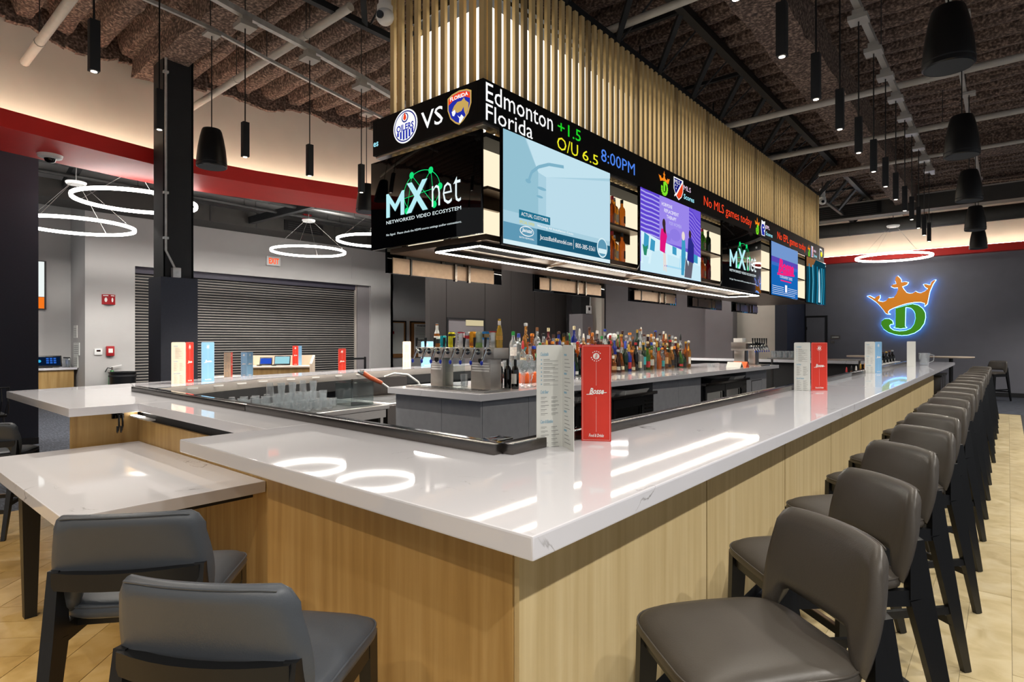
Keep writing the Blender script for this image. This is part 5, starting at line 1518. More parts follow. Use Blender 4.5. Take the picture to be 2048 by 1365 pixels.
MB().box(-3.72, 11.12, 1.40, -3.68, 12.1, 1.50).build('front_bar', 'steel_dark', t)
MB().box(-4.12, 11.6, 1.521, -3.95, 11.8, 1.60).build('card_box', 'white_plastic', t, bevel=0.004)
# paper tents and little glasses left of the far tower
for i, (y, m, lab) in enumerate(((10.55, 'paper', 'white folded paper tent on the island before the far tower'), (10.85, 'orange_plastic', 'orange folded paper tent on the island before the far tower'))):
    o = thing('paper_tent', lab, 'sign', (-3.7, y, TOP))
    MB().prism([(-0.09, 0), (0.09, 0), (0.0, 0.10)], (-3.85, y, TOP + 0.001), (0, 1, 0), (0, 0, 1), (1, 0, 0), 0, 0.25).build('card', m, o)
    MB().prism([(-0.055, 0.008), (0.055, 0.008), (0.0, 0.07)], (-3.6, y, TOP + 0.001), (0, 1, 0), (0, 0, 1), (1, 0, 0), 0, 0.002).build('opening', 'ink_dark' if i == 0 else 'paper_red', o)
for q in range(6):
    o = thing('shot_glass', '%s little shot glass behind the paper tents' % nth(q + 1), 'glass', (-4.1, 10.3 + q * 0.09, TOP), 0, 'shot glasses')
    MB().lathe([(0.0, 0), (0.02, 0), (0.026, 0.07), (0.023, 0.07), (0.0, 0.015)], 10, (-4.1, 10.3 + q * 0.09, TOP + 0.001)).build('bowl', 'clear_glass', o, smooth=30)
o = thing('shot_glass', 'single shot glass at the front edge of the island before the bottles', 'glass', (-3.72, 9.55, TOP))
MB().lathe([(0.0, 0), (0.022, 0), (0.026, 0.07), (0.023, 0.07), (0.0, 0.015)], 10, (-3.72, 9.55, TOP + 0.001)).build('bowl', 'clear_glass', o, smooth=30)

# ================================================================ LIQUOR DISPLAY
t = thing('bottle_step', 'dark three step riser under the liquor bottles', 'riser', (-4.65, 8.4, TOP))
MB().box(-4.76, 5.6, TOP, -4.66, 10.62, TOP + 0.10).build('step', 'black_matte', t)
MB().box(-4.88, 5.6, TOP, -4.76, 10.62, TOP + 0.21).build('step', 'black_matte', t)
SHAPES = {
    'round': [(0.036, 0), (0.038, 0.008), (0.038, 0.165), (0.033, 0.19), (0.016, 0.215), (0.0145, 0.27)],
    'tall': [(0.033, 0), (0.035, 0.008), (0.035, 0.20), (0.030, 0.225), (0.014, 0.25), (0.013, 0.325)],
    'squat': [(0.044, 0), (0.047, 0.01), (0.047, 0.10), (0.043, 0.125), (0.020, 0.15), (0.016, 0.20)],
    'square': [(0.034, 0), (0.035, 0.006), (0.035, 0.17), (0.028, 0.19), (0.014, 0.205), (0.013, 0.26)],
    'flask': [(0.040, 0), (0.042, 0.01), (0.044, 0.08), (0.038, 0.15), (0.018, 0.19), (0.014, 0.25)],
    'bell': [(0.045, 0), (0.047, 0.01), (0.040, 0.08), (0.028, 0.14), (0.016, 0.18), (0.014, 0.24)],
}
LIQ = {'clear': ('#e6ecec', 0.85), 'amber': ('#c06a1e', 0.75), 'honey': ('#dc9a36', 0.8), 'dark brown': ('#3b1a0e', 0.3), 'green': ('#5f9a3c', 0.7), 'dark green': ('#16301c', 0.3), 'blue': ('#1c2f9a', 0.4), 'ruby': ('#6d1420', 0.4), 'orange': ('#e0742a', 0.6), 'black': ('#0b0b0d', 0.0)}
CAPS = {'black': '#141416', 'white': '#e4e2dc', 'red': '#b8242a', 'gold': '#c29a3c', 'blue': '#2543b4', 'wooden': '#8d5a32', 'silver': '#b9bcc0', 'cream': '#e0d2a8', 'brown': '#4a2a1c', 'orange': '#e08a2c', 'green': '#1d8a3c'}
LABS = {'white': '#e4e4de', 'cream': '#e2d6b4', 'black': '#1b1b1d', 'grey': '#a9adb0', 'teal': '#3aa7b0', 'tan': '#c09a68', 'red': '#b02c2c', 'none': None}
BM = {}
def bottle_mesh(shape, liq):
    if (shape, liq) not in BM:
        col, tr = LIQ[liq]
        m = mat('liq_' + liq, col, 0.07, trans=tr, noise=0.12, nscale=20)
        me = MB().lathe(SHAPES[shape] + [(0.0, SHAPES[shape][-1][1] + 0.001)], 14 if shape != 'square' else 16, sq=0.9 if shape == 'square' else 0.0).mesh('bottle_glass', smooth=50)
        me.materials.append(m)
        BM[(shape, liq)] = me
    return BM[(shape, liq)]
CM = {}
def cap_mesh(shape, cap, kind):
    if (shape, cap, kind) not in CM:
        z = SHAPES[shape][-1][1]
        r = SHAPES[shape][-1][0] + 0.002
        if kind == 0:
            pr = [(r, z - 0.02), (r, z + 0.018), (0, z + 0.02)]
        elif kind == 1:
            pr = [(r * 0.8, z), (r * 1.25, z + 0.004), (r * 1.25, z + 0.028), (0, z + 0.032)]
        else:
            pr = [(r, z - 0.035), (r * 0.9, z + 0.01), (r * 0.5, z + 0.05), (0, z + 0.055)]
        me = MB().lathe(pr, 12).mesh('cap', smooth=50)
        me.materials.append(mat('cap_' + cap, CAPS[cap], 0.4, 0.3 if cap in ('gold', 'silver') else 0.0, noise=0.05))
        CM[(shape, cap, kind)] = me
    return CM[(shape, cap, kind)]
LM = {}
def label_mesh(shape, lc, hi):
    if (shape, lc, hi) not in LM:
        r = SHAPES[shape][2][0] + 0.0008
        z1 = SHAPES[shape][2][1] * (0.86 if hi else 0.66)
        z0 = SHAPES[shape][2][1] * (0.36 if hi else 0.2)
        if shape in ('flask', 'bell'):
            r = max(SHAPES[shape][1][0], SHAPES[shape][2][0]) + 0.001
        b = MB()
        n = 8
        vs = []
        for i in range(n + 1):
            a = math.radians(-115 + 110 * i / n)
            q = 1.0
            if shape == 'square':
                q = 1 + 0.9 * (1 / max(abs(math.cos(a)), abs(math.sin(a))) - 1)
            vs += [(r * q * math.cos(a), r * q * math.sin(a), z0), (r * q * math.cos(a), r * q * math.sin(a), z1)]
        b.add(vs, [(2 * i, 2 * i + 2, 2 * i + 3, 2 * i + 1) for i in range(n)])
        me = b.mesh('label', smooth=60)
        me.materials.append(mat('lab_' + lc, LABS[lc], 0.6, noise=0.18, nscale=60))
        LM[(shape, lc, hi)] = me
    return LM[(shape, lc, hi)]
def liquor(x, y, z, shape, liq, cap, kind, lc, hi, lab, group, s_=1.0, turn=0.0):
    t = thing('liquor_bottle', lab, 'bottle', (x, y, z), turn, group)
    t.scale = (s_, s_, s_ * random.uniform(0.96, 1.08))
    link('bottle_glass', bottle_mesh(shape, liq), t)
    link('cap', cap_mesh(shape, cap, kind), t)
    if lc != 'none':
        link('label', label_mesh(shape, lc, hi), t)
    return t
ROWS = (('front', -4.545, TOP + 0.001, 0.124), ('middle', -4.71, TOP + 0.101, 0.122), ('back', -4.83, TOP + 0.211, 0.126))
for rn, x, z, stp in ROWS:
    y = 5.72 + (0.05 if rn == 'middle' else 0)
    i = 0
    while y < 10.55:
        i += 1
        shape = random.choice(list(SHAPES) if rn != 'back' else ['round', 'tall', 'tall', 'square', 'flask'])
        liq = random.choices(list(LIQ), [7 if rn != 'front' else 3, 3, 2.4, 1.6, 0.9, 1.2, 0.45, 0.7, 0.9, 0.4])[0]
        cap = random.choice(list(CAPS))
        lc = random.choice(['white', 'white', 'cream', 'black', 'grey', 'teal', 'tan', 'red', 'none'])
        lab = '%s %s bottle with %s cap, %s along the %s row of the liquor display' % (shape, liq, cap, nth(i), rn)
        liquor(x + random.uniform(-.012, .012), y, z, shape, liq, cap, random.choice((0, 0, 1, 1, 2)), lc, random.random() < 0.5, lab, 'liquor bottles on the island', random.uniform(1.15, 1.38) if rn != 'front' else random.uniform(1.18, 1.34), random.uniform(-.3, .3))
        y += stp * random.uniform(0.93, 1.08)
# taller specials above the back row
for i, (y, liq, cap, lab) in enumerate(((8.05, 'clear', 'blue', 'tall clear bottle with round blue stopper at the back of the display'), (7.6, 'amber', 'brown', 'tall amber bottle with brown ball stopper at the back of the display'),
                                        (8.6, 'dark brown', 'brown', 'tall dark bottle with brown stopper right of centre at the back'), (9.25, 'clear', 'white', 'tall clear bottle with long white pourer at the back right'), (9.8, 'blue', 'blue', 'slim cobalt blue bottle at the back right of the display'))):
    liquor(-4.885, y, TOP + 0.211, 'tall', liq, cap, 2 if cap == 'white' else 1, 'none', False, lab, 'liquor bottles on the island', 1.25)
# crystal ball stoppers
for i, y in enumerate((8.22, 8.34)):
    t = thing('stopper_decanter', '%s white globe topped decanter at the back of the display' % ('left hand', 'right hand')[i], 'bottle', (-4.885, y, TOP + 0.211))
    MB().lathe([(0.04, 0), (0.042, 0.01), (0.042, 0.16), (0.018, 0.2), (0.016, 0.28)], 14, (-4.885, y, TOP + 0.212)).build('bottle_glass', MATS['liq_blue'] if i else MATS['liq_clear'], t, smooth=50)
    MB().lathe([(0.0, 0.28)] + [(0.055 * math.sin(PI * q / 10), 0.335 - 0.055 * math.cos(PI * q / 10)) for q in range(1, 10)] + [(0.0, 0.39)], 14, (-4.885, y, TOP + 0.212)).build('stopper', 'white_plastic', t, smooth=60)
# bottles on the lit shelves of the canopy
sh_i = 0
for gi, (y0, n, liqs, nm) in enumerate(((5.86, 3, ('amber', 'honey', 'amber'), 'first'), (8.44, 3, ('green', 'green', 'dark green'), 'second'))):
    for lv, z in ((0, 2.4705), (1, 2.8855)):
        for q in range(n):
            sh_i += 1
            liq = liqs[q] if lv else (('amber', 'honey', 'orange')[q] if gi == 0 else ('orange', 'amber', 'ruby')[q])
            o = liquor(XR - 0.13 - 0.04 * (q % 2), y0 - 0.02 + q * 0.11, z, ('round', 'square', 'round')[q], liq, ('red', 'silver', 'black')[q], 0, ('tan', 'cream', 'black')[q], False,
                       '%s %s bottle on the %s lit shelf of the %s canopy bay' % (nth(q + 1), liq, ('lower', 'upper')[lv], nm), 'bottles on the lit canopy shelves', 1.12, PI / 2)
# speaker and cable in the fourth bay
t = thing('shelf_speaker', 'black speaker box standing in the canopy bay beside the poster screen', 'speaker', (-3.55, 10.85, 2.471))
MB().box(-3.62, 10.70, 2.471, -3.42, 11.0, 3.05).build('cabinet', 'black_matte', t, bevel=0.01)
MB().tube([(-3.42, 10.85, 2.75), (-3.412, 10.85, 2.75)], 0.07, 18).build('cone', 'black', t)
# ================================================================ CEILING LIGHTS AND SPEAKERS
def spot(parent, x, y, z, w, size=70, blend=0.6, col=WARM, rad=0.03):
    ld = bpy.data.lights.new('lamp', 'SPOT')
    ld.energy = w
    ld.color = col
    ld.spot_size = math.radians(size)
    ld.spot_blend = blend
    ld.shadow_soft_size = rad
    o = bpy.data.objects.new('lamp', ld)
    C.objects.link(o)
    o.parent = parent
    o.location = Vector((x, y, z)) - wloc(parent)
    return o
LENS = glow('lens', (1.0, 0.9, 0.75), 6.0)
def pendant(x, y, lab, ztop=4.75, w=SPOT_W, size=95, group='slim black pendants', col=WARM):
    t = thing('pendant_light', lab, 'pendant light', (x, y, ztop), 0, group)
    MB().box(x - 0.085, y - 0.085, ztop - 0.03, x + 0.085, y + 0.085, ztop + 0.015).build('canopy', 'track', t)
    MB().box(x - 0.05, y - 0.05, ztop + 0.015, x + 0.05, y + 0.05, ztop + 0.08).build('adapter', 'track', t)
    MB().tube([(x, y, 3.77), (x, y, ztop - 0.03)], 0.007, 6).build('stem', 'black', t)
    MB().box(x - 0.031, y - 0.031, 3.42, x + 0.031, y + 0.031, 3.77).build('body', 'black_matte', t, bevel=0.002)
    MB().lathe([(0.0, -0.002), (0.02, -0.002), (0.02, 0.0)], 12, (x, y, 3.418)).build('lens', LENS, t)
    spot(t, x, y, 3.40, w, size, col=col)
    return t
PR = [0.67, 1.52, 2.37, 3.22, 4.07, 4.96, 5.80, 6.65, 7.50, 8.32, 9.17, 10.05, 10.85, 11.75, 12.6, 13.44]
for i, y in enumerate(PR):
    pendant(-1.13, y, '%s slim black pendant from the camera in the row above the right counter' % nth(i + 1), w=SPOT_W * 0.5, size=140)
PL_ = [(-4.82, 1.22, 'leftmost slim black pendant above the left of the bar'), (-5.71, 1.93, 'slim black pendant hanging before the dark column'), (-5.90, 2.78, 'slim black pendant right of the near bell speaker'),
       (-6.02, 3.57, 'slim black pendant fourth from the left'), (-6.20, 4.39, 'slim black pendant just left of the canopy'),
       (-3.95, 0.55, 'slim black pendant above the low table, left row'), (-3.05, 0.15, 'slim black pendant nearest the camera, left row')]
for x, y, lab in PL_:
    pendant(x, y, lab, w=SPOT_W * (3.2 if y > 2 else 0.9), size=120)
for i in range(11):  # hidden row added to brighten the inside of the bar
    pendant(-6.62 - 0.03 * i, 5.5 + 0.85 * i, '%s added pendant of the hidden fill row behind the canopy' % nth(i + 1), w=SPOT_W * 3.2, size=140)
# pendant row right of the camera, then an added fill row behind it
for i, y in enumerate([-2.0, -0.3, 1.4, 3.1, 4.8, 6.5, 8.2, 9.9, 11.6, 13.3, 15.0, 16.7, 18.4]):  # farthest pendant added to brighten the far wall
    pendant(1.4, y, '%s slim black pendant of the row right of the stools' % nth(i + 1), w=SPOT_W * 3.4, size=140, col=(1.0, 0.95, 0.88))
for i, x in enumerate([-6.6, -5.0, -3.4, -1.8, -0.2]):
    pendant(x, -1.6, '%s added pendant of the unseen fill row behind the near stools' % nth(i + 1), w=SPOT_W * 1.8, size=130, col=(1.0, 0.82, 0.6))

# ceiling tracks
def track(name, lab, pts, w_, h_, m, hang=True):
    t = thing(name, lab, 'track', pts[0])
    for p, q in zip(pts, pts[1:]):
        MB().bar(p, q, w_, h_).build('rail', m, t)
    if hang:
        for i, p in enumerate(pts):
            MB().tube([p, (p[0], p[1], 5.7)], 0.006, 6).build('hanger', 'pipe_dark', t)
    return t
track('lighting_track', 'pale lighting track carrying the right pendants', [(-1.13, -4, 4.86), (-1.13, 3, 4.86), (-1.13, 8, 4.86), (-1.13, 14.2, 4.86)], 0.06, 0.06, 'track')
track('lighting_track', 'pale conduit carrying the right row of bell speakers', [(-0.44, -4, 4.86), (-0.44, 5, 4.86), (-0.44, 10, 4.86), (-0.44, 15.6, 4.86)], 0.045, 0.045, 'track')
track('lighting_track', 'grey lighting track carrying the left pendants', [(-3.05, 0.15, 4.86), (-3.95, 0.55, 4.86), (-4.82, 1.22, 4.86), (-5.71, 1.93, 4.86), (-5.90, 2.78, 4.86), (-6.02, 3.57, 4.86), (-6.2, 4.39, 4.86), (-6.5, 5.6, 4.86)], 0.06, 0.06, 'galv')
track('lighting_track', 'grey track added for the hidden fill pendants behind the canopy', [(-6.62, 5.5, 4.86), (-6.77, 9.75, 4.86), (-6.92, 14.0, 4.86)], 0.06, 0.06, 'galv')  # added only to hold the hidden fill row
track('lighting_track', 'thin grey conduit carrying the left bell speakers', [(-6.3, 1.2, 4.88), (-6.47, 2.678, 4.88), (-6.67, 3.4, 4.88), (-7.05, 5.07, 4.88), (-7.3, 6.2, 4.88)], 0.035, 0.035, 'galv')

# bell shaped pendant speakers
def bell(x, y, lab, ztop=4.80):
    t = thing('pendant_speaker', lab, 'speaker', (x, y, ztop), 0, 'black bell speakers')
    zb = 3.40
    prof = [(0.0, 0.012), (0.128, 0.012), (0.14, 0.0), (0.15, 0.008), (0.15, 0.03), (0.146, 0.10), (0.135, 0.20), (0.116, 0.31), (0.098, 0.385), (0.088, 0.405), (0.0, 0.41)]
    MB().lathe(prof, 28, (x, y, zb)).build('cabinet', 'black', t, smooth=40)
    MB().lathe([(0.0, 0.0), (0.137, 0.0), (0.139, 0.011), (0, 0.011)], 28, (x, y, zb + 0.001)).build('grille', mat('grille', '#2a3036', 0.6, 0.2, noise=0.2, nscale=200), t, smooth=30)
    MB().lathe([(0.151, 0.035), (0.151, 0.045)], 28, (x, y, zb)).build('trim_ring', 'black_matte', t, smooth=30)
    MB().tube([(x, y, zb + 0.41), (x, y, ztop)], 0.006, 6).build('cable', 'black', t)
    MB().box(x - 0.07, y - 0.07, ztop, x + 0.07, y + 0.07, ztop + 0.03).build('canopy', 'track', t)
for i, (x, y) in enumerate(((-0.307, 4.92), (-0.353, 7.38), (-0.393, 9.81), (-0.418, 12.5), (-0.455, 15.05))):
    bell(x, y, '%s black bell speaker from the camera above the right stools' % nth(i + 1))
bell(-6.47, 2.69, 'black bell speaker hanging in front of the red soffit')
bell(-7.05, 5.08, 'black bell speaker half hidden behind the near canopy screen')

# ring pendants
RG = glow('ring_glow', COOL, RING_E)
def ring(x, y, z, d, lab, zc):
    t = thing('ring_pendant', lab, 'pendant light', (x, y, zc), 0, 'glowing ring pendants')
    R_ = d / 2
    n = 64
    def tor(r0, z0, r1, z1):
        b = MB()
        vs = []
        for i in range(n):
            a = 2 * PI * i / n
            for rr, zz in ((r0, z0), (r1, z0), (r1, z1), (r0, z1)):
                vs.append((x + rr * math.cos(a), y + rr * math.sin(a), zz))
        fs = [(i * 4 + q, i * 4 + (q + 1) % 4, ((i + 1) % n) * 4 + (q + 1) % 4, ((i + 1) % n) * 4 + q) for i in range(n) for q in range(4)]
        return b.add(vs, fs)
    tor(R_ - 0.0095, z - 0.0105, R_ + 0.0095, z + 0.035).build('ring_body', 'galv', t, smooth=30)
    tor(R_ - 0.024, z - 0.012, R_ - 0.010, z + 0.028).build('inner_diffuser', RG, t, smooth=30)
    tor(R_ - 0.012, z - 0.022, R_ + 0.018, z - 0.011).build('lower_diffuser', RG, t, smooth=30)
    tor(R_ + 0.010, z - 0.010, R_ + 0.022, z + 0.028).build('outer_diffuser', RG, t, smooth=30)
    MB().lathe([(0.0, -0.03), (0.14, -0.03), (0.16, 0.0), (0.16, 0.02), (0.0, 0.05)], 24, (x, y, zc)).build('canopy', 'white_plastic', t, smooth=40)
    for k_ in range(4):
        a = PI / 4 + k_ * PI / 2
        MB().tube([(x + 0.12 * math.cos(a), y + 0.12 * math.sin(a), zc - 0.03), (x + R_ * math.cos(a), y + R_ * math.sin(a), z + 0.03)], 0.003, 5).build('wire', 'steel', t)
    MB().tube([(x, y, zc + 0.03), (x, y, 5.3 if x < -10 else 5.72)], 0.01, 6).build('stem', 'pipe_dark', t)
def atD(u, v, D):
    a = (u - 1024) / 1171.0
    yw = math.radians(40.27)
    return (D * (a * math.cos(yw) - math.sin(yw)), D * (a * math.sin(yw) + math.cos(yw)), 1.56 + (681 - v) / 1171.0 * D)
for (x, y, z, d, lab, zc) in ((-10.95, 3.36, 3.84, 1.74, 'large ring pendant seen behind the dark column', 4.35), (-12.85, 2.98, 3.62, 1.80, 'ring pendant at the far left beside the navy wall', 4.4),
                              (-13.66, 8.07, 3.83, 1.80, 'ring pendant over the roller shutter beside the exit sign', 4.62), (-11.5, 8.55, 3.93, 1.78, 'ring pendant half hidden by the near canopy screen', 4.6),
                              (-10.72, 9.92, 3.29, 1.25, 'small ring pendant glimpsed below the canopy', 4.2), (-2.44, 19.3, 3.87, 1.8, 'ring pendant near the glowing wall logo', 4.74),
                              (-9.0, 16.0, 3.9, 1.7, 'added hidden ring pendant over the passage behind the liquor display', 4.6), (-6.5, 17.6, 3.9, 1.7, 'added hidden ring pendant before the cream wall at the far left', 4.6),  # both out of view, added to brighten the walls behind the bottles
                              (-12.6, -1.6, 3.7, 1.5, 'unseen ring pendant added beyond the navy wall', 4.6), (-12.6, -5.2, 3.7, 1.5, 'second unseen ring pendant added beyond the navy wall', 4.6)):  # both out of view, added to light the left room
    ring(x, y, z, d, lab, zc)

# unseen ceiling lamps added to brighten the room behind the soffit
for i, x in enumerate((-11.6, -13.1)):
    for j, y in enumerate((1.0, 3.6, 6.2, 8.8, 11.4, 14.0)):
        t = thing('fill_downlight', 'unseen added downlight, %s along the %s row behind the soffit' % (nth(j + 1), ('nearer', 'further')[i]), 'fill_downlight', (x, y, 5.3), 0, 'added fill lamps')
        MB().lathe([(0.10, 0.0), (0.10, -0.012), (0.075, -0.012), (0.07, 0.0)], 20, (x, y, 5.3)).build('trim', 'white_plastic', t, smooth=30)
        MB().lathe([(0.0, -0.004), (0.068, -0.004), (0.068, -0.002)], 20, (x, y, 5.3)).build('lens', LENS, t)
        spot(t, x, y, 5.28, 380, 150, 0.4, COOL, 0.06)
# cameras under the ceiling
def ptz(x, y, z, lab):
    t = thing('security_camera', lab, 'camera', (x, y, z))
    MB().lathe([(0.075, 0.0), (0.075, 0.05), (0.06, 0.06), (0.058, 0.20), (0.07, 0.21), (0.07, 0.26), (0.0, 0.26)], 20, (x, y, z + 0.07)).build('mount', 'white_plastic', t, smooth=40)
    MB().lathe([(0.0, 0.0)] + [(0.085 * math.sin(PI * q / 12), 0.085 - 0.085 * math.cos(PI * q / 12)) for q in range(1, 12)] + [(0, 0.17)], 20, (x, y, z - 0.06)).build('ball', 'white_plastic', t, smooth=60)
    MB().tube([(x + 0.02, y - 0.055, z + 0.01), (x + 0.03, y - 0.088, z)], 0.035, 14).build('lens', 'black_gloss', t)
    MB().tube([(x, y, z + 0.33), (x, y, 5.7)], 0.01, 6).build('stem', 'pipe_dark', t)
ptz(*atD(770, 38, 5.6), 'white ball camera beside the near corner of the slats')
ptz(*atD(1645, 405, 14.2), 'white ball camera by the far end of the slats')
t = thing('dome_camera', 'white dome camera under the red soffit', 'camera', (-9.62, 1.95, 4.0))
MB().lathe([(0.14, 0.0), (0.13, -0.035), (0.07, -0.05)], 24, (-9.62, 1.95, 4.0)).build('base', 'white_plastic', t, smooth=40)
MB().lathe([(0.068, -0.045), (0.055, -0.085), (0.03, -0.1), (0.0, -0.105)], 20, (-9.62, 1.95, 4.0)).build('dome', 'black_gloss', t, smooth=60)

# ================================================================ GLOWING WALL LOGO
t = thing('wall_logo', 'backlit orange crown over green letter sign on the charcoal wall', 'sign', (-2.5, 20.9, 1.7))
mo, mg = mat('logo_orange', '#d9821c', 0.35, emit=0.75), mat('logo_green', '#3f8f12', 0.35, emit=0.75)
def W(px, py):
    """sign drawing, traced at 9.1 units per pixel, laid on the wall plane"""
    u, v = 1720 + px / 9.1, 540 + py / 9.1
    a = (u - 1024) / 1171.0
    yw = math.radians(40.27)
    D = 20.88 / (a * math.sin(yw) + math.cos(yw))
    return (D * (a * math.cos(yw) - math.sin(yw)), 1.56 + (681 - v) / 1171.0 * D)
CR = [(125, 478), (180, 470), (270, 520), (300, 490), (362, 460), (365, 510), (330, 560), (360, 572), (420, 582), (480, 560), (520, 510), (560, 512), (620, 500), (665, 440), (690, 370), (690, 325), (620, 330), (562, 305), (600, 265), (660, 255), (640, 200), (650, 140), (685, 110), (720, 140), (750, 180), (755, 228),
      (820, 215), (882, 228), (850, 275), (770, 305), (800, 360), (850, 415), (900, 430), (960, 425), (1010, 390), (1060, 415), (1110, 420), (1180, 390), (1235, 345), (1190, 320), (1150, 262), (1200, 258), (1275, 280), (1300, 215), (1350, 185), (1385, 180), (1330, 260), (1270, 400), (1225, 620), (1175, 668), (1180, 610),
      (1100, 588), (980, 592), (860, 612), (740, 645), (620, 690), (540, 730), (510, 765), (520, 795), (555, 810), (500, 805), (470, 795), (400, 700), (320, 610), (220, 535)]
STEM = [(648, 700), (830, 650), (820, 1030), (852, 1055), (735, 1072), (612, 1052), (645, 1030)]
BOWL_O = [(830, 650), (960, 622), (1060, 645), (1140, 705), (1185, 780), (1192, 870), (1165, 980), (1090, 1085), (990, 1150), (880, 1185), (760, 1196), (640, 1180), (520, 1140), (430, 1080), (385, 1000), (395, 930), (450, 890), (530, 890), (590, 930), (605, 990)]
BOWL_I = [(560, 990), (535, 1015), (550, 1060), (610, 1100), (720, 1118), (840, 1105), (930, 1065), (985, 990), (1010, 890), (1005, 800), (975, 740), (930, 700), (870, 684), (828, 684)]
Yf = 20.86
def slab3(poly, m, nm):
    pts = [W(*p) for p in poly]
    MB().prism(pts, (0, Yf, 0), (1, 0, 0), (0, 0, 1), (0, 1, 0), 0.0, 0.05).build(nm, m, t)
slab3(CR, mo, 'crown')
slab3(STEM, mg, 'letter_stem')
slab3(BOWL_O + BOWL_I, mg, 'letter_bowl')
halo = glow('halo', (0.10, 0.34, 1.0), 18.0)
def hal(poly):
    b = MB()
    pts = [W(*p) for p in poly]
    for (x0, z0), (x1, z1) in zip(pts, pts[1:] + pts[:1]):
        if math.hypot(x1 - x0, z1 - z0) > 1e-3:
            b.bar((x0, Yf + 0.06, z0), (x1, Yf + 0.06, z1), 0.014, 0.012, up=(0, 1, 0))
    b.build('halo_tube', halo, t)
hal(CR); hal(STEM); hal(BOWL_O + BOWL_I)
# ================================================================ WASH STATION INSIDE THE LEFT COUNTER
t = thing('drainboard', 'stainless underbar drainboard holding the clean glasses', 'drainboard', (-5.9, 3.3, 0))
DZ = 0.80
DP = [(-5.35, 2.15), (-5.56, 4.33), (-6.95, 4.33), (-6.55, 2.15)]
MB().plan(DP, DZ - 0.045, DZ).build('deck', 'steel', t, bevel=0.004)
MB().plan([(-5.42, 2.2), (-5.62, 4.27), (-6.85, 4.27), (-6.5, 2.2)], DZ, DZ + 0.004).build('drain_mat', 'rubber', t)
MB().bar((-5.40, 2.2, 0.70), (-5.60, 4.30, 0.70), 0.02, 0.09).build('apron', 'steel', t)
for x, y in ((-5.42, 2.25), (-5.62, 4.25), (-6.7, 4.25)):
    MB().box(x - 0.02, y - 0.02, 0, x + 0.02, y + 0.02, DZ - 0.045).build('leg', 'steel', t)
MB().plan([(-5.5, 2.3), (-5.65, 4.2), (-6.6, 4.2), (-6.4, 2.3)], 0.25, 0.27).build('under_shelf', 'steel_dark', t)
# splash and equipment backs
t = thing('underbar_splash', 'black splash panel under the left service rail', 'splash panel', (-6.9, 4, 0.5))
for a, c_ in zip(LI, LI[1:]):
    MB().bar((a[0] + 0.02, a[1], 0.9), (c_[0] + 0.02, c_[1], 0.9), 0.02, 0.14).build('panel', 'black_matte', t)
# glasses
TUM = MB().lathe([(0.0, 0.0), (0.030, 0.0), (0.040, 0.145), (0.037, 0.145), (0.028, 0.012), (0.0, 0.012)], 20, flute=0.05).mesh('tumbler')
ROCK = MB().lathe([(0.0, 0.0), (0.036, 0.0), (0.043, 0.095), (0.039, 0.095), (0.033, 0.014), (0.0, 0.014)], 16, flute=0.07).mesh('rocks_glass')
UPS = MB().lathe([(0.040, 0.0), (0.030, 0.15), (0.0, 0.152)], 20, flute=0.05).mesh('tumbler')
for m_ in (TUM, ROCK, UPS):
    m_.materials.append(MATS['clear_glass'])
cols = 10
for r_ in range(5):
    for c_ in range(cols):
        if r_ == 0 and c_ > 8:
            continue
        y = 2.55 + c_ * 0.135 + 0.03 * (r_ % 2)
        x = -5.62 - 0.16 * r_ - 0.1 * (y - 2.55)
        me = ROCK if r_ < 2 else (TUM if (c_ + r_) % 3 else UPS)
        o = link('tumbler' if me is not ROCK else 'rocks_glass', me)
        o.location = (x, y, DZ + 0.005)
        tag(o, 'clear %s, %s in the %s row on the drainboard' % ('cut rocks glass' if me is ROCK else 'ribbed tumbler', nth(c_ + 1), nth(r_ + 1)), 'glass', 'glasses drying on the drainboard')
        if r_ in (1, 2) and 3 < c_ < 9:
            o2 = link(o.name.split('.')[0], me)
            o2.location = (x, y, DZ + 0.005 + (0.096 if me is ROCK else 0.146))
            if me is UPS:
                o2.location.z += 0.007
            tag(o2, 'clear glass stacked on the %s glass of the %s drainboard row' % (nth(c_ + 1), nth(r_ + 1)), 'glass', 'glasses drying on the drainboard')
t = thing('acrylic_bin', 'clear acrylic bin at the right end of the drainboard', 'bin', (-5.85, 4.05, DZ))
bx0, bx1, by0, by1, bz0, bz1 = -6.05, -5.72, 3.92, 4.22, DZ + 0.006, DZ + 0.27
for nm, a in (('wall', (bx0, by0, bz0, bx0 + 0.006, by1, bz1)), ('wall', (bx1 - 0.006, by0, bz0, bx1, by1, bz1)), ('wall', (bx0, by0, bz0, bx1, by0 + 0.006, bz1)), ('wall', (bx0, by1 - 0.006, bz0, bx1, by1, bz1)), ('base', (bx0, by0, bz0, bx1, by1, bz0 + 0.006))):
    MB().box(*a).build(nm, 'acrylic', t)
MB().tube([(bx0, by0, bz1), (bx1, by0, bz1), (bx1, by1, bz1), (bx0, by1, bz1)], 0.006, 6, closed=True).build('rim', 'acrylic', t)
t = thing('soda_gun', 'brown handled soda gun with curved grey hose', 'soda gun', (-6.2, 5.0, 1.05))
MB().tube([(-6.62, 4.72, 1.12), (-6.56, 4.78, 1.06), (-6.45, 4.90, 0.98)], [0.035, 0.034, 0.026], 12).build('handle', 'wood_gun', t, smooth=60)
MB().tube([(-6.66, 4.66, 1.14), (-6.62, 4.72, 1.12)], [0.02, 0.04], 12).build('nozzle', 'chrome', t, smooth=60)
MB().tube([(-6.45, 4.90, 0.98), (-6.36, 5.0, 0.88), (-6.28, 5.1, 0.78)], 0.014, 10).build('hose', 'galv', t, smooth=60)
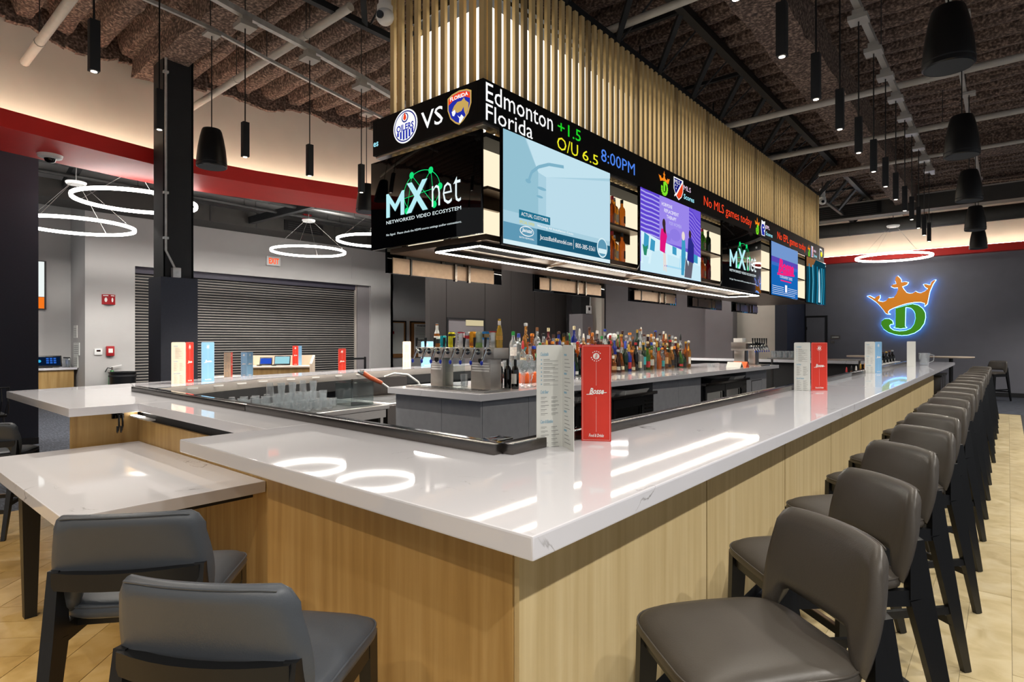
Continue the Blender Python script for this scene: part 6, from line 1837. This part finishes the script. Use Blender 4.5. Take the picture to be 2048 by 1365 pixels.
MB().tube([(-6.6, 5.05, 1.05), (-6.5, 5.15, 1.10), (-6.36, 5.27, 1.08), (-6.25, 5.36, 0.98), (-6.2, 5.4, 0.85)], 0.016, 10).build('hose_loop', 'galv', t, smooth=60)
MB().box(-6.95, 4.75, 0.7, -6.9, 5.7, 1.02).build('backplate', 'steel_dark', t)
t = thing('ice_well', 'stainless ice well beside the drainboard', 'ice well', (-6.3, 5.2, 0))
MB().box(-6.85, 4.45, 0.0, -5.75, 5.9, 0.76).build('cabinet', 'steel_dark', t, bevel=0.004)
MB().box(-6.80, 4.5, 0.76, -5.8, 5.85, 0.775).build('rim', 'steel', t, bevel=0.004)
MB().box(-6.7, 4.6, 0.775, -5.9, 5.75, 0.778).build('opening', 'black_matte', t)
t = thing('rinse_box', 'black rinse box in front of the tall glasses', 'box', (-5.9, 2.42, DZ))
MB().box(-6.0, 2.22, DZ + 0.006, -5.97, 2.62, DZ + 0.16).build('front', 'black_gloss', t)
MB().box(-6.35, 2.22, DZ + 0.006, -6.0, 2.62, DZ + 0.02).build('base', 'black', t)
MB().box(-6.35, 2.22, DZ + 0.02, -6.0, 2.24, DZ + 0.15).build('side', 'black', t)
t = thing('faucet', 'chrome gooseneck faucet at the left of the wash station', 'faucet', (-6.5, 2.2, DZ))
MB().tube([(-6.45, 2.10, DZ), (-6.45, 2.10, DZ + 0.2), (-6.42, 2.12, DZ + 0.25), (-6.34, 2.15, DZ + 0.25), (-6.3, 2.17, DZ + 0.18)], 0.012, 10).build('spout', 'black_gloss', t, smooth=60)
MB().tube([(-6.45, 2.24, DZ), (-6.45, 2.24, DZ + 0.1), (-6.40, 2.28, DZ + 0.19)], 0.012, 8).build('lever', 'chrome', t, smooth=60)
MB().lathe([(0.0, 0.0), (0.05, 0.01), (0.055, 0.05), (0.0, 0.06)], 14, (-6.15, 2.16, DZ + 0.006)).build('cup', 'white_plastic', t, smooth=50)
t = thing('grate_tray', 'square perforated steel tray on the inner rail corner', 'tray', (-1.75, 2.02, 1.1))
MB().box(-1.80, 1.93, 1.075, -1.72, 2.03, 1.10).build('pan', 'chrome', t, bevel=0.004)
MB().tube([(-1.80, 1.93, 1.115), (-1.72, 1.93, 1.115), (-1.72, 2.03, 1.115), (-1.80, 2.03, 1.115)], 0.006, 6, closed=True).build('rim', 'chrome', t, smooth=60)
# underbar equipment of the right arm and far end
t = thing('underbar_cabinet', 'dark underbar cabinet below the right arm of the bar', 'cabinet', (-1.9, 9, 0))
MB().box(-2.02, 7.5, 0.0, -1.69, 12.85, 0.85).build('body', 'black_matte', t)
MB().box(-2.03, 7.5, 0.85, -1.69, 12.85, 0.87).build('top', 'steel_dark', t)
t = thing('speed_rail', 'steel speed rail hung under the far right arm', 'rail', (-2.1, 11, 0.7))
MB().box(-2.18, 11.2, 0.72, -2.07, 13.6, 0.78).build('trough', 'steel', t)
for q in range(5):
    o = liquor(-2.12, 11.4 + q * 0.42, 0.781, 'round', ('clear', 'amber', 'green', 'honey', 'ruby')[q], ('red', 'black', 'white', 'gold', 'orange')[q], 2, 'white', False, '%s pour bottle in the steel speed rail' % nth(q + 1), 'speed rail bottles', 1.0, PI)
t = thing('far_counter', 'grey topped counter closing the far end of the bar', 'bar counter', (-4, 15.9, 0))
MB().box(-8.2, 15.5, BOT, -1.70, 16.3, TOP).build('worktop', 'quartz', t, bevel=0.004)
MB().box(-8.1, 15.6, 0, -1.7, 16.2, BOT).build('base', 'black_matte', t)
t = thing('glass_shelf', 'high steel shelf of upturned mugs at the far end', 'shelf', (-3.6, 14.6, 1.1))
MB().box(-4.3, 14.3, 1.12, -2.4, 14.75, 1.15).build('top', 'steel', t)
for x in (-4.25, -2.45):
    MB().box(x - 0.02, 14.5, 0, x + 0.02, 14.54, 1.12).build('leg', 'steel_dark', t)
MUG = MB().lathe([(0.0, 0.0), (0.055, 0.0), (0.045, 0.05), (0.04, 0.12), (0.05, 0.16), (0.045, 0.16), (0.03, 0.02), (0.0, 0.02)], 10).mesh('beer_mug', smooth=25)
MUG.materials.append(MATS['clear_glass'])
for q in range(16):
    o = link('beer_mug', MUG)
    o.location = (-4.2 + (q % 8) * 0.13, 14.42 + 0.18 * (q // 8), 1.151)
    tag(o, 'thick glass mug, %s in the %s row of the far steel shelf' % (nth(q % 8 + 1), ('front', 'back')[q // 8]), 'glass', 'mugs on the far shelf')
t = thing('pour_rack', 'white bottle rack between the two white menus at the far end', 'rack', (-1.95, 14.0, 0.0))
MB().box(-2.05, 12.9, 1.08, -1.80, 15.3, 1.10).build('tray', 'white_plastic', t)
MB().box(-2.05, 12.9, 0.0, -2.03, 15.3, 1.08).build('back', 'white_plastic', t)
for q in range(6):
    liquor(-1.92, 13.05 + q * 0.4, 1.1005, 'squat', 'black', ('gold', 'white', 'brown', 'gold', 'wooden', 'silver')[q], 1, 'white', False, '%s dark bottle in the white rack at the far end' % nth(q + 1), 'bottles in the white rack', 1.0, PI / 2)
# crates and kegs under the overhanging far end
for i, (y, m, lab) in enumerate(((14.8, 'steel_dark', 'grey crate under the far end of the worktop'), (15.3, 'steel_dark', 'grey crate second under the far overhang'), (15.8, 'black_matte', 'dark crate last under the far overhang'))):
    o = thing('storage_crate', lab, 'crate', (-1.25, y, 0))
    MB().box(-1.5, y, 0, -1.05, y + 0.38, 0.8).build('body', m, o, bevel=0.01)
    MB().box(-1.52, y - 0.01, 0.8, -1.03, y + 0.39, 0.84).build('lid', 'black', o, bevel=0.006)

# ================================================================ LEFT ROOM
t = thing('roller_shutter', 'closed grey roller shutter across the wide opening', 'roller shutter', (-16.7, 8.5, 0))
sm = MB().prism([(0, 0), (0.016, 0.008), (0.022, 0.03), (0.016, 0.058), (0.0, 0.066)], (0, 5.03, 0), (1, 0, 0), (0, 0, 1), (0, 1, 0), 0, 6.5).mesh('slat', Vector((0, 8.5, 0)))
sm.materials.append(MATS['shutter'])
for q in range(44):
    o = link('slat', sm, t)
    o.location = (-0.02, 0, 0.05 + q * 0.0725)
MB().box(-16.72, 5.03, 0, -16.70, 11.53, 3.3).build('backing', 'black_matte', t)
MB().box(-16.72, 5.03, 3.24, -16.62, 11.53, 3.4).build('head_box', mat('shutter_head', '#3b3846', 0.5, noise=0.05), t)
MB().box(-16.72, 11.53, 0, -16.66, 11.60, 3.4).build('guide_rail', 'shutter', t)
MB().box(-16.72, 5.03, 0, -16.64, 5.06, 3.4).build('guide_rail', 'shutter', t)
struct(MB().box(-16.75, 11.60, 0, -16.6, 12.07, 3.4).build('wall_jamb', 'taupe'), 'grey jamb beside the roller shutter')
MB_ = thing('exit_sign', 'small lit EXIT sign above the roller shutter', 'exit sign', (-16.5, 8.4, 3.75))
MB().box(-16.5, 8.38, 3.75, -16.44, 8.80, 4.02).build('case', 'white_plastic', MB_, bevel=0.008)
Face(MB_, (-16.44, 8.38, 3.75), (0, 1, 0), (0, 0, 1)).text('lettering', 'EXIT', 0.06, 0.37, 0.05, 0.22, glow('exit_red', '#ff5a2a', 1.3), bold=0.03)
t = thing('access_panel', 'flush square access panel above the jamb', 'panel', (-16.5, 11.8, 3.6))
MB().box(-16.5, 11.3, 3.6, -16.493, 12.0, 4.3).build('door', 'grey_wall', t)
t = thing('extinguisher_sign', 'red folded fire extinguisher sign on the grey wall', 'sign', (-16.5, 4.45, 2.4))
MB().prism([(0, 0), (0.10, 0.14), (0, 0.28)], (-16.5, 4.33, 2.42), (1, 0, 0), (0, 1, 0), (0, 0, 1), 0, 0.24).build('panel', 'red_plastic', t)
Face(t, (-16.5, 4.33, 2.42), Vector((0.10, 0.14, 0)).normalized(), (0, 0, 1)).polys('pictogram', [ell(0.09, 0.11, 0.03, 0.055, 14), [(0.03, 0.20), (0.14, 0.20), (0.14, 0.22), (0.03, 0.22)]], 'ink_white')
Face(t, (-16.40, 4.47, 2.42), Vector((-0.10, 0.14, 0)).normalized(), (0, 0, 1)).polys('pictogram', [ell(0.08, 0.11, 0.03, 0.055, 14), [(0.03, 0.20), (0.14, 0.20), (0.14, 0.22), (0.03, 0.22)]], 'ink_white')
t = thing('wall_thermostat', 'white thermostat on the grey wall', 'thermostat', (-16.5, 4.26, 1.2))
MB().box(-16.5, 4.18, 1.21, -16.47, 4.34, 1.36).build('case', 'white_plastic', t, bevel=0.008)
MB().box(-16.47, 4.22, 1.29, -16.468, 4.30, 1.33).build('display', 'black_gloss', t)
t = thing('alarm_pull', 'red alarm pull station beside the white thermostat', 'alarm', (-16.5, 4.49, 1.2))
MB().box(-16.5, 4.41, 1.18, -16.43, 4.58, 1.42).build('cover', 'red_plastic', t, bevel=0.02)
MB().box(-16.43, 4.45, 1.26, -16.425, 4.54, 1.36).build('lettering_plate', 'ink_white', t)
t = thing('trash_can', 'round black bin against the grey wall', 'bin', (-16.0, 4.62, 0))
MB().lathe([(0.24, 0.0), (0.275, 0.78), (0.29, 0.79), (0.29, 0.815), (0.25, 0.815), (0.24, 0.6), (0.0, 0.6)], 28, (-16.0, 4.62, 0)).build('drum', 'black', t, smooth=40)
MB().lathe([(0.278, 0.70), (0.285, 0.72), (0.278, 0.74)], 28, (-16.0, 4.62, 0)).build('band', 'black_matte', t, smooth=40)
t = thing('fire_extinguisher', 'fire extinguisher with green collar behind the black bin', 'extinguisher', (-16.42, 4.52, 0))
MB().lathe([(0.07, 0.0), (0.075, 0.02), (0.075, 0.74), (0.03, 0.84), (0.0, 0.84)], 16, (-16.42, 4.52, 0)).build('cylinder', mat('green_ext', '#2f7d3c', 0.35, noise=0.05), t, smooth=50)
MB().tube([(-16.42, 4.52, 0.84), (-16.42, 4.52, 0.92)], 0.02, 10).build('valve', 'steel', t)
MB().bar((-16.42, 4.50, 0.92), (-16.42, 4.72, 0.96), 0.02, 0.02).build('lever', 'white_plastic', t)
MB().tube([(-16.42, 4.52, 0.88), (-16.42, 4.43, 0.9), (-16.42, 4.38, 0.8)], 0.012, 8).build('hose', 'black', t, smooth=60)
# service cabinets in the niche
t = thing('service_cabinet', 'pale oak service cabinet with black bar handles', 'cabinet', (-17.4, 3, 0))
MB().box(-17.68, 0.5, 0.0, -17.12, 3.93, 0.86).build('body', 'oak', t)
for a, c_ in ((1.4, 2.25), (2.26, 3.0), (3.01, 3.92)):
    dr = MB().box(-17.12, a, 0.1, -17.10, c_ - 0.008, 0.85).build('door', 'oak', t)
    MB().tube([(-17.085, a + 0.12 if a > 2.9 else c_ - 0.15, 0.62), (-17.085, a + 0.12 if a > 2.9 else c_ - 0.15, 0.78)], 0.01, 6).build('handle', 'black', dr)
MB().box(-17.68, 0.5, 0.86, -17.05, 3.98, 0.91).build('worktop', 'quartz', t)
MB().box(-17.68, 3.6, 0.91, -17.64, 3.98, 1.05).build('splash', 'quartz', t)
t = thing('register_tablet', 'black register tablet with blue screen on the service cabinet', 'tablet', (-17.35, 3.45, 0.91))
MB().prism([(0, 0), (0.55, 0), (0.55, 0.27), (0, 0.27)], (-17.35, 3.20, 0.93), (0, 1, 0), Vector((-0.25, 0, 0.97)), Vector((0.97, 0, 0.25)), -0.02, 0.0).build('screen_case', 'black', t, bevel=0.004)
fz = Face(t, (-17.35, 3.20, 0.93), (0, 1, 0), Vector((-0.25, 0, 0.97)).normalized())
fz.rect('screen', 0.03, 0.03, 0.52, 0.24, glow('reg', '#0d2140', 0.6))
fz.polys('icons', [[(0.25 + 0.07 * (q % 3), 0.08 + 0.05 * (q // 3)), (0.30 + 0.07 * (q % 3), 0.08 + 0.05 * (q // 3)), (0.30 + 0.07 * (q % 3), 0.115 + 0.05 * (q // 3)), (0.25 + 0.07 * (q % 3), 0.115 + 0.05 * (q // 3))] for q in range(9)], glow('icons', '#2a63c8', 1), 2)
fz.polys('badge', [ell(0.12, 0.14, 0.035, 0.035, 14)], glow('badge', '#3ab0e0', 1), 2)
MB().box(-17.38, 3.4, 0.91, -17.28, 3.55, 0.94).build('stand', 'black', t)
for q in range(7):
    o = thing('pitcher_dispenser', '%s steel dispenser in the row beside the register tablet' % nth(q + 1), 'dispenser', (-17.3, 3.83, 0.91), 0, 'steel dispensers')
    MB().lathe([(0.03, 0), (0.032, 0.18), (0.02, 0.22), (0.0, 0.22)], 10, (-17.58 + q * 0.075, 3.84, 0.911)).build('body', 'chrome', o, smooth=50)
    MB().lathe([(0.021, 0.2), (0.021, 0.24), (0, 0.24)], 10, (-17.58 + q * 0.075, 3.84, 0.911)).build('lid', 'black', o, smooth=50)
t = thing('menu_screen', 'tall white menu screen with orange foot on the niche wall', 'screen', (-17.7, 3.1, 2.3))
MB().box(-17.7, 2.0, 2.30, -17.62, 3.50, 3.46).build('case', 'black', t)
fz = Face(t, (-17.62, 2.0, 2.30), (0, 1, 0), (0, 0, 1))
fz.rect('picture', 0.02, 0.30, 1.46, 1.14, glow('white_screen', '#eef6f4', 1.0))
fz.rect('picture_foot', 0.02, 0.02, 1.46, 0.29, glow('orange_screen', '#f5781f', 1.0))
fz.polys('picture_marks', [[(1.2, 0.1), (1.24, 0.1), (1.24, 0.2), (1.2, 0.2)]], 't_white', 2)
for q, (z, w_) in enumerate(((1.62, 0.18), (1.2, 0.30), (0.9, 0.22))):
    o = thing('notice', '%s notice pinned to the grey return wall' % ('upper', 'middle', 'lower')[q], 'notice', (-17.2, 4.0, z))
    MB().box(-17.4, 3.985, z, -17.4 + w_ * 1.6, 4.0, z + 0.30).build('sheet', 'paper', o)
    Face(o, (-17.4, 3.984, z), (1, 0, 0), (0, 0, 1)).polys('text_lines', [[(0.04, 0.04 + k_ * 0.045), (w_ * 1.4, 0.04 + k_ * 0.045), (w_ * 1.4, 0.052 + k_ * 0.045), (0.04, 0.052 + k_ * 0.045)] for k_ in range(5)], 'ink_grey')
# belt posts by the shutter
for i, (y, lab) in enumerate(((5.2, 'black belt post at the left end of the shutter'), (11.4, 'black belt post at the right end of the shutter'))):
    t = thing('belt_post', lab, 'barrier post', (-15.9, y, 0))
    MB().lathe([(0.17, 0.0), (0.17, 0.015), (0.035, 0.04), (0.035, 1.02), (0.0, 1.03)], 18, (-15.9, y, 0)).build('post', 'black', t, smooth=40)
    MB().box(-15.92, y - (0.9 if i else 0), 0.94, -15.915, y + (0 if i else 0.9), 1.0).build('belt', 'black_matte', t)
# host stand
t = thing('host_stand', 'pale host stand with sloping sides in front of the shutter', 'host stand', (-13.3, 7.1, 0))
hx_, hy_ = Vector((0.60, 0.80, 0)).normalized(), Vector((0.80, -0.60, 0)).normalized()   # along the front, and towards the viewer
O = Vector((-13.75, 6.55, 0))
def HB(a0, b0, z0, a1, b1, z1, nm, m):
    return MB().prism([(a0, b0), (a1, b0), (a1, b1), (a0, b1)], O, hx_, hy_, (0, 0, 1), z0, z1).build(nm, m, t)
HB(0.04, 0, 0.08, 1.46, 0.6, 0.93, 'body', 'oak')
HB(0.04, 0.6, 0.1, 0.745, 0.615, 0.9, 'door', 'oak')
HB(0.755, 0.6, 0.1, 1.46, 0.615, 0.9, 'door', 'oak')
for a in (0.0, 1.46):
    MB().prism([(0, 0), (0.68, 0), (0.68, 1.02), (0.0, 1.20)], O + hx_ * a, hy_, (0, 0, 1), hx_, 0, 0.05).build('side_panel', 'paper_cream', t)
HB(0.05, -0.02, 0.93, 1.46, 0.66, 0.96, 'desk', 'paper_cream')
HB(0.05, -0.04, 0.93, 1.46, -0.01, 1.20, 'back_panel', 'paper_cream')
def dev(a, w_, h_, b_, lab, col):
    o = thing('desk_device', lab, 'device', O + hx_ * a + Vector((0, 0, 0.96)))
    P_ = O + hx_ * a + hy_ * b_ + Vector((0, 0, 0.98))
    ey_ = (Vector((0, 0, 1)) * 0.9 - hy_ * 0.43).normalized()
    MB().prism([(0, 0), (w_, 0), (w_, h_), (0, h_)], P_, hx_, ey_, hx_.cross(ey_), -0.03, 0).build('case', 'black', o, bevel=0.004)
    Face(o, P_, hx_, ey_).rect('screen', 0.02, 0.03, w_ - 0.02, h_ - 0.03, glow(lab[:6], col, 1.0))
    MB().box(P_.x - 0.04, P_.y - 0.04, 0.96, P_.x + 0.04, P_.y + 0.04, 0.99).build('foot', 'black', o)
dev(0.30, 0.28, 0.2, 0.3, 'desk phone with blue screen on the host stand', '#2f56c8')
dev(0.62, 0.36, 0.24, 0.3, 'payment tablet with pale screen on the host stand', '#9fd8e2')
menu('red and blue menu standing on the host stand', [tuple((O + hx_ * 1.02 + hy_ * 0.2).xy), tuple((O + hx_ * 1.16 + hy_ * 0.25).xy), tuple((O + hx_ * 1.22 + hy_ * 0.12).xy)], 0.962, ['paper_red', 'paper_blue'], faces=['cover', None])
# notice boards on the recessed wall
for i, (y0, y1, lab) in enumerate(((13.75, 14.55, 'cork notice board with a white poster, left of the pair'), (14.75, 16.0, 'cork notice board with two warning sheets, right of the pair'))):
    t = thing('notice_board', lab, 'notice board', (-17.7, y0, 1.4))
    MB().box(-17.7, y0, 0.9, -17.66, y1, 2.3).build('board', mat('cork', '#9a6b3e', 0.9, noise=0.2, nscale=60), t)
    MB().box(-17.66, y0, 2.26, -17.65, y1, 2.3).box(-17.66, y0, 0.9, -17.65, y0 + 0.04, 2.3).box(-17.66, y1 - 0.04, 0.9, -17.65, y1, 2.3).build('frame', 'steel_dark', t)
    if i:
        for z in (1.62, 1.05):
            s = MB().box(-17.66, y0 + 0.2, z, -17.655, y1 - 0.2, z + 0.58).build('sheet', 'paper', t)
            f = Face(s, (-17.655, y0 + 0.2, z), (0, 1, 0), (0, 0, 1))
            f.text('heading', 'WARNING', 0.12, 0.72, 0.47, 0.55, 'ink_dark', bold=0.04)
            f.polys('text_lines', [[(0.06, 0.06 + q * 0.05), (0.78, 0.06 + q * 0.05), (0.78, 0.075 + q * 0.05), (0.06, 0.075 + q * 0.05)] for q in range(8)], 'ink_grey')
    else:
        s = MB().box(-17.66, y0 + 0.05, 1.05, -17.655, y1 - 0.12, 2.22).build('sheet', 'paper', t)
        MB().box(-17.655, y0 + 0.06, 1.8, -17.652, y0 + 0.22, 1.9).build('red_mark', 'red_plastic', s)
